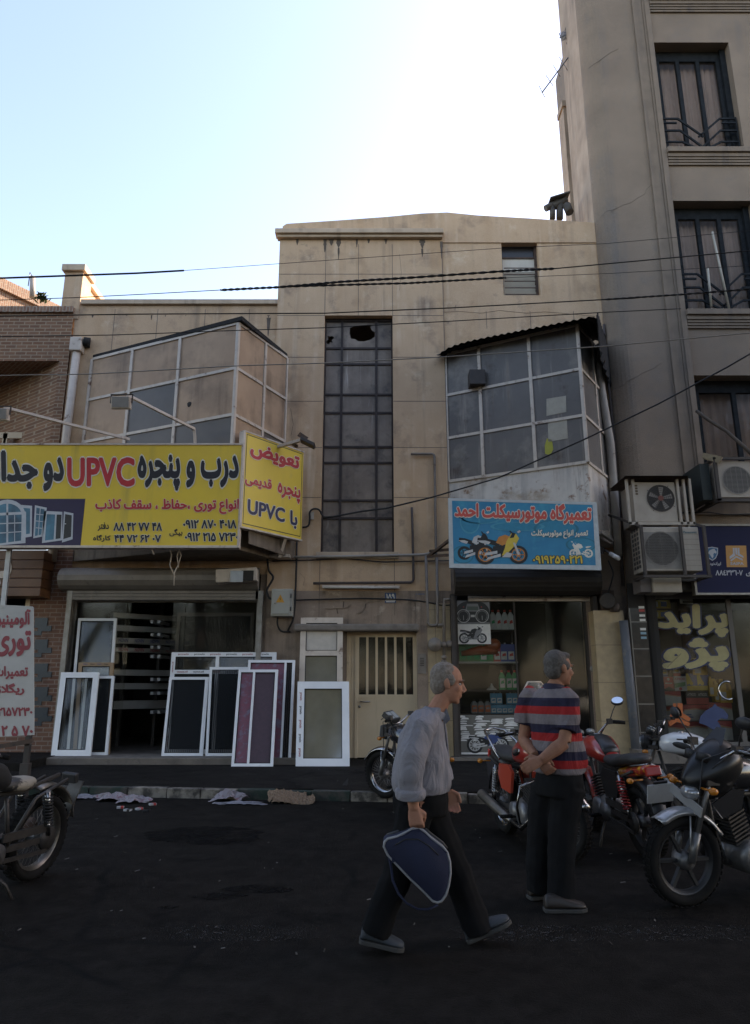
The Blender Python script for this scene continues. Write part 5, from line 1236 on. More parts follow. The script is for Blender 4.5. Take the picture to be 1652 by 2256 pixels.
mb = MB(); mb.box(ya.x, yb.x+.03, YS-.075, YS+.12, yb.z+.001, yb.z+.035); mb.box(yb.x+.001, yb.x+.03, YS-.075, YS+.12, ya.z-.04, yb.z); mb.box(ya.x, yb.x, YS-.07, YS+.12, ya.z-.045, ya.z-.001)
part('board_edge', mb, M_white_metal, ysign)
def wl_(s, x0, y0, x1, y1, m, bold=.03, edge=None, em=None, nm='lettering'): return write(nm, ps, s, qpx(ps, x0, y0, x1, y1), m, ysign, .004, bold, edge, em)
wl_('درب و پنجره', 303, 1001, 526, 1082, M_ltr_k, .05, .035, M_ltr_w)
wl_('UPVC', 148, 1007, 297, 1073, M_ltr_r, .035, .03, M_ltr_w)
wl_('دو', 95, 1006, 141, 1083, M_ltr_k, .05, .035, M_ltr_w)
wl_('جدار', -26, 992, 84, 1082, M_ltr_k, .05, .035, M_ltr_w)
wl_('انواع توری ،حفاظ ، سقف کاذب', 210, 1099, 527, 1133, M_ltr_r, .04, .03, M_ltr_w)
wl_('دفتر', 215, 1151, 240, 1170, M_ltr_k, .03); wl_('کارگاه', 205, 1178, 244, 1194, M_ltr_k, .03); wl_('بیگی', 373, 1165, 402, 1182, M_ltr_k, .03)
wl_('۸۸ ۴۲ ۷۷ ۴۸', 250, 1151, 357, 1170, M_ltr_k, .04, .04, M_ltr_w); wl_('۴۴ ۷۲ ۶۲ ۰۷', 252, 1178, 355, 1195, M_ltr_k, .04, .04, M_ltr_w)
wl_('۰۹۱۲ ۸۷۰ ۴۰۱۸', 403, 1145, 521, 1165, M_ltr_k, .04, .04, M_ltr_w); wl_('۰۹۱۲ ۲۱۵ ۷۲۳۰', 407, 1173, 525, 1193, M_ltr_k, .04, .04, M_ltr_w)
mb = MB(); q0 = ps.hit(-70, 1203.2); q1 = ps.hit(188, 1099); mb.rect(ps, q0[0], q0[1], q1[0], q1[1], .003, 0)
S_ = lambda pts: [ps.hit(.4167*x, 936.1+.4167*y) for x, y in pts]
def shp(pts, e, mi):
    q = S_(pts); ar = sum(q[i-1][0]*q[i][1]-q[i][0]*q[i-1][1] for i in range(len(q))); mb.sheet(ps, q if ar > 0 else q[::-1], e, mi)
arch = [(-40,640),(-40,440)] + [(40+95*math.cos(R(t)), 480-85*math.sin(R(t))) for t in range(150, -1, -15)] + [(135,625)]
shp(arch, .005, 1); shp([(-20,630),(-20,470)] + [(40+75*math.cos(R(t)), 478-62*math.sin(R(t))) for t in range(150, -1, -15)] + [(112,612)], .006, 2)
shp([(-10,466),(115,460),(115,474),(-10,480)], .007, 1); shp([(34,405),(44,405),(44,630),(34,630)], .007, 1); shp([(76,470),(80,470),(80,620),(76,620)], .007, 1); shp([(-10,520),(115,515),(115,521),(-10,526)], .007, 1); shp([(-10,570),(115,562),(115,567),(-10,576)], .007, 1)
shp([(70,420),(170,428),(168,590),(132,596),(132,470)], .0045, 1); shp([(85,436),(160,442),(158,575),(138,578),(138,460)], .0048, 2)
shp([(185,425),(248,438),(226,590),(176,600)], .005, 1); shp([(193,437),(236,447),(218,580),(185,588)], .006, 2)
for k in range(3): shp([(190,470+k*36),(232,474+k*36),(231,478+k*36),(189,474+k*36)], .007, 1)
shp([(212,435),(216,436),(204,585),(200,586)], .007, 1)
shp([(232,455),(330,460),(330,610),(222,625)], .005, 1); shp([(248,472),(292,474),(284,606),(238,612)], .006, 2); shp([(300,474),(326,475),(320,600),(294,604)], .006, 3)
shp([(338,458),(388,468),(384,605),(328,622)], .005, 1); shp([(345,472),(380,478),(376,592),(335,604)], .006, 3); shp([(334,520),(350,521),(350,526),(334,525)], .007, 1)
part('picture_panel', mb, [M_purple, M_pale, M_teal, M_pk], ysign)
# braces under and lamp arms above are separate things
c0 = Vector((PX(535.5,1050,YS), YS-.02, 0)); c1 = Vector((PX(667,1050,13.95), 13.95, 0))
pa = Plane(c0, c1-c0); LA = (c1-c0).length; zlo, zhi = 4.40, 6.26
asign = thing('shop_sign', 'small angled yellow sign with red lettering turned toward the stair tower', 'sign', ((c0.x+c1.x)/2, (c0.y+c1.y)/2, zlo))
mb = MB(); mb.prism(pa, [(.02,zlo),(LA,zlo),(LA,zhi),(.02,zhi)], -.12, 0, 0); part('board', mb, M_yellow, asign)
mb = MB(); 
for (a0,b0,a1,b1) in ((.045,zlo+.05,LA-.03,zlo+.065),(.045,zhi-.045,LA-.03,zhi-.03),(.045,zlo+.065,.058,zhi-.045),(LA-.043,zlo+.065,LA-.03,zhi-.045)): mb.rect(pa, a0, b0, a1, b1, .003)
part('border_line', mb, M_ltr_k, asign)
mb = MB(); mb.prism(pa, [(-.02,zlo-.03),(LA+.02,zlo-.03),(LA+.02,zlo-.002),(-.02,zlo-.002)], -.13, .012); mb.prism(pa, [(-.02,zhi+.002),(LA+.02,zhi+.002),(LA+.02,zhi+.03),(-.02,zhi+.03)], -.13, .012); mb.prism(pa, [(-.03,zlo),(.019,zlo),(.019,zhi),(-.03,zhi)], -.13, .012); part('board_edge', mb, M_white_metal, asign)
def wa(s, u0, u1, v0, v1, m, bold, edge=.03):
    H_ = zhi - zlo; write('lettering', pa, s, [(u0*LA, zhi-v1*H_), (u1*LA, zhi-v1*H_), (u1*LA, zhi-v0*H_), (u0*LA, zhi-v0*H_)], m, asign, .004, bold, edge, M_ltr_w)
wa('تعویض', .09, .93, .07, .26, M_ltr_r, .05); wa('پنجره', .56, .96, .425, .61, M_ltr_r, .04); wa('قدیمی', .03, .46, .43, .57, M_ltr_r, .04)
wa('UPVC', .09, .70, .70, .86, M_ltr_n, .035); wa('با', .79, .92, .70, .90, M_ltr_n, .04)

# floodlights on arms above the sign
def flood(label, joints, head, r=.03):
    t = thing('floodlight', label, 'lamp', head, 0, 'floodlights over the yellow signs')
    mb = MB()
    for a, b in zip(joints[:-1], joints[1:]): mb.bar(a, b, r*1.6, r*1.6)
    part('arm', mb, M_white_metal, t)
    h = Vector(head); mb = MB(); mb.obox(h, (1,0,0), (0,1,.25), (0,-.25,1), .17, .05, .11); part('housing', mb, M_white_metal, t, bevel=.015)
    mb = MB(); mb.obox(h + Vector((0,.055,-.0)), (1,0,0), (0,1,.25), (0,-.25,1), .14, .008, .085); mb.obox(h + Vector((0,-.052,.0)), (1,0,0), (0,1,.25), (0,-.25,1), .145, .006, .09); part('lamp_glass', mb, plain('lamp_glass', (.36,.35,.33), .2), t)
    mb = MB(); mb.bar(h+Vector((-.19,0,.0)), h+Vector((-.19,0,.16)), .015, .03); mb.bar(h+Vector((.19,0,.0)), h+Vector((.19,0,.16)), .015, .03); mb.bar(h+Vector((-.2,0,.16)), h+Vector((.2,0,.16)), .03, .015); part('bracket', mb, M_dkmetal, t)
flood('white floodlight on an arm before the middle of the left bay', [P(430,982,YS+.06), P(428,945,YS+.02), P(388,925,12.3), P(280,870,11.6)], P(267,888,11.55))
flood('white floodlight at the left edge on a long arm before the brick house', [P(286,968,YS+.04), P(150,934,12.2), P(8,897,11.6)], P(-2,914,11.55))
mb = MB()
t = thing('floodlight', 'dark floodlight on a short arm above the angled yellow sign', 'lamp', P(676,975,13.2), 0, 'floodlights over the yellow signs')
mb.bar(P(610,985,13.4), P(676,966,13.1), .06, .06); part('arm', mb, M_white_metal, t)
h = P(678,976,13.05); mb = MB(); mb.obox(h, (1,.0,-.5), (0,1,0), (.5,0,1), .15, .12, .035); part('housing', mb, M_dkmetal, t, bevel=.01)
mb = MB(); mb.bar(P(664,966,13.05), P(670,958,13.05), .02, .2); mb.bar(P(640,975,13.3), P(655,984,13.3), .09, .05); part('bracket', mb, M_rust, t)
# galvanised posts of the sign
mb = MB(); a = G(6,1700,.13); mb.bar(Vector((PX(13,1330,12.9), 12.9, .13)), Vector((PX(21,1207,12.9), 12.9, PZ(1207,12.9))), .09, .05)
solo('sign_post', mb, mat('galvanised_post', (.42,.42,.42), .45, .5, var=(.33,.33,.33), var_scale=9), 'pale galvanised post under the left end of the wide yellow sign', 'post', bevel=.004)
mb = MB(); mb.bar(P(614,1227,13.9), P(628,1183,13.75), .07, .07); mb.box(PX(585,1225,14.1), PX(640,1225,14.1), 13.95, 14.3, PZ(1228,14.0), PZ(1222,14.0))
solo('sign_brace', mb, M_white_metal, 'slanting white brace below the angled yellow sign', 'brace')
mb = MB(); mb.bar(P(333,1205,12.8), P(339,1222,12.8), .045, .02); solo('torn_strip', mb, M_white_metal, 'torn white strip hanging from the bottom of the wide yellow sign', 'strip')
for k, pts in enumerate(([(372,1206),(378,1222),(374,1245),(386,1272)],[(392,1205),(399,1224),(392,1245),(384,1262),(383,1290)],[(396,1208),(390,1225),(393,1250)])):
    mb = MB(); mb.tube([P(x, y, 13.0) for x, y in pts], .011, 6)
    solo('loose_wire', mb, M_white_metal, 'pale loose wire dangling under the yellow sign, %s of three' % ('leftmost','longest','shortest')[k], 'wire', group='loose wires under the yellow sign')

# placard on the left
YP = 10.4
pp = front(YP - .012); x0 = PX(-95,1480,YP); x1 = PX(75,1480,YP)
pl_ = thing('placard', 'white painted board with dull red handwriting on a dark post at the left edge', 'sign', (PX(52,1700,YP), YP, .0))
mb = MB(); a, b, c, d = pp.hit(-95,1628), pp.hit(75,1619), pp.hit(74,1336), pp.hit(-95,1327); mb.prism(pp, [a, b, (c[0],c[1]-.02), (c[0]-.02,c[1]), d], -.012, 0)
part('board', mb, mat('chalky_board', (.50,.49,.46), .6, var=(.43,.42,.39), var_scale=3, blotch=((.22,.19,.16), 6, .66, .78)), pl_)
M_dred = plain('faded_red_paint', (.30,.055,.065), .6)
for s, q in (('آلومینیوم', (-20,1342,68,1391)), ('توری', (-12,1389,69,1447)), ('تعمیرات', (-14,1467,62,1497)), ('ریگلاژ', (-10,1505,54,1532)), ('۰۹۱۲۲۱۵۷۲۳۰', (-42,1558,72,1578)), ('۶ ۲ ۵ ۷۰', (-18,1598,73,1622))):
    write('handwriting', pp, s, qpx(pp, *q), M_dred, pl_, .004, .045)
mb = MB(); xx = PX(52,1700,YP); mb.box(xx-.035, xx+.035, YP+.005, YP+.07, 0, PZ(1620,YP)); mb.box(xx-.06, xx+.06, YP-.01, YP+.09, .0, PZ(1682,YP)); part('post', mb, M_dkmetal, pl_)
mb = MB(); mb.bar(P(-20,1648,YP-.02), P(72,1632,YP-.02), .05, .06); part('cross_bar', mb, M_rust, pl_)

# blue sign of the motorcycle repair shop
YB = 12.9; pb = front(YB)
bsign = thing('shop_sign', 'blue repair shop banner with red lettering and a pictured motorcycle', 'sign', (PX(1155,1180,YB), YB, PZ(1250,YB)))
cs = [pb.hit(993.5,1247.5), pb.hit(1320,1251.5), pb.hit(1310.8,1109), pb.hit(990.8,1099.6)]
M_blue = mat('sign_blue', (.045,.26,.42), .4, var=(.03,.17,.32), var_scale=1.3, blotch=((.075,.36,.46), .9, .5, .65), bump=.5, bump_scale=3)
mb = MB(); mb.prism(pb, cs, -.05, 0); part('board', mb, [M_blue], bsign)
mb = MB(); inn = [(cs[0][0]+.05,cs[0][1]+.05),(cs[1][0]-.06,cs[1][1]+.05),(cs[2][0]-.05,cs[2][1]-.03),(cs[3][0]+.04,cs[3][1]-.03)]
mb.prism(pb, [(cs[0][0]-.03,cs[0][1]-.03),(cs[1][0]+.04,cs[1][1]-.04),(cs[2][0]+.03,cs[2][1]+.02),(cs[3][0]-.03,cs[3][1]+.02)], -.06, .004, 0, [inn]); part('banner_edge', mb, plain('banner_white', (.50,.53,.53), .5), bsign)
mb = MB()
for (x, y, rx, ry, mi) in ((1060,1140,46,14,0),(1035,1150,22,26,0),(1225,1165,50,20,1),(1280,1200,34,16,1),(1020,1222,24,20,1),(1140,1160,60,10,0)):
    c = pb.hit(x, y); k = abs(pb.hit(x+rx, y)[0]-c[0]); h = abs(pb.hit(x, y+ry)[1]-c[1]); ring2(mb, pb, c, k, k*.12, .003 + .0002*mi, mi, 40, h/k)
    mb.sheet(pb, [(c[0]+k*.86*math.cos(2*math.pi*i/36), c[1]+h*.86*math.sin(2*math.pi*i/36)) for i in range(36)], .0022 + .0002*len(mb.f) % .001, 2)
part('printed_swirls', mb, [plain('swirl_light', (.08,.33,.44), .4), plain('swirl_dark', (.035,.19,.27), .4), plain('swirl_mid', (.04,.245,.38), .4)], bsign)
def wb(s, q, m, bold, edge, em): write('lettering', pb, s, q, m, bsign, .005, bold, edge, em)
M_ltr_red2 = plain('letter_coral', (.62,.10,.075), .5)
h0 = pb.hit(1001,1147); h1 = pb.hit(1303,1157); h2 = pb.hit(1303,1111); h3 = pb.hit(1001,1103)
wb('تعمیرگاه موتورسیکلت احمد', [h0, h1, h2, h3], M_ltr_red2, .05, .05, M_ltr_w)
wb('تعمیر انواع موتورسیکلت', qpx(pb, 1170, 1167, 1295, 1187), M_ltr_w, .04, .02, M_ltr_k)
wb('۰۹۱۹۲۵۹۰۲۲۱', qpx(pb, 1173, 1224, 1283, 1242), M_py, .04, .05, M_ltr_k)
q = qpx(pb, 1047, 1164, 1165, 1244); mb = MB()
q2 = qpx(pb, 1008, 1166, 1090, 1238); bike_art(mb, pb, (q2[0][0], q2[0][1], q2[1][0], q2[3][1]), .004, (0,0,1,0,1,0)); bike_art(mb, pb, (q[0][0], q[0][1], q[1][0], q[3][1]), .008, (0,2,2,0,1,3))
part('printed_motorcycle', mb, [M_pk, M_pl, M_po, M_py], bsign)
mb = MB(); q = qpx(pb, 1254, 1190, 1307, 1230); bike_art(mb, pb, (q[0][0], q[0][1], q[1][0], q[3][1]), .004, (0,0,0,1,0,0), flip=True); part('printed_outline', mb, [M_ltr_w, M_blue], bsign)
mb = MB()
for (a, b) in ((P(945,1225,13.9),P(990,1190,13.0)),(P(942,1226,13.95),P(1000,1222,13.05)),(P(948,1214,14.2),P(1000,1210,13.0)),(P(1000,1155,13.05),P(998,1250,13.05))): mb.bar(a, b, .05, .05)
solo('sign_bracket', mb, M_rust, 'rusty steel bracket holding the left end of the blue banner', 'bracket')

# dark blue spare parts sign at the right
YD = 13.35; pd = front(YD)
dsign = thing('shop_sign', 'dark navy shop sign with two car emblems at the right edge', 'sign', (PX(1650,1230,YD), YD, PZ(1306,YD)))
mb = MB(); a, b = pd.hit(1536,1306), pd.hit(1536,1159); X1 = a[0]+3.2
mb.box(a[0], X1, YD, YD+.12, a[1], b[1]); part('board', mb, mat('sign_navy', (.010,.012,.048), .55, spec=.2), dsign)
mb = MB(); mb.box(a[0]-.04, a[0]-.001, YD-.02, YD+.13, a[1]-.04, b[1]+.04); mb.box(a[0], X1, YD-.02, YD+.13, a[1]-.04, a[1]-.001); mb.box(a[0], X1, YD-.02, YD+.13, b[1]+.001, b[1]+.04); part('board_edge', mb, M_steel, dsign)
D_ = lambda pts: [pd.hit(1404.2+.1709*x, 963.7+.1709*y) for x, y in pts]
def dshp(mb, pts, e, mi):
    q = D_(pts); ar = sum(q[i-1][0]*q[i][1]-q[i][0]*q[i-1][1] for i in range(len(q))); mb.sheet(pd, q if ar > 0 else q[::-1], e, mi)
mb = MB(); dshp(mb, [(1135,1395),(1400,1395),(1415,1672),(1150,1672)], .003, 0)
for pts in ([(1228,1425),(1250,1425),(1252,1500),(1262,1525),(1190,1568),(1184,1540),(1230,1500)],[(1258,1425),(1282,1425),(1284,1500),(1272,1518),(1262,1500)],[(1290,1425),(1312,1425),(1316,1500),(1362,1530),(1366,1556),(1284,1516),(1290,1500)],
            [(1196,1580),(1272,1528),(1352,1566),(1356,1590),(1272,1548),(1206,1600)]): dshp(mb, pts, .005, 1)
part('square_emblem', mb, [plain('emblem_orange', (.52,.25,.05), .4), plain('emblem_silver', (.45,.45,.47), .4)], dsign)
mb = MB(); dshp(mb, [(880,1425),(960,1410),(1038,1425),(1036,1500),(1010,1560),(966,1590),(915,1560),(888,1500)], .003, 0); dshp(mb, [(890,1434),(960,1420),(1028,1434),(1026,1498),(1002,1550),(966,1578),(924,1552),(898,1498)], .005, 1)
dshp(mb, [(905,1500),(925,1460),(960,1440),(992,1434),(996,1448),(1018,1475),(1014,1498),(985,1490),(975,1510),(980,1530),(966,1562),(945,1530),(922,1500),(912,1510)], .007, 0); part('shield_emblem', mb, [plain('emblem_white', (.46,.48,.5), .4), plain('emblem_blue', (.03,.12,.24), .4)], dsign)
mb = MB(); letter(mb, pd, 'SAIPA', [pd.hit(1608.5,1245), pd.hit(1638,1245), pd.hit(1638,1238.5), pd.hit(1608.5,1238.5)], .006, 0, .03); part('lettering', mb, plain('emblem_silver', (.45,.45,.47)), dsign)
for s, q in (('ایرانخودرو', (1556,1238,1588,1247)), ('٨٨٤٣٣٦٠٧', (1576,1256,1636,1268)), ('(ی', (1643,1256,1660,1270))): write('lettering', pd, s, qpx(pd, *q), MATS['emblem_silver'], dsign, .004, .03)

# address plates
def plate(label, x0, y0, x1, y1, Y, s, sub=True):
    pl = front(Y); a, b = pl.hit(x0, y1), pl.hit(x1, y0); mb = MB(); mb.box(a[0], b[0], Y, Y+.012, a[1], b[1])
    o = solo('address_plate', mb, plain('plate_blue', (.025,.07,.19), .35), label, 'plate', group='blue address plates'); h = b[1]-a[1]; w_ = b[0]-a[0]
    if s: write('digits', pl, s, [(a[0]+.12*w_, a[1]+.42*h), (a[0]+.88*w_, a[1]+.42*h), (a[0]+.88*w_, a[1]+.9*h), (a[0]+.12*w_, a[1]+.9*h)], M_ltr_w, o, .003, .02)
    if sub:
        mb = MB(); mb.rect(pl, a[0]+.03*w_, a[1]+.22*h, a[0]+.97*w_, a[1]+.30*h, .003); mb.rect(pl, a[0]+.1*w_, a[1]+.06*h, a[0]+.9*w_, a[1]+.14*h, .003); part('white_band', mb, M_ltr_w, o)
plate('blue house number plate 189 above the steel street door', 848, 1306, 872, 1328, WY-.014, '۱۸۹'); plate('blue house number plate 185 beside the black tiled pier', 1399, 1281, 1420, 1300, RBY-.05, '۱۸۵')
mb = MB(); a, b = P(916,1320,WY-.012), P(936,1308,WY-.012); mb.box(a.x, b.x, WY-.012, WY-.001, a.z, b.z)
o = solo('address_plate', mb, mat('worn_plate', (.04,.10,.2), .6, blotch=((.2,.18,.15), 14, .5, .6)), 'small worn blue plate with faint white marks near the gas pipes', 'plate', group='blue address plates')
mb = MB(); pl = front(WY-.0125)
letter(mb, pl, 'ی-د', [(a.x+.04,a.z+.06),(b.x-.06,a.z+.06),(b.x-.06,b.z-.02),(a.x+.04,b.z-.02)], .002, 0, .02); part('faint_letters', mb, M_ltr_w, o)

# ------------------------------------------------------------------ fittings on the walls
# electricity cabinet
EX0, EX1, EZ0, EZ1 = PX(597,1325,13.95), PX(644,1325,13.95), PZ(1357,13.95), PZ(1297,13.95)
eb = thing('electricity_cabinet', 'grey metal electricity cabinet with an orange warning triangle', 'cabinet', ((EX0+EX1)/2, 13.95, EZ0))
M_cab = mat('cabinet_grey', (.34,.33,.28), .5, var=(.30,.29,.25), var_scale=3)
mb = MB(); mb.box(EX0, EX1, 13.97, 14.28, EZ0, EZ1); part('body', mb, M_cab, eb, bevel=.01)
mb = MB(); mb.box(EX0+.02, EX1-.05, 13.945, 13.969, EZ0+.04, EZ1-.03); dr_ = part('door', mb, M_cab, eb, bevel=.006)
pe = front(13.945); cx_ = (EX0+EX1)/2 - .03; cz_ = EZ0 + .62*(EZ1-EZ0)
mb = MB(); mb.sheet(pe, [(cx_-.085,cz_-.07),(cx_+.085,cz_-.07),(cx_,cz_+.09)], .002); mb.sheet(pe, [(cx_-.01,cz_-.04),(cx_+.015,cz_-.0),(cx_+.0,cz_),(cx_+.012,cz_+.04),(cx_-.018,cz_+.0),(cx_-.002,cz_)], .004, 1); part('warning_triangle', mb, [plain('warning_orange', (.55,.27,.02), .4), M_ltr_k], dr_)
mb = MB(); mb.lathe([(.018,0),(.018,.02),(0,.022)], (EX0+.08, 13.945, (EZ0+EZ1)/2-.02), (0,-1,0), 10); part('lock', mb, M_steel, dr_)
mb = MB()
for z in (EZ0+.14, EZ1-.14): mb.tube([(EX1-.03,13.94,z-.04),(EX1-.03,13.94,z+.04)], .012, 8)
part('hinge', mb, M_dkmetal, dr_)
def pipe(name, label, pts, Y, r, m, cat='pipe', group=None, n=8):
    mb = MB(); q = [P(x, y, Y) if len(p_) == 2 else P(x, y, p_[2]) for p_ in pts for x, y in [p_[:2]]]
    full = [q[0]]
    for i in range(1, len(q)-1):                            # rounded bends
        a = (q[i-1]-q[i]); b = (q[i+1]-q[i]); e = min(.06, a.length*.4, b.length*.4); a.normalize(); b.normalize()
        full += [q[i]+a*e, q[i]+(a+b)*e*.3, q[i]+b*e]
    full.append(q[-1]); mb.tube(full, r, n); return solo(name, mb, m, label, cat, group=group)
M_pipe = mat('dull_pipe', (.24,.21,.18), .6, .2, var=(.17,.14,.115), var_scale=5, blotch=((.13,.075,.045), 6, .6, .72)); M_pipe_d = mat('dark_pipe', (.085,.065,.055), .7, var=(.06,.045,.04), var_scale=6); M_pipe_l = mat('pale_conduit', (.36,.32,.27), .6, var=(.29,.25,.21), var_scale=4)
pipe('gas_pipe', 'thin rusty pipe bent like a hook left of the right bay', [(905,1000),(957,1000),(960,1208),(961,1240)], WY-.06, .028, M_pipe)
pipe('gas_pipe', 'dark vertical pipe turning along the wall above the fluorescent tube', [(907,1118),(909,1180),(911,1283),(690,1285)], WY-.06, .026, M_pipe_d)
pipe('gas_pipe', 'pale pipe running slantwise below the stair window', [(605,1228),(760,1226),(935,1222),(950,1218)], WY-.09, .028, M_pipe_l)
pipe('gas_pipe', 'grey U shaped pipe before the beige marble, left leg the higher', [(938,1224),(943,1378),(962,1378),(964,1370),(962,1226)], WY-.12, .030, M_pipe)
gm = thing('gas_meter', 'round grey gas meter regulator on a vertical pipe before the beige marble', 'gas meter', P(972,1420,14.1))
mb = MB(); q = [P(1000,1320,14.12), P(979,1321,14.12), P(978,1332,14.12), P(978,1456,14.12)]; mb.tube(q, .032, 10); mb.tube([P(965,1377,14.12), P(978,1377,14.12)], .03, 8); part('pipe', mb, M_pipe, gm)
c = P(958,1420,14.1); mb = MB(); mb.lathe([(.10,-.06),(.135,-.045),(.14,0),(.12,.03),(.07,.045),(.045,.075),(.0,.08)], c, (0,-1,0), 22); part('regulator', mb, M_pipe, gm)
mb = MB(); mb.tube([c, P(978,1420,14.1)], .035, 8); a = P(990,1419,14.1); mb.tube([P(978,1420,14.1), a], .03, 8); mb.lathe([(.05,-.06),(.065,0),(.05,.06),(0,.07)], a, (0,0,1), 12); mb.lathe([(.05,-.05),(.06,0),(.05,.05)], P(978,1420,14.1), (0,0,1), 10); mb.lathe([(.045,-.03),(.06,0),(.045,.03)], P(978,1448,14.1), (0,0,1), 10); mb.tube([P(972,1456,14.08), P(984,1456,14.08)], .02, 6); part('valve', mb, M_pipe, gm)
fl = thing('fluorescent_lamp', 'long pale fluorescent tube fitting above the street door', 'lamp', P(795,1293,14.2))
mb = MB(); a, b = P(710,1293,14.22), P(880,1294,14.22); mb.bar(a, b, .08, .06); part('fitting', mb, M_white_metal, fl)
mb = MB(); mb.tube([a+Vector((.04,-.07,-.02)), b+Vector((-.04,-.07,-.02))], .02, 8); part('tube', mb, plain('unlit_tube', (.5,.47,.42), .3), fl)
ic = thing('intercom', 'grey worn intercom panel on the door jamb', 'intercom', P(930,1460,14.25)); a, b = P(921,1484,14.25), P(938,1440,14.25)
mb = MB(); mb.box(a.x, b.x, 14.235, 14.262, a.z, b.z); part('panel', mb, M_pipe, ic); mb = MB()
for k in range(5): mb.box(a.x+.04, b.x-.04, 14.228, 14.234, b.z-.10-.035*k, b.z-.085-.035*k)
part('speaker_slots', mb, M_dkmetal, ic)
# downpipe by the brick house, downpipe at the right
mb = MB(); q = [P(168,770,LY-.13), P(164,800,LY-.11), P(152,950,LY-.09), P(143,1060,LY-.09), P(140,1180,LY-.09)]
x_ = PX(157,880,LY-.1); gp_ = thing('downpipe', 'cream drainpipe with a square hopper beside the brick house', 'drainpipe', (x_, LY-.1, 4.0))
mb = MB(); mb.tube([(x_,LY-.1,8.75),(x_-.02,LY-.1,7),(x_-.02,LY-.1,4.0)], .085, 12); part('pipe', mb, M_white_metal, gp_)
mb = MB(); mb.box(x_-.13, x_+.13, LY-.22, LY+.0, 8.72, 9.05); part('hopper', mb, M_white_metal, gp_, bevel=.02); mb = MB(); mb.tube([(x_+.13,LY-.1,8.98),(x_+.26,LY-.05,8.98)], .11, 12); part('outlet', mb, M_bitumen, gp_)
mb = MB(); mb.tube([P(1322,760,13.95), P(1318,800,13.95), P(1322,840,13.98), P(1345,980,14.0), P(1356,1130,14.0), P(1362,1225,14.0)], [.085,.075,.085,.085,.085,.08], 12)
solo('downpipe', mb, M_pipe_l, 'pale drainpipe squeezed between the right bay and the tall building', 'drainpipe')
mb = MB(); mb.tube([P(1330,715,14.2), P(1336,800,14.2), P(1352,960,14.2), P(1366,1140,14.2), P(1372,1290,14.1)], .03, 8); solo('thin_conduit', mb, M_pipe_d, 'thin dark conduit running down beside the pale drainpipe', 'pipe')
mb = MB(); xx = PX(1388,1500,13.85); mb.tube([(xx,13.85,.13),(xx-.01,13.85,1.5),(xx-.03,13.85,2.75)], .085, 12); solo('downpipe', mb, mat('weathered_blue_pipe', (.13,.13,.14), .6, var=(.08,.09,.105), var_scale=3, blotch=((.20,.17,.14), 4, .55, .7)), 'blue grey weathered pipe rising beside the black tiled pier', 'drainpipe')
# camera, siren
cc = thing('security_camera', 'white bullet security camera on a dark arm right of the blue banner', 'camera', P(1350,1222,13.2))
mb = MB(); a, b = P(1344,1220,13.2), P(1362,1230,13.05); mb.tube([a, b], .045, 12); mb.tube([b, b+(b-a)*.12], .036, 12); part('housing', mb, plain('camera_white', (.60,.58,.55), .35), cc)
mb = MB(); mb.tube([P(1345,1221,13.2), P(1336,1214,13.3), P(1326,1212,13.35)], .025, 8); mb.bar(P(1330,1214,13.3), P(1310,1210,13.4), .12, .12); part('mount', mb, M_dkmetal, cc)
mb = MB(); mb.bar(P(1323,1172,13.2), P(1348,1190,13.5), .07, .07); mb.bar(P(1320,1178,13.3), P(1340,1172,13.5), .04, .06); solo('lamp_bracket', mb, M_pipe_l, 'pale folded metal bracket behind the blue banner right edge', 'bracket')
sn = thing('alarm_siren', 'dark brown alarm siren hanging on the wall right of the dark shutter', 'siren', P(1337,1330,14.05))
c = P(1340,1328,14.0); mb = MB(); mb.box(c.x-.14, c.x+.14, 14.0, 14.28, c.z-.16, c.z+.26); part('box', mb, M_rust, sn, bevel=.02); mb = MB(); mb.lathe([(.05,-.05),(.10,.03),(.15,.10),(.16,.12),(.13,.12)], c+Vector((-.02,-.02,.02)), (-.3,-1,0), 18); part('horn', mb, M_dkmetal, sn)
mb = MB(); mb.lathe([(.09,-.08),(.10,0),(.09,.08),(0,.1)], c+Vector((.10,-.05,-.10)), (0,0,1), 14); part('bulb', mb, M_pipe_d, sn)

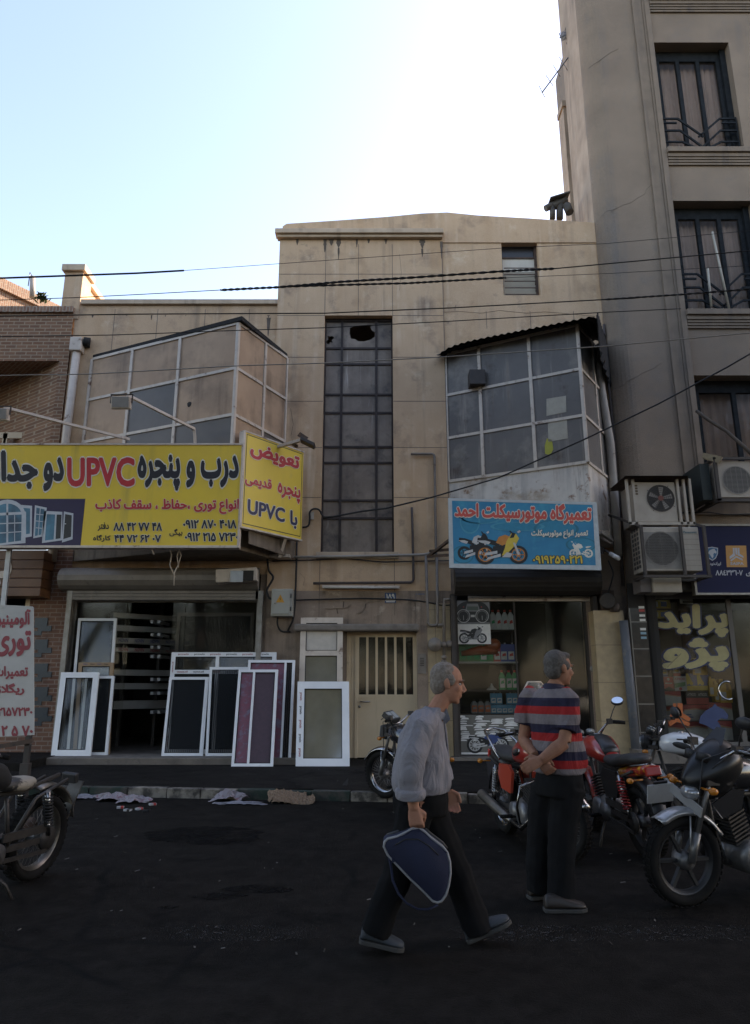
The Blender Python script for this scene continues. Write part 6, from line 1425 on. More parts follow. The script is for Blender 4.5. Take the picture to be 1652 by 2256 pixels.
# air conditioners
M_acw = mat('ac_white', (.42,.37,.305), .5, var=(.34,.295,.24), var_scale=3, blotch=((.2,.13,.08), 5, .66, .76), streak=((.3,.25,.2), 6, .58, .76))
def fan(mb, pl, c, r, mi_rim, mi_bl, mi_w, style):
    ring2(mb, pl, c, r, r*.07, .012, mi_rim); disc2(mb, pl, c, r*.95, .002, mi_bl, 28)
    if style == 'rings':
        for k in range(5): ring2(mb, pl, c, r*(.3+.14*k), r*.025, .010, mi_rim)
        for k in range(5):
            t = 2*math.pi*k/5+.3; d = Vector((math.cos(t), math.sin(t))); n_ = Vector((-d.y,d.x)); C_ = Vector(c)
            mb.sheet(pl, [tuple(C_+d*r*.2+n_*r*.06), tuple(C_+d*r*.2-n_*r*.1), tuple(C_+d*r*.82-n_*r*.26), tuple(C_+d*r*.86+n_*r*.10)][::-1], .005, mi_w)
        for k in range(8):
            t = 2*math.pi*k/8+.2; d = Vector((math.cos(t), math.sin(t))); n_ = Vector((-d.y,d.x))*r*.018; C_ = Vector(c); e = 1.12 if k % 2 else .95
            mb.sheet(pl, [tuple(C_+n_), tuple(C_-n_), tuple(C_+d*r*e-n_), tuple(C_+d*r*e+n_)], .014, mi_rim)
    else:
        nl = 22
        for k in range(nl):
            y = c[1] - r*.93 + 1.86*r*k/(nl-1); hw = math.sqrt(max(0, r*r*.9-(y-c[1])**2))
            if hw > .01: mb.rect(pl, c[0]-hw, y-r*.018, c[0]+hw, y+r*.018, .008, mi_w)
        for k in range(5 if style == 'grid' else 3):
            x = c[0] - r*.7 + 1.4*r*k/(4 if style == 'grid' else 2); hh = math.sqrt(max(0, r*r*.9-(x-c[0])**2)); mb.rect(pl, x-r*.012, c[1]-hh, x+r*.012, c[1]+hh, .010, mi_w)
YA = 13.0
M_slatg = plain('grille_grey', (.23,.21,.185), .5)
ac = thing('air_conditioner', 'rusty cream air conditioner with red fan hub under a sheet metal hood', 'air conditioner', (PX(1445,1090,YA), YA+.3, PZ(1150,YA)), 0, 'air conditioners on the tall building')
x0, x1, z0, z1 = PX(1383,1100,YA), PX(1490,1100,YA), PZ(1150,YA), PZ(1062,YA)
mb = MB(); mb.box(x0+.14, x1, YA, YA+.75, z0, z1); part('case', mb, M_acw, ac, bevel=.015)
mb = MB(); pl = front(YA-.002); c = pl.hit(1455,1098); fan(mb, pl, c, .27, 0, 1, 2, 'rings'); disc2(mb, pl, c, .055, .016, 3, 16); part('fan_grille', mb, [M_dkmetal, M_pk, M_slatg, plain('red_hub', (.16,.05,.035), .5)], ac)
mb = MB(); mb.sheet(Plane((0,0,0),(1,0,0),(0,1,0)), [(x0-.05,YA-.12),(x1+.22,YA-.12),(x1+.45,YA+.45),(x0-.05,YA+.85)], z1+.09); mb.sheet(Plane((0,0,0),(1,0,0),(0,1,0)), [(x0-.05,YA-.12),(x0-.05,YA+.85),(x1+.45,YA+.45),(x1+.22,YA-.12)][::-1], z1+.05); part('hood', mb, M_rust, ac)
mb = MB()
for xx in (x0-.02, x0+.10, x1+.02, x1+.14, x1+.26): mb.box(xx, xx+.045, YA-.03, YA+.03, z0-.05, z1+.06)
mb.box(x0-.02, x1+.3, YA-.03, YA+.03, z0-.06, z0-.005); part('frame', mb, M_acw, ac)
mb = MB(); pl = front(YA-.003); q = pl.hit(1402,1081)
for k in range(4): mb.rect(pl, q[0]-.025, q[1]+.1-.055*k-.018, q[0]+.025, q[1]+.1-.055*k+.018, .002)
part('vent_label', mb, plain('vent_brown', (.14,.10,.06), .6), ac)
ac2 = thing('air_conditioner', 'white air conditioner in a dark angle iron cage, lower of the pair', 'air conditioner', (PX(1460,1210,YA-.1), YA+.2, PZ(1266,YA-.1)), 0, 'air conditioners on the tall building')
ya_ = YA-.1; x0, x1, xm, z0, z1 = PX(1415,1210,ya_), PX(1543,1210,ya_), PX(1503,1210,ya_), PZ(1258,ya_), PZ(1161,ya_)
mb = MB(); mb.box(x0, x1, ya_, ya_+.55, z0, z1); part('case', mb, M_acw, ac2, bevel=.015)
mb = MB(); pl = front(ya_-.002); mb.rect(pl, x0+.03, z0+.04, xm-.03, z1-.10, .002, 2); c = pl.hit(1457,1209); fan(mb, pl, c, .335, 2, 1, 2, 'slats'); part('fan_grille', mb, [M_dkmetal, M_pk, M_slatg], ac2)
mb = MB(); letter(mb, pl, 'Panasonic', [pl.hit(1505,1175), pl.hit(1535,1175), pl.hit(1535,1170), pl.hit(1505,1170)], .003, 0, .02); 
part('lettering', mb, plain('teal_print', (.04,.14,.18), .5), ac2)
mb = MB()
for k in range(7): mb.box(xm+.01, x1-.01, ya_-.003, ya_-.0005, z1-.14-.1*k, z1-.134-.1*k)
part('panel_seams', mb, M_slatg, ac2)
mb = MB(); pls = Plane((x0-.002, ya_+.55, 0), (0,-1,0))
for k in range(9):
    for j in range(3): mb.rect(pls, .08+j*.13, z0+.08+k*.09, .17+j*.13, z0+.14+k*.09, .003)
part('side_vents', mb, M_pk, ac2)
mb = MB()
for xx in (x0-.03, xm-.04, x1+.06): mb.box(xx, xx+.05, ya_-.07, ya_-.02, z0-.09, z1+.02)
mb.box(x0-.05, x1+.13, ya_-.07, ya_-.02, z0-.13, z0-.08); mb.box(x0-.05, x1+.13, ya_+.4, ya_+.45, z0-.13, z0-.08); mb.bar((x0+.0,ya_-.045,z1+.0),(x0-.32,ya_+.75,z1+.42), .045, .045); mb.bar((x1+.08,ya_-.045,z1),(x1-.3,ya_+.75,z1+.42), .045, .045)
mb.box(x0-.03, x0+.02, ya_-.02, ya_+.45, z0-.13, z0-.08); mb.box(x1+.06, x1+.11, ya_-.02, ya_+.45, z0-.13, z0-.08); part('cage', mb, M_dkmetal, ac2)
ac3 = thing('air_conditioner', 'air conditioner in a dark brown frame before the pale curtained window', 'air conditioner', (PX(1630,1060,YA), YA+.3, PZ(1105,YA)), 0, 'air conditioners on the tall building')
x0, x1, z0, z1 = PX(1582,1060,YA), PX(1700,1060,YA), PZ(1096,YA), PZ(1016,YA)
mb = MB(); mb.box(x0, x1, YA, YA+.45, z0, z1); part('case', mb, M_acw, ac3, bevel=.015)
mb = MB(); pl = front(YA-.002); fan(mb, pl, pl.hit(1623,1058), .285, 2, 1, 2, 'grid'); part('fan_grille', mb, [M_dkmetal, M_pk, M_slatg], ac3)
mb = MB()
for (ax, ay) in ((x0-.06,YA-.05),(x0-.06,YA+.45)): mb.box(ax, ax+.06, ay, ay+.05, z0-.08, z1+.06)
mb.box(x0-.06, x1, YA-.05, YA, z0-.09, z0-.03); mb.box(x0-.06, x1, YA-.05, YA, z1+.02, z1+.07); mb.box(x0-.06, x0, YA, YA+.85, z0-.09, z0-.03); mb.box(x0-.06, x0, YA, YA+.85, z1+.02, z1+.07); part('frame', mb, M_dkmetal, ac3)
mb = MB(); mb.box(x0-.28, x0-.1, YA+.1, YA+.85, z0-.02, z1-.02); part('radiator', mb, plain('radiator_dark', (.02,.03,.03), .5), ac3)
mb = MB(); mb.bar(P(1548,1003,13.1), P(1590,1012,12.9), .03, .1); mb.bar(P(1552,1008,13.1), P(1586,1018,12.9), .03, .06); solo('scrap_wood', mb, mat('split_wood', (.30,.24,.14), .8, var=(.2,.15,.09), var_scale=8), 'splintered pale wood lying on the air conditioner before the window', 'wood')
mb = MB(); a, b = P(1440,1305,13.2), P(1500,1271,13.2); mb.box(a.x, b.x, 13.2, 13.65, a.z, b.z); mb.box(a.x-.22, a.x-.002, 13.25, 13.65, a.z+.01, b.z-.01, 1)
solo('junction_box', mb, [M_acw, plain('box_side', (.15,.13,.125), .6)], 'blank white metal box under the lower air conditioner', 'box', bevel=.008)
mb = MB(); a, b = P(1520,1300,13.5), P(1534,1268,13.5); mb.box(a.x-.2, b.x, 13.5, 13.8, a.z, b.z); solo('sheet_metal_box', mb, M_dkmetal, 'dark metal box between the white box and the navy sign', 'box')
mb = MB(); mb.tube([P(1534,905,13.6), P(1560,925,13.5), P(1600,950,13.3), P(1640,985,13.1), P(1665,1010,13.0)], .035, 8); solo('branch_pole', mb, mat('rough_pole', (.10,.075,.05), .8, var=(.06,.045,.035), var_scale=9), 'rough brown pole leaning across the pale curtained window', 'pole')
for k, (a, b) in enumerate((((1569,511),(1606,680)),((1559,592),(1567,676)))):
    mb = MB(); mb.tube([P(*a, RBY-.02), P(*b, RBY+.06)], .026, 8); solo('plastic_rod', mb, plain('ivory_rod', (.42,.38,.30), .5), '%s ivory rod standing against the zigzag railing' % ('long','short')[k], 'rod', group='ivory rods on the balcony railing')
# little stickers on the black tiles
for k, (y, m) in enumerate(((1338,M_paper),(1345,M_pr),(1356,M_paper),(1366,M_paper),(1386,M_paper),(1395,plain('sky_sticker', (.25,.40,.5), .5)),(1405,MATS['sky_sticker']))):
    mb = MB(); x = 1413 + k*.9; a, b = P(x-6, y+2.6, RBY-.034), P(x+6, y-2.6, RBY-.034); mb.box(a.x, b.x, RBY-.0335, RBY-.0305, a.z, b.z)
    solo('sticker', mb, m, 'small %s sticker on the black tiles, %s from the top' % (('white','red','white','white','white','pale blue','pale blue')[k], ORD[k]), 'sticker', group='stickers on the black tiled pier')

# ------------------------------------------------------------------ overhead cables and antennas
M_cable = plain('black_cable', (.02,.018,.017), .7); M_cable_l = plain('pale_cable', (.33,.30,.26), .6)
def cable(label, pts, Y, r, m=M_cable, twist=False, group='overhead cables'):
    q = []
    for i in range(len(pts)-1):
        for k in range(10): t = k/10; q.append((pts[i][0]*(1-t)+pts[i+1][0]*t, pts[i][1]*(1-t)+pts[i+1][1]*t))
    q.append(pts[-1]); W3 = [P(x, y, Y) for x, y in q]; mb = MB()
    if twist:
        F = []; L = sum((W3[i+1]-W3[i]).length for i in range(len(W3)-1)); n_ = int(L/.035)
        for s_ in (0, math.pi):
            pts3 = []
            for j in range(n_+1):
                u = j/n_*(len(W3)-1); i = min(int(u), len(W3)-2); p = W3[i].lerp(W3[i+1], u-i); a = j*1.05 + s_
                pts3.append(p + Vector((0, math.cos(a), math.sin(a)))*r*.62)
            mb.tube(pts3, r*.62, 5)
    else: mb.tube(W3, r, 6)
    return solo('overhead_cable', mb, m, label, 'cable', group=group)
YC = 8.6
cable('thick black cable in the sky at left, ending in a thin wire', [(-30,614),(160,607),(300,602),(405,596)], YC, .014)
cable('thin wire continuing from the thick cable across the tower top', [(405,596),(600,582),(1100,547),(1330,537),(1690,505)], YC, .004)
cable('thin wire low in the sky at left becoming a twisted bundle', [(-30,662),(160,656),(320,648),(485,639)], YC, .006)
cable('upper twisted bundle crossing tower and louvre window', [(485,639),(610,633),(750,621),(900,612),(1100,598),(1220,592)], YC, .016, twist=True)
cable('single black cable from the bundle joint to the right edge', [(1220,592),(1500,566),(1690,549)], YC, .009)
cable('lower twisted bundle ending at the louvre window', [(640,631),(780,627),(900,624),(1000,618),(1115,612)], YC, .014, twist=True)
cable('faint thin wire from the louvre window to the right edge', [(1115,612),(1330,603),(1690,583)], YC, .004)
cable('black cable passing just above the stair window', [(-30,697),(300,692),(715,690),(1000,678),(1330,660),(1400,657)], YC, .009)
cable('twisted black cable passing before the middle zigzag railing', [(1330,660),(1500,649),(1690,634)], YC, .013, twist=True)
cable('black wire crossing the broken pane of the stair window', [(-30,742),(250,738),(520,728),(715,722),(985,708),(1330,688),(1500,680)], YC, .007)
cable('pale grey cable crossing both bays and the tower', [(-30,828),(200,824),(520,806),(715,800),(985,786),(1330,763),(1690,730)], YC, .008, M_cable_l)
cb = [(712,1141),(735,1138),(800,1126),(850,1120),(950,1096),(1100,1052),(1300,962),(1450,890),(1600,810),(1700,752)]
q = [P(x, y, WY-.1 - 3.5*max(0, (x-850)/850)) for x, y in cb]; mb = MB(); mb.tube(q, [.03,.02,.02,.018,.016,.015,.015,.015,.015,.015], 8); solo('overhead_cable', mb, M_cable, 'thick black cable sweeping from the stair window up to the right edge', 'cable', group='overhead cables')
pipe('looped_cable', 'black cable looping from the angled sign to the stair window', [(666,1162),(680,1160),(683,1140),(681,1128),(690,1120),(704,1122),(709,1135),(716,1141)], WY-.06, .02, M_cable, 'cable')
pipe('wall_cable', 'black cable dropping down the wall right of the electricity cabinet', [(654,1190),(653,1240),(650,1330),(646,1365),(634,1390)], WY-.05, .02, M_cable, 'cable')
pipe('wall_cable', 'wavy black cable running along the wall below the fluorescent tube', [(648,1322),(720,1320),(800,1318),(900,1321),(940,1326),(975,1334),(1000,1332)], WY-.04, .014, M_cable, 'cable')
pipe('wall_cable', 'tangled black wires along the wall under the stair window sill', [(600,1236),(680,1234),(760,1230),(840,1238),(930,1236),(1000,1235)], WY-.05, .012, M_cable, 'cable')
pipe('wall_cable', 'two thin cables under the electricity cabinet curling to the left', [(612,1358),(610,1375),(618,1392),(640,1392)], WY-.06, .018, M_cable, 'cable')
pipe('wall_cable', 'thin cables clipped along the cornice above the navy sign', [(1500,1130),(1560,1128),(1600,1134),(1700,1130)], RBY-.12, .012, M_cable, 'cable')
pipe('wall_cable', 'dark cable bundle knotted left of the electricity cabinet', [(588,1225),(592,1260),(604,1270),(596,1285),(586,1300),(592,1318),(600,1320)], 14.1, .022, M_cable, 'cable')
pipe('wall_cable', 'dark cables drooping from the security camera to the siren', [(1340,1235),(1352,1262),(1345,1290),(1335,1318)], 13.9, .014, M_cable, 'cable')
mb = MB(); c = P(686,1136,WY-.03); mb.box(c.x-.05, c.x+.05, WY-.04, WY-.002, c.z-.08, c.z+.08); solo('junction_socket', mb, M_acw, 'small white junction box beside the cable loop', 'box')
YT = 15.2; M_ant = plain('antenna_metal', (.16,.16,.17), .4, .5)
an = thing('antenna', 'long thin television antenna slanting from the tall building wall', 'antenna', P(1250,125,YT), 0, 'rooftop antennas')
mb = MB(); a, b = P(1194,204,YT), P(1252,126,YT); mb.tube([a, b], .018, 6); part('boom', mb, M_ant, an); mb = MB()
for (p, q) in (((1187,188),(1200,214)),((1203,166),(1219,190)),((1219,144),(1234,169)),((1232,125),(1250,155))): mb.tube([P(*p, YT), P(*q, YT)], .009, 5)
part('elements', mb, M_ant, an)
an = thing('antenna', 'small dense antenna with loose wires high on the tall building', 'antenna', P(1250,85,YT), 0, 'rooftop antennas')
mb = MB(); mb.tube([P(1233,83,YT), P(1258,72,YT)], .02, 6); part('boom', mb, M_ant, an); mb = MB()
for k in range(8): x = 1235 + k*3; y = 82 - k*1.2; mb.tube([P(x-3, y-9, YT), P(x+3, y+8, YT)], .014, 5)
part('elements', mb, M_ant, an); mb = MB(); mb.tube([P(1256,42,YT), P(1246,60,YT), P(1244,72,YT), P(1252,80,YT), P(1248,95,YT), P(1254,112,YT)], .008, 5); part('loose_wire', mb, M_cable, an)
mb = MB(); mb.tube([P(71,655,15.9), P(72,610,15.9)], .07, 8); solo('roof_pipe', mb, M_pipe_l, 'pale pipe standing on the far brick roof at left', 'pipe')
mb = MB(); mb.tube([P(72,612,15.9), P(66,600,15.9), P(62,630,15.9)], .012, 5); solo('roof_wire', mb, M_ant, 'thin bent wire on top of the pale roof pipe', 'wire')
r = random.Random(6); mb = MB()
for k in range(60):
    c = P(90 + r.gauss(0,7), 655 + r.gauss(0,5), 15.7); s_ = r.uniform(.03,.07); u = Vector((r.gauss(0,1), r.gauss(0,1), r.gauss(0,1))).normalized(); v = u.orthogonal(); w_ = u.cross(v); mb.add([c-v*s_, c+w_*s_*.5, c+v*s_, c-w_*s_*.5], [(0,1,2,3)])
mb.tube([P(90,668,15.7), P(89,650,15.7)], .012, 5)
solo('roof_weed', mb, M_leaf, 'small green weed growing on the far brick parapet', 'plant')

# ------------------------------------------------------------------ window frames leaning in front of the shop
M_pvcw = mat('new_white_upvc', (.78,.78,.78), .35, var=(.68,.69,.70), var_scale=3)
M_scr = mesh_mat('screen_dark', (.022,.024,.026), alpha=.80); M_scr_p = mat('purple_print_film', (.13,.065,.09), .4, var=(.20,.05,.08), var_scale=16, blotch=((.16,.13,.18), 9, .5, .65))
M_scr_pd = mat('purple_screen_mesh', (.055,.035,.048), .6, var=(.07,.04,.055), var_scale=20); M_framegl = glass('frame_glass', (.86,.88,.87), .05, dust=((.20,.20,.18), .10, 2)); M_mirror = None
M_refl_tone = mat('reflection_toned_glass', (.155,.138,.092), .10, var=(.21,.185,.125), var_scale=2, spec=1.0, coat=.6)  # olive tone of reflected trees put into the base colour
def leaner(name, label, bl, br, tl, tr, Yb, Yt, zb, t, mats, bars=(), vbars=(), fill=None, deep=.05, skip=None, tape=None, group='window frames leaning on the shops', ledge=True):
    """a window frame leaning on something: bottom edge at Yb, top edge at Yt; corners as seen; bars = heights 0..1 of cross bars, vbars = positions 0..1"""
    A, B = P(bl[0], bl[1], Yb), P(br[0], br[1], Yb); A.z = B.z = zb
    Dt, Ct = P(tl[0], tl[1], Yt), P(tr[0], tr[1], Yt); zt = (Dt.z + Ct.z)/2; Dt.z = Ct.z = zt
    u = (B-A); u.normalize(); v0 = ((Dt-A)+(Ct-B))/2; v = v0 - u*v0.dot(u)*0; W_ = (B-A).length; H_ = v0.length; v = v0.normalized()
    n = u.cross(v).normalized()
    def at(a, b, e): return A + u*a + v*b + n*e
    class Q: pass
    pl = Q(); pl.at = at
    th = thing(name, label, 'window frame', (A+B)/2, 0, group)
    mb = MB(); mb.prism(pl, [(0,0),(W_,0),(W_,H_),(0,H_)], -deep, .0, 0, [[(t,t),(W_-t,t),(W_-t,H_-t),(t,H_-t)]])
    part('frame', mb, mats[0], th, bevel=.004)
    cuts = [0] + sorted(bars) + [1]; gk = MB(); g_ = .012
    for b0, b1 in zip(cuts[:-1], cuts[1:]):
        z0_ = b0*H_ + (t if b0 == 0 else t*.45); z1_ = b1*H_ - (t if b1 == 1 else t*.45)
        gk.prism(pl, [(t,z0_),(W_-t,z0_),(W_-t,z1_),(t,z1_)], -deep*.45, -deep*.12, 0, [[(t+g_,z0_+g_),(W_-t-g_,z0_+g_),(W_-t-g_,z1_-g_),(t+g_,z1_-g_)]])
    part('gasket', gk, M_rubber, th)
    for b in bars:
        mb = MB(); mb.prism(pl, [(t,b*H_-t*.45),(W_-t,b*H_-t*.45),(W_-t,b*H_+t*.45),(t,b*H_+t*.45)], -deep, -.003); part('cross_bar', mb, mats[0], th)
    for b in vbars:
        mb = MB(); mb.prism(pl, [(b*W_-t*.4,t),(b*W_+t*.4,t),(b*W_+t*.4,H_-t),(b*W_-t*.4,H_-t)], -deep*.9, .004); part('mullion', mb, mats[0], th)
    for f in (fill or [((0,1),(0,1),mats[1])]):
        (a0,a1),(b0,b1),m = f; mb = MB(); mb.sheet(pl, [(max(a0*W_,t*.9),max(b0*H_,t*.9)),(min(a1*W_,W_-t*.9),max(b0*H_,t*.9)),(min(a1*W_,W_-t*.9),min(b1*H_,H_-t*.9)),(max(a0*W_,t*.9),min(b1*H_,H_-t*.9))], -deep*.5); part('pane', mb, m, th)
    if tape:
        for (kind, s, m, cnt) in tape:
            mb = MB()
            for k in range(cnt):
                if kind == 'top': p0, p1 = (t + (W_-2*t)*(k+.15)/cnt, H_-t*.75), (t + (W_-2*t)*(k+.8)/cnt, H_-t*.25); quad = [(p0[0],p0[1]),(p1[0],p0[1]),(p1[0],p1[1]),(p0[0],p1[1])]
                elif kind == 'bar': y = bars[0]*H_; p0, p1 = (t + (W_-2*t)*(k+.15)/cnt, y-t*.25), (t + (W_-2*t)*(k+.8)/cnt, y+t*.25); quad = [(p1[0],p1[1]),(p0[0],p1[1]),(p0[0],p0[1]),(p1[0],p0[1])]
                else:
                    y0 = t + (H_-2*t)*(k+.12)/cnt; y1 = t + (H_-2*t)*(k+.7)/cnt; quad = [(t*.28,y1),(t*.28,y0),(t*.72,y0),(t*.72,y1)]
                letter(mb, pl, s, quad, .003, k % 2, .02)
            part('tape_print', mb, [m, M_ltr_k], th)
    return th
Zs = .252
leaner('leaning_window', 'tall plain white frame standing behind the two left sashes', (146,1655),(236,1655),(170,1362),(259,1362), 14.02,14.28, Zs, .055, [M_upvc, M_framegl])
leaner('leaning_window', 'brown edged sash with blue print tape between the left frames', (160,1660),(240,1660),(166,1459),(257,1460), 13.93,14.1, Zs, .07, [mat('kraft_frame', (.30,.20,.11), .6), M_framegl], tape=[('top','Akpa',M_ink,4)])
leaner('leaning_window', 'white sliding screen half hidden behind the left casement', (170,1662),(236,1662),(190,1489),(249,1489), 13.78,13.98, Zs, .05, [M_pvcw, M_scr])
leaner('leaning_window', 'white glazed casement sash leaning leftmost by the brick column', (112,1663),(199,1664),(134,1481),(218,1481), 13.62,13.88, Zs, .105, [M_pvcw, M_framegl])
leaner('leaning_window', 'largest white frame with printed tape behind the insect screens', (362,1655),(604,1662),(374,1435),(613,1439), 13.98,14.2, Zs, .085, [M_pvcw, M_scr], bars=(.80,), vbars=(.44,), fill=[((0,1),(0,.80),M_scr),((0,1),(.8,1),M_framegl)], tape=[('top','prowin',M_inkr,6),('bar','prowin',M_inkr,6),('left','prowin',M_inkr,5)])
leaner('leaning_window', 'white insect screen leaning left of the doorway group', (355,1666),(446,1667),(374,1491),(459,1492), 13.62,13.9, Zs, .05, [M_pvcw, M_scr], vbars=(.94,))
leaner('leaning_window', 'white insect screen leaning second from left of the doorway group', (452,1667),(545,1670),(466,1469),(546,1470), 13.6,13.9, Zs, .05, [M_pvcw, M_scr], vbars=(.90,))
leaner('leaning_window', 'white framed purple film screen, rear one of its pair', (530,1682),(640,1684),(546,1452),(651,1456), 13.3,13.75, .131, .05, [M_pvcw, M_scr_p], vbars=(.80,), fill=[((0,.80),(0,1),M_scr_p),((.8,1),(0,1),M_scr)])
leaner('leaning_window', 'white framed purple film screen, front one of its pair', (509,1685),(601,1689),(524,1474),(614,1476), 13.02,13.4, .131, .05, [M_pvcw, M_scr_p], vbars=(.40,), fill=[((0,.4),(0,1),M_scr_p),((.4,1),(0,1),M_scr_pd)])
leaner('leaning_window', 'tall narrow cream door panel with three stacked lights', (653,1680),(753,1680),(661,1361),(757,1360), 13.7,14.12, .131, .11, [M_white_metal, M_refl_tone], bars=(.24,.50,.74), fill=[((0,1),(.74,1),plain('door_panel_cream', (.55,.49,.41), .45)),((0,1),(0,.74),M_refl_tone)])
leaner('leaning_window', 'wide white casement with mirrored glass and tape down its left stile', (651,1686),(770,1687),(656,1501),(768,1502), 13.05,13.38, .131, .13, [M_pvcw, M_refl_tone], tape=[('left','prowin',M_inkr,5)])
# ------------------------------------------------------------------ motorcycles
M_chrome = mat('chrome', (.42,.41,.40), .22, 1.0, var=(.30,.29,.28), var_scale=14); M_alu = mat('cast_aluminium', (.22,.215,.21), .45, .7, var=(.13,.125,.12), var_scale=10)
M_seat = mat('black_seat', (.022,.021,.02), .6, var=(.035,.033,.03), var_scale=10, bump=.1); M_eng = mat('engine_black', (.04,.038,.036), .55, .5, var=(.07,.062,.055), var_scale=16)
M_tail = plain('tail_lens', (.40,.03,.02), .2, coat=.5); M_lens = plain('headlight_lens', (.35,.36,.37), .1, .3, .8); M_mir = plain('mirror_glass', (.85,.86,.88), .02, 1.0); M_amber = plain('amber_lens', (.5,.18,.02), .25)
def arc(c, r, a0, a1, n=14): return [Vector((c[0] + r*math.cos(R(a0+(a1-a0)*i/n)), c[1], c[2] + r*math.sin(R(a0+(a1-a0)*i/n)))) for i in range(n+1)]
def motorcycle(label, x, y, rz, steer=0.0, lean=0.0, pitch=0.0, z=0.0, tank='red', o={}):
    t = thing('motorcycle', label, 'motorcycle', (x, y, z), 0, 'motorcycles parked along the kerb')
    t.rotation_mode = 'XYZ'; t.rotation_euler = (R(lean), R(pitch), R(rz))
    TK = o.get('tank_m', M_black); SP = o.get('panel_m', TK); FD = o.get('fender_m', M_chrome); HB = (.50, 0, 0)
    ca, sa = math.cos(R(steer)), math.sin(R(steer))
    def F(mb):                              # turn what hangs on the steering head
        mb.v = [(HB[0] + (a-HB[0])*ca - b*sa, (a-HB[0])*sa + b*ca, c) for a, b, c in mb.v]; return mb
    def pt(name, mb, m, parent=t, **k): return part(name, mb, m, parent, local=True, **k)
    r_ = o.get('r', .305); tw = o.get('tw', .05)
    # wheels
    for fr, cx_ in ((True, .66), (False, -.62)):
        G_ = F if fr else (lambda q: q); w_ = tw if fr else tw*1.18
        mb = MB(); ring = [(r_-.078, -w_*.55), (r_-.06, -w_*.85), (r_-.028, -w_), (r_-.008, -w_*.62), (r_, 0), (r_-.008, w_*.62), (r_-.028, w_), (r_-.06, w_*.85), (r_-.078, w_*.55)]
        mb.lathe(ring, (cx_, 0, r_), (0,1,0), 40, cap=False)
        for k in range(44):                 # tread blocks
            a = 2*math.pi*k/44
            for s_ in (-1, 1):
                c = Vector((cx_ + (r_-.001)*math.cos(a+.04*s_), s_*w_*.42, r_ + (r_-.001)*math.sin(a+.04*s_))); mb.obox(c, (-math.sin(a),0,math.cos(a)), (0,1,0), (math.cos(a),0,math.sin(a)), .013, w_*.33, .004)
        tyre = pt('wheel', G_(mb), M_rubber)
        mb = MB(); mb.lathe([(r_-.079,-w_*.6),(r_-.095,-w_*.45),(r_-.098,0),(r_-.095,w_*.45),(r_-.079,w_*.6)], (cx_,0,r_), (0,1,0), 40, cap=False); mb.lathe([(r_-.095,w_*.45),(r_-.104,w_*.3),(r_-.104,-w_*.3),(r_-.095,-w_*.45)], (cx_,0,r_), (0,1,0), 40, cap=False); pt('rim', G_(mb), o.get('rim_m', M_chrome), tyre)
        mb = MB()
        if o.get('alloy'):
            for k in range(6):
                a = 2*math.pi*k/6; d = Vector((math.cos(a),0,math.sin(a))); mb.bar(Vector((cx_,0,r_))+d*.03, Vector((cx_,0,r_))+d*(r_-.1), .022, .03, up=(0,1,0))
        else:
            for k in range(36):
                a = 2*math.pi*k/36; b = a + (.5 if k % 2 else -.5); s_ = 1 if k % 4 < 2 else -1
                mb.tube([(cx_+.045*math.cos(b), s_*.035, r_+.045*math.sin(b)), (cx_+(r_-.1)*math.cos(a), 0, r_+(r_-.1)*math.sin(a))], .0022, 4)
        pt('spokes', G_(mb), M_alu if not o.get('alloy') else o.get('rim_m', M_black), tyre)
        mb = MB(); mb.lathe([(.0,-.075),(.03,-.07),(.058,-.055),(.062,-.02),(.062,.02),(.058,.055),(.03,.07),(0,.075)], (cx_,0,r_), (0,1,0), 18); pt('hub', G_(mb), M_alu, tyre)
    # front end
    for s_ in (-1, 1):
        mb = MB(); mb.tube([(.66,s_*.085,r_),(.60,s_*.085,.50)], .027, 10); mb.tube([(.60,s_*.085,.50),(.44,s_*.085,.94)], .019, 10); pt('fork', F(mb), [o.get('fork_m', M_alu)])
    mb = MB(); mb.obox((.475,0,.84), (1,0,0), (0,1,0), (0,0,1), .05, .13, .018); mb.obox((.445,0,.93), (1,0,0), (0,1,0), (0,0,1), .045, .12, .014); mb.tube([(.47,0,.80),(.43,0,.95)], .035, 10); pt('triple_clamp', F(mb), M_eng)
    mb = MB(); pr = []; fw = o.get('fender_w', .065)
    A0, A1 = o.get('fender_a', (28, 172))
    for i in range(17):
        a = R(A0 + (A1-A0)*i/16); rr_ = r_ + .035 + (.01 if i in (0,16) else 0)
        pr.append([Vector((.66 + q*math.cos(a), yy, r_ + q*math.sin(a))) for yy, q in ((-fw, rr_-.03), (-fw*.85, rr_-.006), (-fw*.4, rr_+.012), (0, rr_+.016), (fw*.4, rr_+.012), (fw*.85, rr_-.006), (fw, rr_-.03), (fw*.8, rr_-.012), (0, rr_+.008), (-fw*.8, rr_-.012))])
    mb.loft(pr); mb.tube([(.66,-.08,r_),(.66-.02,-.07,r_*2+.0)], .006, 5); mb.tube([(.66,.08,r_),(.66-.02,.07,r_*2)], .006, 5); pt('front_fender', F(mb), FD)
    # handlebar, grips, levers, mirrors
    mb = MB(); bw, bz = o.get('bar', (.36, 1.08))
    mb.tube([(.30,-bw,bz-.02),(.36,-.24,bz),(.42,-.10,.98),(.43,0,.965),(.42,.10,.98),(.36,.24,bz),(.30,bw,bz-.02)], .012, 10); hb = pt('handlebar', F(mb), o.get('bar_m', M_chrome))
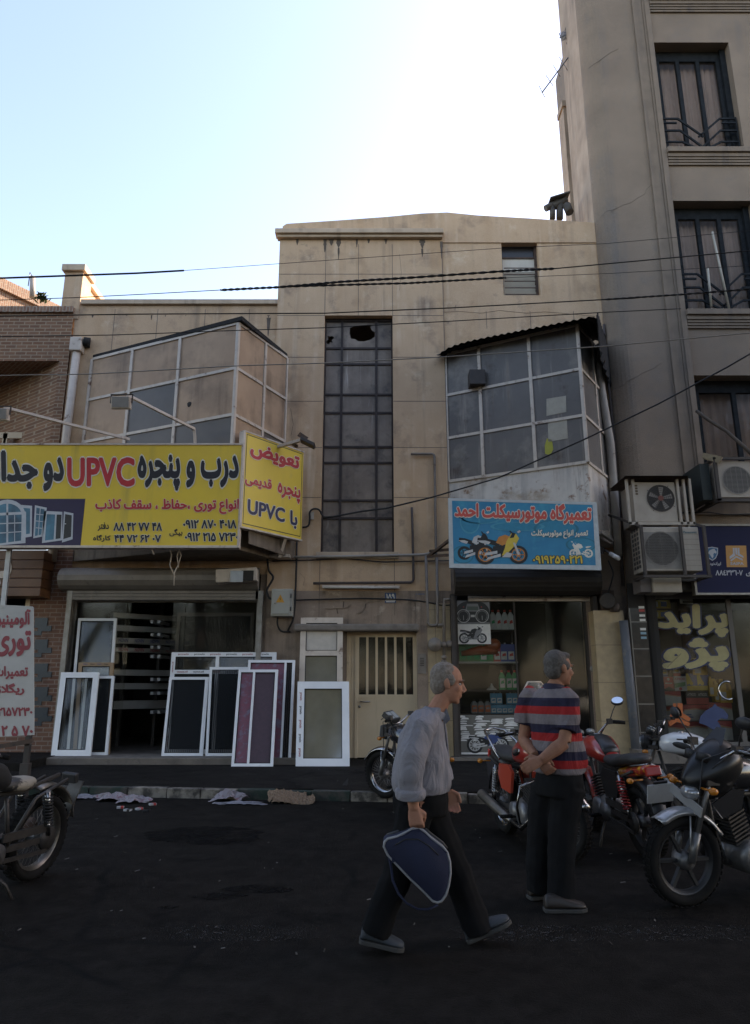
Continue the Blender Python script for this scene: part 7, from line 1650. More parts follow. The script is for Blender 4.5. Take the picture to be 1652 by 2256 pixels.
    for s_ in (-1, 1):
        mb = MB(); mb.tube([(.33,s_*(bw-.10),bz-.008),(.295,s_*(bw+.02),bz-.024)], .019, 10); pt('grip', F(mb), M_rubber, hb)
        mb = MB(); mb.obox((.345,s_*(bw-.13),bz), (1,0,0), (0,1,0), (0,0,1), .03, .025, .028); mb.tube([(.37,s_*(bw-.14),bz+.005),(.40,s_*(bw-.06),bz),(.37,s_*(bw+.02),bz-.01)], .006, 6); pt('lever', F(mb), M_eng, hb)
        if o.get('mirrors', (1,1))[0 if s_ < 0 else 1]:
            mx = Vector((.38, s_*(bw+.0), bz+.20)); mb = MB(); mb.tube([(.34,s_*(bw-.12),bz+.02),(.37,s_*(bw-.07),bz+.10),tuple(mx)], .006, 6); pt('mirror_stem', F(mb), M_eng, hb)
            n_ = Vector((-.80,-s_*.25,o.get('mz', .25))).normalized(); ay = n_.cross(Vector((0,0,1))).normalized(); az = ay.cross(n_)
            mb = MB(); mb.ell(mx + n_*-.012, ay*.068, n_*.028, az*.048, 18, 8); mr = pt('mirror', F(mb), M_black, hb)
            mb = MB(); mb.sheet(Plane(mx + n_*.018, ay*-1 if ay.cross(az).dot(n_) < 0 else ay, az), [(.058*math.cos(2*math.pi*k/20), .040*math.sin(2*math.pi*k/20)) for k in range(20)]); pt('mirror_face', F(mb), o.get('mirror_m', M_mir), mr)
    mb = MB(); mb.tube([(.35,-.22,bz),(.46,-.12,.93),(.50,-.06,.85)], .006, 5); mb.tube([(.35,.22,bz),(.48,.14,.95),(.52,.03,.82)], .006, 5); mb.tube([(.35,.20,bz),(.55,.12,1.0),(.58,.09,.7),(.64,.08,.4)], .005, 5); pt('cables', F(mb), M_black)
    # headlight, gauges, fairing or screen
    if o.get('fairing'):
        mb = MB(); rows = [ # x, z of the centre line, half width, height up, height down
            (.18,1.02,.10,.07,.12),(.26,1.02,.165,.13,.22),(.36,.98,.19,.15,.27),(.46,.92,.17,.15,.23),(.54,.87,.12,.12,.18),(.60,.83,.065,.07,.10),(.63,.81,.02,.02,.03)]
        R_ = []
        for (xx, zz, hw, up, dn) in rows:
            q = []
            for (cy, cz) in ((0,1),(.38,.86),(.72,.48),(.97,.05),(1,-.12),(.74,-.45),(.45,-.85),(0,-1),(-.45,-.85),(-.74,-.45),(-1,-.12),(-.97,.05),(-.72,.48),(-.38,.86)):
                q.append(Vector((xx - (.05 if cz < -.4 else 0) + .02*max(0,cz), hw*cy, zz + (up if cz > 0 else dn)*cz)))
            R_.append(q)
        mb.loft(R_); fa = pt('fairing', F(mb), o['fairing']); fa.modifiers.new('s', 'SUBSURF').render_levels = 1
        for s_ in (-1,1):
            mb = MB(); mb.bar((.50,.0,1.005),(.30,s_*.13,1.08),.012,.012); pt('screen_strut', F(mb), M_blkp, fa)
            mb = MB(); mb.prism(Plane((0,0,0),(1,0,0)), [(.42,.60),(.50,.70),(.32,.80),(.22,.78),(.26,.66)], s_*.13-.006, s_*.13+.006); pt('side_wing', F(mb), M_blkp, fa)
        mb = MB(); mb.ell((.575,0,.755), (.05,0,-.02), (0,.085,0), (.02,0,.05), 16, 8); pt('headlight', F(mb), M_lens, fa)
        mb = MB(); mb.loft([[Vector((.37,-.10,1.09)),Vector((.37,.10,1.09)),Vector((.36,.10,1.10)),Vector((.36,-.10,1.10))],[Vector((.28,-.05,1.20)),Vector((.28,.05,1.20)),Vector((.275,.05,1.205)),Vector((.275,-.05,1.205))]], smooth=False); pt('screen', F(mb), plain('smoked_screen', (.008,.008,.009), .4), fa)
    else:
        hs = o.get('light', 'round')
        mb = MB()
        if hs == 'round': mb.lathe([(.03,-.12),(.075,-.07),(.09,-.01),(.093,.01),(.085,.015)], (.60,0,.87), (1,0,-.05), 22)
        else: mb.obox((.57,0,.86), (1,0,.2), (0,1,0), (-.2,0,1), .06, .10, .085)
        hl = pt('headlight', F(mb), M_black, bevel=0 if hs == 'round' else .015)
        mb = MB()
        if hs == 'round': mb.lathe([(.084,.0),(.07,.014),(.04,.022),(0,.024)], (.612,0,.87), (1,0,-.05), 22)
        else: mb.obox((.635,0,.872), (1,0,.2), (0,1,0), (-.2,0,1), .004, .085, .07)
        pt('headlight_lens', F(mb), M_lens, hl)
    mb = MB()
    if o.get('gauge') == 'box': mb.obox((.50,0,1.05), (1,0,.7), (0,1,0), (-.7,0,1), .085, .095, .035)
    else:
        for s_ in (-.06, .06): mb.lathe([(.045,-.05),(.052,0),(.05,.012),(.0,.013)], (.49,s_,1.02), (-.5,0,1), 18)
    ga = pt('gauges', F(mb), M_black)
    mb = MB()
    if o.get('gauge') == 'box':
        for s_ in (-.045, .045): mb.obox(Vector((.50,s_,1.05)) + Vector((-.7,0,1)).normalized()*.036, (1,0,.7), (0,1,0), (-.7,0,1), .062, .038, .002)
    else:
        for s_ in (-.06, .06): mb.lathe([(.042,.0),(.0,.001)], Vector((.49,s_,1.02)) + Vector((-.5,0,1)).normalized()*.0135, (-.5,0,1), 18)
    pt('dial', F(mb), plain('gauge_dial', (.30,.31,.30), .25), ga)
    if o.get('windshield'):
        mb = MB(); R_ = []
        for i in range(9):
            zz = .98 + .56*i/8; hw = .19*(1 if i < 6 else math.sqrt(max(.02, 1-((i-5.5)/2.8)**2))); R_.append([Vector((.60 - .14*i/8 - .10*abs(k/8-.5)**2*4*.5, hw*(k/4-1), zz)) for k in range(9)])
        vs = [p for q in R_ for p in q]; mb.add(vs, [(i*9+k, i*9+k+1, (i+1)*9+k+1, (i+1)*9+k) for i in range(8) for k in range(8)], 0, True)
        ws = pt('windshield', F(mb), glass('scratched_acrylic', (.80,.82,.80), .06, dust=((.45,.44,.40), .55, 6)))
        mb = MB(); edge = [q[0] for q in R_] + R_[-1][1:-1] + [q[-1] for q in reversed(R_)]; mb.tube(edge, .008, 6); pt('windshield_edge', F(mb), M_white_metal, ws)
    for s_ in (-1, 1):
        mb = MB(); mb.tube([(.55,s_*.09,.80),(.55,s_*.19,.80)], .008, 6); mb.ell((.55,s_*.21,.80), (.035,0,0), (0,.03,0), (0,0,.026), 12, 6); pt('indicator', F(mb), [M_amber])
    # frame, engine, exhaust
    mb = MB(); tb = .019
    mb.tube([(.43,0,.84),(.10,0,.72),(-.35,0,.70),(-.78,0,.78)], tb, 8); mb.tube([(.44,0,.78),(.38,0,.50),(.28,0,.26),(.0,0,.22),(-.16,0,.30)], tb, 8)
    for s_ in (-1,1): mb.tube([(-.10,s_*.09,.70),(-.18,s_*.11,.36)], .016, 8); mb.tube([(-.16,s_*.10,.32),(-.40,s_*.11,.66),(-.75,s_*.11,.76)], .014, 8)
    pt('frame', mb, M_eng)
    for s_ in (-1, 1):
        mb = MB(); mb.bar((-.16,s_*.10,.33), (-.66,s_*.10,r_), .028, .045); pt('swingarm', mb, M_eng)
        sh_ = MB(); a = Vector((-.60,s_*.13,r_+.03)); b = Vector((-.50,s_*.13,.70)); sh_.tube([a, a.lerp(b,.35)], .017, 8); sh_.tube([a.lerp(b,.35), b], .023, 10); so = pt('shock', sh_, M_chrome)
        sp = MB(); n_ = 90; d = (b-a); u = d.cross(Vector((0,1,0))).normalized(); v = Vector((0,1,0)); sp.tube([a.lerp(b, .22+.70*i/n_) + (u*math.cos(i*.7)+v*math.sin(i*.7))*.034 for i in range(n_+1)], .0075, 5); pt('spring', sp, o.get('spring_m', M_black), so)
    mb = MB(); mb.ell((.06,0,.33), (.20,0,0), (0,.13,0), (0,0,.13), 18, 10); mb.lathe([(.0,.15),(.08,.148),(.11,.13),(.115,.10),(.115,-.10),(.11,-.13),(.08,-.148),(0,-.15)], (.14,0,.31), (0,1,0), 22); mb.lathe([(.0,.15),(.085,.145),(.09,.10),(.09,-.10),(.085,-.145),(0,-.15)], (-.05,0,.31), (0,1,0), 20); en = pt('engine', mb, M_alu)
    mb = MB()
    for k in range(8):
        c = Vector((.17,0,.42)) + Vector((.10,0,.28))*(k/8)*.75; mb.obox(c, (1,0,-.36), (0,1,0), (.36,0,1), .085, .085, .006)
    mb.tube([(.16,0,.40),(.24,0,.62)], .06, 12); pt('cylinder_fins', mb, M_eng, en)
    ey = -.16; mb = MB(); mb.tube([(.27,-.03,.53),(.36,-.07,.48),(.36,-.12,.30),(.22,ey,.20),(-.05,ey,.22)], [.022]*5, 10); ex = pt('exhaust_pipe', mb, o.get('pipe_m', M_chrome))
    mb = MB(); ez = o.get('muf', (.24,.36)); mb.tube([(-.05,ey,.22),(-.14,ey-.01,ez[0]),(-.80,ey-.04,ez[1])], [.022,.045,.052], 14, caps=False); mb.lathe([(.052,0),(.054,.012),(.036,.014),(.034,-.06),(0,-.06)], (-.80,ey-.04,ez[1]), (-.66,-.03,ez[1]-ez[0]), 14); pt('muffler', mb, o.get('muf_m', M_chrome), ex)
    mb = MB(); mb.bar((-.62,.115,r_+.09), (-.10,.12,.42), .02, .06); mb.bar((-.62,.115,r_-.09), (-.10,.12,.26), .02, .03); mb.lathe([(.09,-.01),(.09,.01)], (-.62,.11,r_), (0,1,0), 18); pt('chain_guard', mb, M_eng)
    mb = MB(); mb.tube([(-.02,.13,.22),(-.10,.22,.12),(-.14,.27,.015)], .012, 6); mb.obox((-.15,.275,.012), (1,0,0), (0,1,0), (0,0,1), .035, .018, .008); pt('side_stand', mb, M_eng)
    mb = MB(); mb.tube([(.02,-.26,.27),(.02,.26,.27)], .012, 8); mb.tube([(.02,-.29,.275),(.02,-.17,.275)], .018, 8); mb.tube([(.02,.29,.275),(.02,.17,.275)], .018, 8); pt('foot_pegs', mb, M_rubber)
    # tank, seat, panels
    def sect(rows, m, name, parent=t, lab=None, n=16, sq=.75):
        R_ = []
        for (xx, zc, hw, hh) in rows:
            q = []
            for k in range(n):
                a = 2*math.pi*k/n; c, s_ = math.cos(a), math.sin(a); q.append(Vector((xx, hw*math.copysign(abs(c)**sq, c), zc + hh*math.copysign(abs(s_)**sq, s_))))
            R_.append(q)
        mb = MB(); mb.loft(R_); return pt(name, mb, m, parent, label=lab)
    tz = o.get('tz', 0)
    tk = sect([(.42,.86,.05,.05),(.38,.87,.11,.085),(.26,.88+tz,.145,.115),(.10,.875+tz,.15,.12),(-.04,.85,.125,.10),(-.12,.82,.09,.06),(-.15,.81,.04,.03)], TK, 'tank')
    mb = MB(); mb.lathe([(.035,0),(.035,.012),(.02,.016),(0,.016)], (.18,0,.993+tz), (0,0,1), 14); pt('fuel_cap', mb, M_chrome, tk)
    if o.get('tank_top'): sect([(.30,.955+tz,.05,.04),(.2,.975+tz,.075,.032),(.05,.955+tz,.08,.04),(-.08,.90,.085,.05),(-.13,.86,.08,.05)], o['tank_top'], 'tank_cover', tk)
    for s_ in (-1,1) if not o.get('bare_tail') else ():
        if o.get('badge'): mb = MB(); mb.ell((.14,s_*.148,.875+tz), (.10,0,.02), (0,.012,0), (-.008,0,.035), 14, 6); pt('badge', mb, o['badge'], tk)
        mb = MB(); mb.prism(Plane((0, s_*.115, 0), (1,0,0)), [(-.38,.48),(-.12,.46),(-.06,.66),(-.14,.73),(-.42,.72),(-.46,.62)], -.014, .014); pt('side_panel', mb, SP, bevel=.012)
    sh_ = o.get('seat_h', 0)
    if o.get('bare_tail'): sect([(-.06,.78,.07,.035),(-.14,.78,.105,.05),(-.30,.77,.115,.05),(-.40,.775,.09,.04),(-.44,.775,.03,.02)], M_old, 'seat')
    else: sect([(-.06,.80,.07,.035),(-.14,.80,.105,.05),(-.34,.79+sh_*.3,.125,.05),(-.52,.815+sh_,.13,.055),(-.70,.835+sh_,.12,.05),(-.80,.84+sh_,.08,.035),(-.83,.84+sh_,.03,.015)], M_seat, 'seat')
    if not o.get('bare_tail'): sect([(-.40,.715,.09,.045),(-.62,.735,.10,.05),(-.82,.77,.075,.045),(-.93,.80,.04,.025)], o.get('tail_m', SP), 'tail_cowl')
    mb = MB(); mb.obox((-.935,0,.775 if not o.get('bare_tail') else .74), (1,0,-.2), (0,1,0), (.2,0,1), .025, .07, .042); tl = pt('tail_light', mb, M_tail if not o.get('bare_tail') else M_black, bevel=.012)
    mb = MB(); pr = []
    for i in range(13):
        a = R(168 - (168-62)*i/12) if False else R(70 + 100*i/12); rr_ = r_ + .05
        pr.append([Vector((-.62 + q*math.cos(a), yy, r_ + q*math.sin(a) + .03)) for yy, q in ((-.075, rr_-.03), (-.06, rr_), (0, rr_+.014), (.06, rr_), (.075, rr_-.03), (.06, rr_-.012), (0, rr_+.004), (-.06, rr_-.012))])
    mb.loft(pr); mb.obox((-.97,0,.56), (1,0,.5), (0,1,0), (-.5,0,1), .006, .065, .16); pt('rear_fender', mb, o.get('rfender_m', M_black))
    for s_ in (-1,1) if not o.get('bare_tail') else ():
        mb = MB(); mb.tube([(-.86,s_*.07,.70),(-.86,s_*.17,.70)], .008, 6); mb.ell((-.86,s_*.19,.70), (.035,0,0), (0,.03,0), (0,0,.026), 12, 6); pt('indicator', mb, [M_amber])
    if o.get('plate'): mb = MB(); mb.obox((-1.005,0,.60), (1,0,.4), (0,1,0), (-.4,0,1), .004, .12, .085); pt('number_plate', mb, plain('plate_plain', (.50,.50,.49), .5))
    if o.get('front_plate'): mb = MB(); mb.obox((.60,-.02,.70), (1,0,0), (0,1,o['front_plate']), (0,-o['front_plate'],1), .006, .17, .035); pt('front_plate', F(mb), plain('plate_dusty', (.30,.30,.29), .5))
    if o.get('rack'):
        mb = MB(); zz = .91 + sh_; m_ = .012
        for s_ in (-1,1): mb.tube([(-.45,s_*.14,.80+sh_),(-.60,s_*.155,zz),(-.95,s_*.13,zz+.03),(-1.0,0,zz+.035)], m_, 8); mb.tube([(-.62,s_*.15,zz),(-.60,s_*.12,.72)], m_, 8)
        for xx in (-.68,-.76,-.84,-.92): mb.tube([(xx,-.145,zz+.012),(xx,.145,zz+.012)], .008, 6)
        pt('luggage_rack', mb, o.get('rack_m', M_chrome))
    if o.get('grab'):
        mb = MB(); mb.tube([(-.40,-.13,.76),(-.62,-.15,.92),(-.88,-.12,1.02),(-.92,0,1.04),(-.88,.12,1.02),(-.62,.15,.92),(-.40,.13,.76)], .013, 8); pt('grab_rail', mb, M_chrome)
    if o.get('guard'):
        mb = MB(); mb.tube([(.40,-.04,.66),(.44,-.24,.60),(.42,-.27,.42),(.30,-.20,.26),(.26,0,.24),(.30,.20,.26),(.42,.27,.42),(.44,.24,.60),(.40,.04,.66)], .012, 8); pt('crash_bar', mb, M_chrome)
    return t
M_redp = mat('red_tank_paint', (.34,.028,.018), .28, coat=.8, var=(.26,.02,.014), var_scale=3); M_blkp = mat('black_tank_paint', (.014,.014,.016), .25, coat=.8); M_whtp = mat('white_tank_paint', (.62,.62,.62), .3, coat=.6)
M_old = mat('worn_two_tone', (.02,.02,.02), .5, blotch=((.30,.27,.22), 2.2, .50, .53)); M_dusty_bl = mat('dusty_black_plastic', (.010,.010,.011), .38, var=(.018,.0175,.017), var_scale=4); M_mudf = mat('dusty_chrome', (.24,.22,.19), .38, .8, var=(.14,.125,.105), var_scale=7)
M_cream = mat('old_cream_paint', (.45,.40,.31), .45, blotch=((.20,.13,.08), 7, .58, .7)); M_flame = mat('flame_decal', (.30,.03,.02), .3, blotch=((.60,.30,.02), 9, .5, .54), coat=.5); M_silverf = mat('silver_fender', (.42,.42,.42), .3, .5, var=(.30,.30,.30), var_scale=5)
motorcycle('old black and cream motorcycle cut off by the left frame edge, dusty rear wheel', -2.92, 5.52, -104, lean=-5, o=dict(tank_m=M_old, panel_m=M_black, mirrors=(0,0), bare_tail=True, fender_m=M_mudf, rfender_m=M_mudf, rim_m=M_mudf, pipe_m=M_rust, muf_m=M_rust, r=.325, tail_m=M_mudf, tw=.055))
motorcycle('motorcycle with a boxy gauge hidden behind the grey shirted walking man', .44, 9.40, 111, steer=30, lean=-4, pitch=-4, z=.02, o=dict(tank_m=M_blkp, light='box', gauge='box', muf=(.20,.22), mirrors=(0,0)))
motorcycle('red motorcycle with a tall clear windshield behind the striped shirt man', 1.50, 7.36, -80, steer=24, lean=0, o=dict(tank_m=M_redp, panel_m=mat('orange_red_panel', (.40,.05,.022), .35, coat=.4), windshield=True, grab=True, badge=M_chrome, muf_m=M_mudf, spring_m=M_chrome, tail_m=M_black, guard=True, mirrors=(0,0)))
motorcycle('red motorcycle seen from behind with flame decals and red shock springs', 2.43, 7.50, 96, steer=-6, lean=-5, o=dict(tank_m=M_redp, tank_top=M_dusty_bl, panel_m=M_dusty_bl, tail_m=M_flame, spring_m=mat('red_spring', (.35,.02,.02), .4), plate=True, alloy=True, rim_m=M_black, tz=.02, seat_h=.02, mirrors=(1,0), tw=.06, muf_m=M_dusty_bl, pipe_m=M_dusty_bl, fork_m=M_alu, bar=(.37,1.12), mz=.62, fender_m=M_redp))
motorcycle('white tanked motorcycle farthest back before the spare parts shop', 3.66, 8.27, 143, steer=6, lean=-5, o=dict(tank_m=M_whtp, panel_m=M_whtp, fender_m=M_whtp, rack=True, rack_m=M_silverf, badge=M_black, tail_m=M_whtp, mirrors=(0,0), bar=(.38,1.12), muf_m=M_dusty_bl))
motorcycle('black motorcycle with a pointed dark fairing nearest at the right edge', 2.80, 5.68, -157, steer=-8, lean=-4, o=dict(tank_m=M_blkp, panel_m=M_blkp, fairing=M_dusty_bl, fender_m=M_silverf, alloy=True, rim_m=M_black, front_plate=-.35, fender_a=(52,150), mirror_m=M_black, mirrors=(1,1), fork_m=M_alu, rack=True, fender_w=.075))
# ------------------------------------------------------------------ people
M_skin = mat('skin', (.36,.19,.125), .55, var=(.30,.145,.095), var_scale=18, blotch=((.40,.17,.12), 9, .6, .8), spec=.15, bump=.15, bump_scale=150); M_skin2 = mat('skin_tanned', (.31,.165,.105), .55, var=(.26,.125,.08), var_scale=18, spec=.15, bump=.15, bump_scale=150)
M_hair = mat('greying_hair', (.12,.095,.075), .8, var=(.23,.20,.17), var_scale=60, bump=.6, bump_scale=120); M_hair2 = mat('dark_grey_hair', (.05,.043,.038), .8, var=(.11,.10,.09), var_scale=60, bump=.6, bump_scale=120)
M_trouser = mat('black_trousers', (.0045,.0045,.005), .9, var=(.007,.007,.0075), var_scale=6, spec=.15); M_trouser2 = mat('charcoal_trousers', (.008,.008,.0088), .9, var=(.012,.012,.0125), var_scale=6, spec=.15)
def check_cloth():
    m, n, l, b = newmat('checked_shirt'); tc = n.new('ShaderNodeTexCoord')
    w1 = n.new('ShaderNodeTexChecker'); w1.inputs['Scale'].default_value = 210; l.new(tc.outputs['Object'], w1.inputs[0]); w1.inputs[1].default_value = (.235,.225,.245,1); w1.inputs[2].default_value = (.195,.19,.21,1)
    c = mixc(n, l, ramp(n, l, noise(n, l, tc.outputs['Object'], 3), .35, .65), w1.outputs[0], mixc(n, l, .25, w1.outputs[0], (.12,.12,.13)))
    l.new(c, b.inputs['Base Color']); b.inputs['Roughness'].default_value = .85; b.inputs['Specular IOR Level'].default_value = .2; folds(n, l, b, tc.outputs['Object'], 1.0, 5.5)
    return m
M_check = check_cloth(); NV, RD, GR = (.018,.016,.038), (.30,.017,.017), (.18,.155,.16)
M_stripe = stripes('striped_polo', [(0, RD), (.30, NV), (.62, GR)], .186, 2)
def blob(name, prims, m, parent, voxel=.009, smooth=4, disp=0, dscale=.12, sub=False):
    """one continuous surface grown round overlapping tubes, rings and ovals"""
    mb = MB()
    for p in prims:
        if p[0] == 't': mb.tube(p[1], p[2], 12)
        elif p[0] == 'e': mb.ell(p[1], p[2], p[3], p[4], 16, 10)
        elif p[0] == 'l': mb.loft(p[1])
    o = part(name, mb, m, parent, fix=True)
    md = o.modifiers.new('fuse', 'REMESH'); md.mode = 'VOXEL'; md.voxel_size = voxel; md.use_smooth_shade = True
    md = o.modifiers.new('smooth', 'SMOOTH'); md.iterations = smooth; md.factor = .5
    if disp:
        tx = bpy.data.textures.new(name + '_folds', 'CLOUDS'); tx.noise_scale = dscale; tx.noise_depth = 1
        md = o.modifiers.new('folds', 'DISPLACE'); md.texture = tx; md.strength = disp; md.mid_level = .5; md.texture_coords = 'GLOBAL'
    return o
def oval(c, w_, d_, rt, fw, n=18, up=Vector((0,0,1))):
    c = Vector(c); return [c + rt*w_*math.cos(2*math.pi*k/n) + fw*d_*math.sin(2*math.pi*k/n) for k in range(n)]
def head(c, f, u, s=1.0):
    """face looking along f, crown towards u; c is the middle of the head (eye level)"""
    f = f.normalized(); r = f.cross(u).normalized(); u = r.cross(f).normalized(); q = lambda a, b, h: c + (r*a + f*b + u*h)*s
    pr = [('e', q(0,-.012,.028), r*.077*s, f*.097*s, u*.092*s), ('e', q(0,.018,-.035), r*.064*s, f*.075*s, u*.085*s), ('e', q(0,.030,-.088), r*.045*s, f*.050*s, u*.030*s),
          ('e', q(0,.066,-.102), r*.022*s, f*.018*s, u*.018*s), ('t', [q(0,.083,.012), q(0,.104,-.022), q(0,.113,-.036)], [.010*s,.013*s,.014*s]), ('e', q(.013,.097,-.040), r*.010*s, f*.012*s, u*.009*s), ('e', q(-.013,.097,-.040), r*.010*s, f*.012*s, u*.009*s),
          ('e', q(0,.079,.022), r*.056*s, f*.016*s, u*.012*s), ('e', q(0,.083,-.063), r*.025*s, f*.012*s, u*.006*s), ('e', q(0,.081,-.074), r*.022*s, f*.012*s, u*.007*s),
          ('e', q(.040,.055,-.025), r*.022*s, f*.025*s, u*.024*s), ('e', q(-.040,.055,-.025), r*.022*s, f*.025*s, u*.024*s)]
    for s_ in (-1,1): pr += [('e', q(s_*.077,-.008,-.008), r*.010*s, f*.019*s, u*.031*s), ('e', q(s_*.084,-.014,.004), r*.007*s, f*.016*s, u*.022*s)]
    return pr, q, r, f, u
def hair(q, r, f, u, s, m, parent, bald=0.0):
    pr = [('e', q(0,-.030,.040), r*.083*s, f*.092*s, u*.090*s), ('e', q(0,-.052,-.010), r*.076*s, f*.062*s, u*.075*s)]
    for s_ in (-1,1): pr.append(('e', q(s_*.072,.012,.018), r*.014*s, f*.030*s, u*.034*s))
    if not bald: pr.append(('e', q(0,.030,.088), r*.064*s, f*.052*s, u*.030*s))
    return blob('hair', pr, m, parent, .006, 3, .006, .015)
def eyes(q, r, f, u, s, parent):
    mb = MB(); mb2 = MB(); mb3 = MB()
    for s_ in (-1,1):
        mb.ell(q(s_*.032,.071,.003), r*.013*s, f*.010*s, u*.007*s, 12, 8); mb2.ell(q(s_*.032,.079,.003), r*.0055*s, f*.004*s, u*.0055*s, 10, 6)
        mb3.tube([q(s_*.016,.096,.024), q(s_*.034,.093,.029), q(s_*.052,.080,.024)], [.003*s,.005*s,.003*s], 6)
    part('eyes', mb, plain('eye_white', (.5,.48,.45), .3), parent); part('irises', mb2, plain('iris_brown', (.03,.018,.012), .2), parent); part('eyebrows', mb3, M_hair2, parent)
def hand(w0, d, n, side, curl=.6, s=1.0, spread=0.0, thumb_in=.5):
    """w0 wrist, d towards the knuckles, n out of the back of the hand, side towards the thumb; five separate curled fingers"""
    d = d.normalized(); n = (n - d*n.dot(d)).normalized(); t = side - d*side.dot(d) - n*side.dot(n); t.normalize()
    P_ = lambda a, b, h: w0 + (t*a + d*b + n*h)*s
    pr = [('l', [[P_(x*.030, 0, h*.019) for x, h in ((1,0),(.7,.8),(0,1),(-.7,.8),(-1,0),(-.7,-.8),(0,-1),(.7,-.8))], [P_(x*.041, .045, h*.016) for x, h in ((1,0),(.7,.8),(0,1),(-.7,.8),(-1,0),(-.7,-.8),(0,-1),(.7,-.8))], [P_(x*.042, .088, h*.013) for x, h in ((1,0),(.7,.8),(0,1),(-.7,.8),(-1,0),(-.7,-.8),(0,-1),(.7,-.8))]])]
    for (a, L, k) in ((.031,.074,.95),(.011,.084,1.0),(-.010,.078,1.05),(-.030,.062,1.12)):
        p = P_(a, .085, .0); ang = .25*curl; pts = [p - (d*.012)*s]; rad = [.0095*s]; pts.append(p); rad.append(.0100*s)
        for seg, fr in enumerate((.45,.32,.23)):
            ang += curl*k*(.75, .95, .7)[seg]; dd = d*math.cos(ang) - n*math.sin(ang) + t*spread*a*8
            p = p + dd.normalized()*L*fr*s; pts.append(p); rad.append((.0092,.0084,.0070)[seg]*s)
        pr.append(('t', pts, rad))
    a0 = P_(.030, .022, -.006); d1 = (t*.75 + d*.65 - n*.25*thumb_in).normalized(); d2 = (d*.85 + t*(.25-.5*thumb_in) - n*.55*thumb_in).normalized()
    pr.append(('t', [a0 - d1*.014*s, a0 + d1*.03*s, a0 + d1*.030*s + d2*.032*s, a0 + d1*.026*s + d2*.058*s], [.014*s,.0125*s,.0105*s,.0080*s]))
    return pr
def shoe(name, heel, toe, m, sole_m, parent, up=Vector((0,0,1)), w_=.048, h=.085, sole=.022):
    """heel and toe: contact points on the sole"""
    d = (toe-heel); L = d.length; d.normalize(); up = (up - d*up.dot(d)).normalized(); r = d.cross(up).normalized()
    R_ = []
    for (t_, ww, hh) in ((.0,.55,.62),(.04,.80,.95),(.18,.86,1.0),(.38,.84,.92),(.55,.93,.70),(.72,1.02,.55),(.86,.95,.45),(.95,.72,.36),(1.0,.42,.26)):
        c = heel + d*L*t_ + up*sole; q = []
        for (x, z) in ((-1,0),(-1.02,.35),(-.75,.8),(0,1),(.75,.8),(1.02,.35),(1,0)): q.append(c + r*x*ww*w_ + up*z*hh*h)
        R_.append(q)
    mb = MB(); mb.loft(R_); o = part(name, mb, m, parent, fix=True); md = o.modifiers.new('s', 'SUBSURF'); md.levels = 1; md.render_levels = 2
    mb = MB(); R_ = []
    for (t_, ww) in ((-.01,.62),(.04,.88),(.18,.93),(.38,.88),(.55,.97),(.72,1.07),(.86,1.0),(.95,.78),(1.015,.45)):
        c = heel + d*L*t_; R_.append([c - r*ww*w_*1.03, c - r*ww*w_*1.03 + up*sole*1.1, c + r*ww*w_*1.03 + up*sole*1.1, c + r*ww*w_*1.03])
    mb.loft(R_, smooth=False); part('sole', mb, sole_m, o, fix=True, bevel=.004); return o

# --- the man walking to the right with the bag
YM = 4.62
def K(zx, zy, dy=0.0): return P(743.4 + .3174*zx, 1404.2 + .3174*zy, YM + dy)
U, FX, RT = Vector((0,0,1)), Vector((1,0,0)), Vector((0,-1,0))
base = K(620, 2130); man = thing('person', 'man in a grey checked shirt and black trousers striding right with a navy bag', 'person', (base.x, YM, 0))
k_ = .000905
hc = K(768, 318); hf = Vector((1,-.04,-.14)); hu = Vector((.14,0,1))
hp, hq, hr, hfv, huv = head(hc, hf, hu, 1.02)
sh_n = K(600, 585, -.175); sh_f = K(655, 590, .175); el = K(505, 870, -.26); wr = K(530, 1190, -.24)
body = hp + [('t', [K(745,400), K(690,500), K(640,600)], [.055,.058,.075]), ('l', [oval(K(590,1060), .14, .11, RT, FX), oval(K(590,800), .16, .12, RT, FX), oval(K(610,620), .17, .09, RT, FX)]),
    ('t', [sh_n, el], [.05,.043]), ('t', [el, K(517,1050,-.25), wr], [.045,.043,.031]), ('t', [sh_f, K(690,860,.24), K(760,1040,.22)], [.05,.042,.03]),
    ('t', [K(585,1120,-.09), K(480,1550,-.08), K(300,2010,-.06)], [.075,.055,.04]), ('t', [K(585,1120,.09), K(800,1560,.09), K(965,2040,.08)], [.075,.055,.04])]
hd = (K(548,1300,-.245) - wr).normalized()
body += hand(wr + hd*-.008, hd, Vector((-.15,-1,0)), Vector((1,-.15,.1)), curl=.95, s=1.08, thumb_in=1.0)
body += hand(K(770,1060,.22), Vector((.3,0,-1)), Vector((0,1,0)), Vector((1,0,0)), curl=.5)
bo = blob('body', body, M_skin, man, .0062, 3)
hair(hq, hr, hfv, huv, 1.02, M_hair, man, bald=1); eyes(hq, hr, hfv, huv, 1.02, man)
tor = [oval(K(583,1078), .165, .172, RT, FX), oval(K(580,1020), .19, .185, RT, FX), oval(K(582,930), .185, .182, RT, FX), oval(K(586,800), .185, .168, RT, FX), oval(K(590,680), .19, .142, RT, FX), oval(K(603,590), .178, .115, RT, FX), oval(K(628,525), .115, .085, RT, FX), oval(K(668,480), .07, .066, RT, FX)]
shirt = [('l', tor), ('t', [K(610,570,-.12), K(575,640,-.20), K(520,840,-.265), K(503,980,-.27), K(503,1085,-.265)], [.085,.092,.088,.084,.074]), ('t', [K(640,570,.12), K(660,640,.2), K(690,860,.25), K(745,1010,.235)], [.085,.09,.08,.07])]
blob('shirt', shirt, M_check, man, .009, 6, .030, .17)
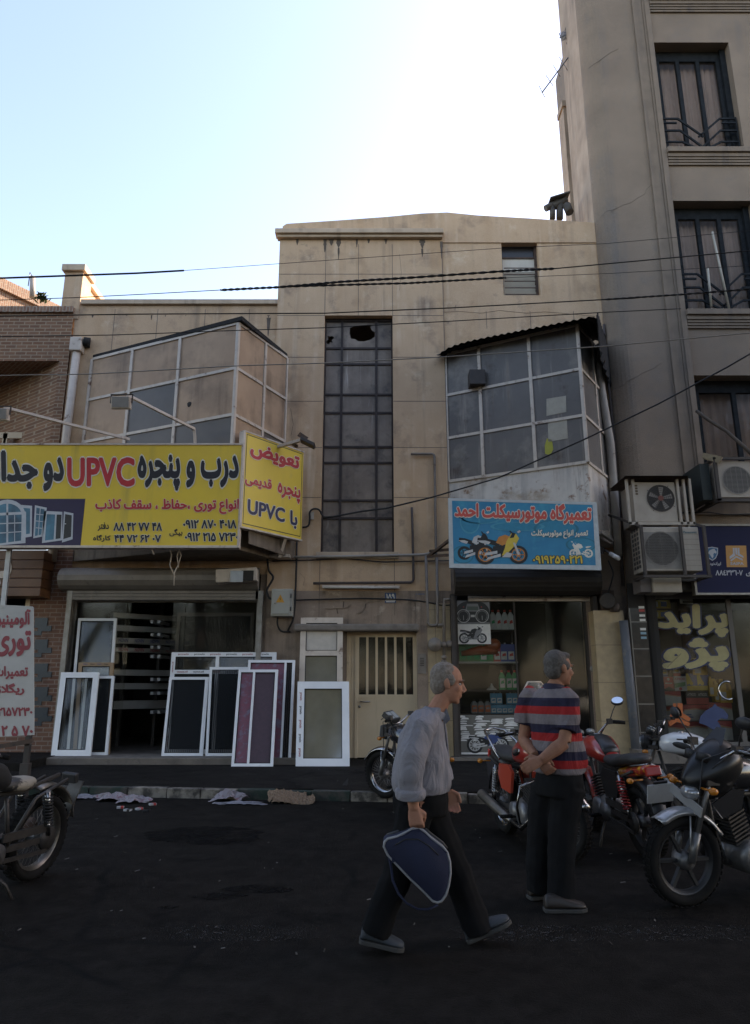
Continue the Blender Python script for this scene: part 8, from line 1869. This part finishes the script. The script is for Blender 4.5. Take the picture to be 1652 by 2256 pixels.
mb = MB(); c0, c1 = K(506,1068,-.262), K(503,1112,-.258); mb.lathe([(.070,-.02),(.088,-.015),(.094,.0),(.092,.03),(.080,.045),(.066,.04)], c0, (c1-c0).normalized() + Vector((.05,0,-.06)), 18, cap=False); o = part('rolled_cuff', mb, M_check, man); o.modifiers.new('s', 'SUBSURF').render_levels = 2
mb = MB(); cc = K(688,492); mb.lathe([(.066,-.035),(.073,-.01),(.079,-.02),(.083,-.055)], cc, (.35,0,1), 20, cap=False)
for s_ in (-1,1): mb.sheet(Plane(K(725,505,s_*.02), (.7,s_*.7,-.45), (.45,0,.9)), [(-.01,-.02),(.07,-.06),(.085,-.02),(.02,.03)], 0)
part('collar', mb, M_check, man)
mb = MB(); mb.tube([K(735,540,-.02), K(757,700,-.03), K(771,850,-.02), K(775,1000,-.02), K(752,1068,-.02)], [.006,.007,.007,.007,.006], 6); part('button_placket', mb, M_check, man)
tr = [('l', [oval(K(578,1050), .15, .165, RT, FX), oval(K(578,1130), .165, .175, RT, FX), oval(K(580,1230), .16, .16, RT, FX)]),
      ('t', [K(545,1180,-.085), K(478,1450,-.085), K(405,1680,-.075), K(325,1860,-.07), K(258,2050,-.06)], [.112,.105,.092,.09,.092]), ('t', [K(615,1180,.085), K(715,1400,.09), K(825,1620,.09), K(905,1840,.085), K(985,2050,.08)], [.115,.108,.092,.088,.092])]
blob('trousers', tr, M_trouser, man, .010, 5, .022, .12)
M_mocc = mat('grey_blue_shoe', (.045,.052,.062), .7, var=(.03,.035,.042), var_scale=9); M_sole = plain('dark_sole', (.05,.048,.044), .8)
a = K(150,2090,-.06); b = K(455,2165,-.06); a.z = .055; b.z = .004; shoe('shoe', a, b, M_mocc, M_sole, man, w_=.05, h=.095)
a = K(905,2160,.08); b = K(1205,2000,.08); a.z = .004; b.z = .115; shoe('shoe', a, b, M_mocc, M_sole, man, w_=.05, h=.095, up=Vector((-.3,0,1)))

# the bag hangs from his hand: a thing of its own
pbg = front(YM - .245); bq = lambda pts: [pbg.hit(743.4 + .3174*x, 1404.2 + .3174*y) for x, y in pts]
M_bag = mat('navy_bag_cloth', (.010,.014,.042), .85, var=(.007,.010,.030), var_scale=5, bump=.15, bump_scale=160); M_piping = plain('grey_piping', (.27,.27,.28), .5)
oc = bq([(318,1450),(324,1418),(345,1398),(410,1382),(480,1350),(520,1325),(590,1335),(650,1390),(735,1455),(765,1495),(785,1560),(788,1640),(775,1730),(755,1795),(725,1838),(695,1848),(665,1838),(590,1760),(500,1675),(420,1590),(345,1510)])
oc = oc[::-1]
cen = sum((Vector(p) for p in oc), Vector((0,0)))/len(oc)
bag = thing('travel_bag', 'navy blue travel bag with grey piping carried by the walking man', 'bag', pbg.at(cen.x, cen.y-.2, 0))
mb = MB(); R_ = []
for (k, e) in ((.90,.035),(.97,.02),(1.0,0),(1.01,-.05),(1.0,-.11),(.97,-.15),(.90,-.165)): R_.append([pbg.at(*(cen + (Vector(p)-cen)*k), e - .03) for p in oc])
mb.loft(R_); o = part('body', mb, M_bag, bag, fix=True)
mb = MB(); mb.tube([pbg.at(*(cen + (Vector(p)-cen)*.985), -.008) for p in oc], .0075, 6, closed=True); part('piping', mb, M_piping, bag)
mb = MB()
for dy in (-.012, -.10):
    q = bq([(392,1560),(398,1480),(430,1405),(500,1345),(548,1335),(600,1375),(660,1440),(745,1500)]); mb.loft([[pbg.at(p[0]-.014, p[1]-.006, .014+dy), pbg.at(p[0]+.014, p[1]+.006, .014+dy), pbg.at(p[0]+.014, p[1]+.006, .010+dy), pbg.at(p[0]-.014, p[1]-.006, .010+dy)] for p in q], smooth=False)
part('handles', mb, M_bag, bag, fix=True)
mb = MB(); mb.tube([pbg.at(*p, -.03) for p in bq([(352,1500),(372,1600),(385,1700),(425,1790),(480,1855),(560,1898),(630,1900),(700,1868)])], .007, 6); part('shoulder_strap', mb, M_bag, bag)
mb = MB(); mb.tube([pbg.at(*p, -.10) for p in bq([(345,1398),(410,1378),(480,1346),(522,1322),(592,1332),(652,1387),(738,1452),(770,1495)])], .010, 6); part('zip', mb, M_black, bag)
mb = MB(); mb.tube([pbg.at(*p, .006) for p in bq([(400,1440),(470,1400),(560,1400),(640,1450),(700,1510)])], .004, 5); part('pocket_seam', mb, M_black, bag)

# --- the man in the striped polo shirt, seen from behind
YN = 5.42
def J(zx, zy, dy=0.0): return P(991.2 + .3174*zx, 1376.7 + .3174*zy, YN + dy)
f2 = Vector((.80,.60,0)).normalized(); r2 = Vector((f2.y,-f2.x,0))
base = J(735,1900); man2 = thing('person', 'man in a red navy grey striped polo shirt, hands clasped behind him', 'person', (base.x, YN, 0))
def Jw(zx, zy, a=0.0, b=0.0): return J(zx, zy) + r2*a + f2*b
hc = J(758,300); hp, hq, hr, hfv, huv = head(hc, Vector((.93,.34,-.05)), Vector((.03,0,1)), 1.05)
shR, shL = J(812,520,-.10), J(560,505,.14)
elR, elL = J(795,815,-.17), J(510,800,.16); wrR, wrL = J(632,938,-.20), J(590,905,-.06)
body2 = hp + [('t', [J(745,395), J(712,450), J(700,530)], [.058,.062,.08]), ('l', [oval(J(745,1050), .16, .13, r2, f2), oval(J(740,800), .18, .13, r2, f2), oval(J(705,560), .18, .10, r2, f2)]),
    ('t', [shR, elR], [.052,.047]), ('t', [elR, elR.lerp(wrR,.35), wrR], [.047,.050,.033]), ('t', [shL, elL], [.052,.044]), ('t', [elL, elL.lerp(wrL,.35), wrL], [.044,.046,.031]),
    ('t', [J(820,1080), J(775,1500), J(765,1900)], [.075,.055,.04]), ('t', [J(660,1080,.1), J(615,1480,.14), J(610,1850,.18)], [.075,.055,.04])]
body2 += hand(wrR, Vector((-.95,-.1,-.42)), Vector((-.2,-.9,.30)), Vector((-.35,.25,.9)), curl=.55, s=1.08, thumb_in=.4)
body2 += hand(wrL + Vector((.01,-.09,-.02)), Vector((.55,-.35,-.75)), Vector((-.35,-.85,-.15)), Vector((.6,.2,.6)), curl=.85, s=1.05, thumb_in=.9)
blob('body', body2, M_skin2, man2, .0064, 3)
hair(hq, hr, hfv, huv, 1.05, M_hair2, man2); eyes(hq, hr, hfv, huv, 1.05, man2)
tor = [oval(J(757,1025), .192, .165, r2, f2), oval(J(752,960) + f2*.02, .205, .185, r2, f2), oval(J(738,850) + f2*.025, .200, .18, r2, f2), oval(J(722,720) + f2*.015, .198, .155, r2, f2), oval(J(706,600), .208, .13, r2, f2), oval(J(697,520), .195, .11, r2, f2), oval(J(700,470), .135, .085, r2, f2), oval(J(712,432), .08, .07, r2, f2)]
sl = [('l', tor), ('t', [J(775,480,-.05), J(820,530,-.10), J(822,640,-.135), J(803,742,-.155)], [.082,.088,.086,.084]), ('t', [J(590,465,.10), J(550,520,.14), J(520,620,.155), J(506,692,.155)], [.08,.084,.078,.074])]
blob('polo_shirt', sl, M_stripe, man2, .009, 5, .018, .12)
mb = MB(); mb.lathe([(.066,-.02),(.074,.01),(.080,.0),(.086,-.035)], J(722,425), (.12,.1,1), 20, cap=False); part('collar', mb, plain('navy_collar', NV, .85), man2)
tr = [('l', [oval(J(757,1000), .170, .15, r2, f2), oval(J(755,1080), .185, .165, r2, f2), oval(J(750,1180), .18, .155, r2, f2)]),
      ('t', [J(830,1120,-.06), J(790,1350,-.05), J(775,1550,-.05), J(768,1750,-.05), J(770,1915,-.05)], [.118,.108,.10,.098,.096]), ('t', [J(665,1120,.08), J(635,1350,.10), J(618,1550,.13), J(612,1720,.15), J(612,1845,.17)], [.115,.105,.095,.09,.088])]
blob('trousers', tr, M_trouser2, man2, .010, 5, .02, .12)
M_brn = mat('dark_brown_shoe', (.022,.016,.013), .5, var=(.032,.024,.019), var_scale=10)
a = J(655,1990,-.12); b = J(960,2000,-.12); a.z = b.z = .004; d = Vector((1,.05,0)); b = a + d*.29; shoe('shoe', a, b, M_brn, M_sole, man2, w_=.053, h=.10)
a = J(545,1890,.17); a.z = .004; shoe('shoe', a, a + Vector((.27,.07,0)), M_brn, M_sole, man2, w_=.053, h=.10)
# ------------------------------------------------------------------ litter by the kerb
def sheet_plastic(name, m): return m
M_film = mat('cloudy_plastic', (.22,.21,.23), .4, var=(.15,.145,.165), var_scale=9, spec=.6); M_filmr = mat('red_printed_plastic', (.24,.21,.22), .45, blotch=((.16,.05,.06), 12, .56, .68)); M_egg = mat('egg_tray_pulp', (.25,.175,.11), .9, var=(.18,.12,.075), var_scale=20)
def crumple(name, label, c, rx, ry, h, seed, m, cat='plastic bag', group=None, n=16):
    r = random.Random(seed); vs = []; fs = []; ph = [r.uniform(0,6.28) for _ in range(8)]
    for i in range(n+1):
        for j in range(n+1):
            u, v = i/n*2-1, j/n*2-1; k = 1 + .25*math.sin(3*math.atan2(v,u)+ph[0]) + .12*math.sin(5*math.atan2(v,u)+ph[1])
            z = h*max(0, 1-(u*u+v*v)*.6)*(.35+.65*abs(math.sin(u*3+ph[2]+2*v)*math.cos(v*4+ph[3]))) + r.uniform(0,.012)
            vs.append((c.x + u*rx*k + r.uniform(-.01,.01), c.y + v*ry*k + r.uniform(-.01,.01), c.z + .006 + z))
    fs = [(i*(n+1)+j, (i+1)*(n+1)+j, (i+1)*(n+1)+j+1, i*(n+1)+j+1) for i in range(n) for j in range(n)]
    mb = MB(); mb.add(vs, fs); return solo(name, mb, m, label, cat, group=group)
crumple('plastic_bag', 'flat pale plastic sheet on the road by the green kerb', G(193,1758), .27, .16, .04, 1, M_film, group='plastic litter by the kerb')
crumple('plastic_bag', 'crumpled clear bag with red print left of the cigarette packs', G(250,1762), .24, .18, .10, 2, M_filmr, group='plastic litter by the kerb')
crumple('plastic_bag', 'small pink and white crumpled bag behind the cigarette packs', G(296,1768), .20, .13, .10, 3, M_filmr, group='plastic litter by the kerb')
crumple('plastic_bag', 'puffy white plastic bag with pink print against the white kerb', G(505,1764), .20, .12, .16, 4, M_filmr, group='plastic litter by the kerb')
crumple('plastic_bag', 'flat transparent film under the puffy bag', G(528,1772), .28, .09, .03, 5, M_film, group='plastic litter by the kerb')
crumple('plastic_bag', 'crushed white scrap at the kerb near the walking man', G(760,1763), .13, .06, .05, 6, M_film, group='plastic litter by the kerb')
mp_ = [plain('pack_white', (.42,.42,.42), .4), M_pk, M_pr]
for k, (x, y, a) in enumerate(((265,1781,.3),(281,1787,-.2),(306,1784,1.2),(322,1789,.1),(336,1774,.6))):
    c = G(x, y); u = Vector((math.cos(a), math.sin(a), 0)); v = Vector((-u.y,u.x,0)); mb = MB(); mb.obox(c + Vector((0,0,.013)), u, v, (0,0,1), .044, .03, .012, 0 if k != 3 else 1); mb.obox(c + u*.02 + Vector((0,0,.0135)), u, v, (0,0,1), .018, .0305, .0122, 1 if k % 2 else 2)
    solo('cigarette_pack', mb, mp_, 'crushed cigarette pack on the road by the bags, %s from the left' % ORD[k], 'pack', group='cigarette packs on the road', bevel=.002)
# torn egg tray
c = G(640, 1768); mb = MB(); nx, ny = 26, 14; vs = []
for i in range(nx+1):
    for j in range(ny+1):
        u, v = i/nx, j/ny; vs.append((c.x + (u-.5)*.62 + .02*math.sin(v*5), c.y + (v-.5)*.32, .02 + .10*v + .028*math.sin(u*math.pi*13)*math.sin(v*math.pi*7) + .02*math.sin(u*6)))
mb.add(vs, [(i*(ny+1)+j, (i+1)*(ny+1)+j, (i+1)*(ny+1)+j+1, i*(ny+1)+j+1) for i in range(nx) for j in range(ny) if not (i > 21 and j > 9) and not (i < 3 and j < 3)])
o = solo('egg_tray', mb, M_egg, 'torn brown egg tray lying on the kerb edge', 'egg tray'); o.modifiers.new('t', 'SOLIDIFY').thickness = .006
mb = MB(); c = G(748, 1752, .0); mb.sheet(Plane(c + Vector((0,-.03,0)), (1,.25,0), (0,.12,1)), [(-.10,0),(.09,.0),(.10,.10),(.13,.24),(.02,.12)], 0); mb.sheet(Plane(c + Vector((0,-.025,0)), (-1,-.25,0), (0,.12,1)), [(-.09,0),(.10,0),(-.02,.12),(-.13,.24),(-.10,.10)], 0)
solo('cardboard_scrap', mb, M_black, 'black torn scrap standing against the kerb', 'scrap')
# tiny scraps of paper and cigarette ends all over the asphalt
r = random.Random(12); mb = MB()
for k in range(95):
    if k < 60: x, y = r.uniform(0,1500), r.uniform(1775,2110); z = 0
    else: x, y = r.uniform(100,1000), r.uniform(1695,1730); z = .13
    c = G(x, y, z); a = r.uniform(0,3.14); u = Vector((math.cos(a), math.sin(a), 0)); v = Vector((-u.y,u.x,0)); L = r.uniform(.005,.024); w_ = r.uniform(.002,.006)
    mb.add([c - u*L - v*w_ + Vector((0,0,.004)), c + u*L - v*w_ + Vector((0,0,.006)), c + u*L + v*w_ + Vector((0,0,.010)), c - u*L + v*w_ + Vector((0,0,.007))], [(0,1,2,3)])
o = struct('paper_scraps', mb, mat('scrap_paper', (.16,.145,.125), .8, var=(.05,.045,.04), var_scale=2)); o['kind'] = 'stuff'
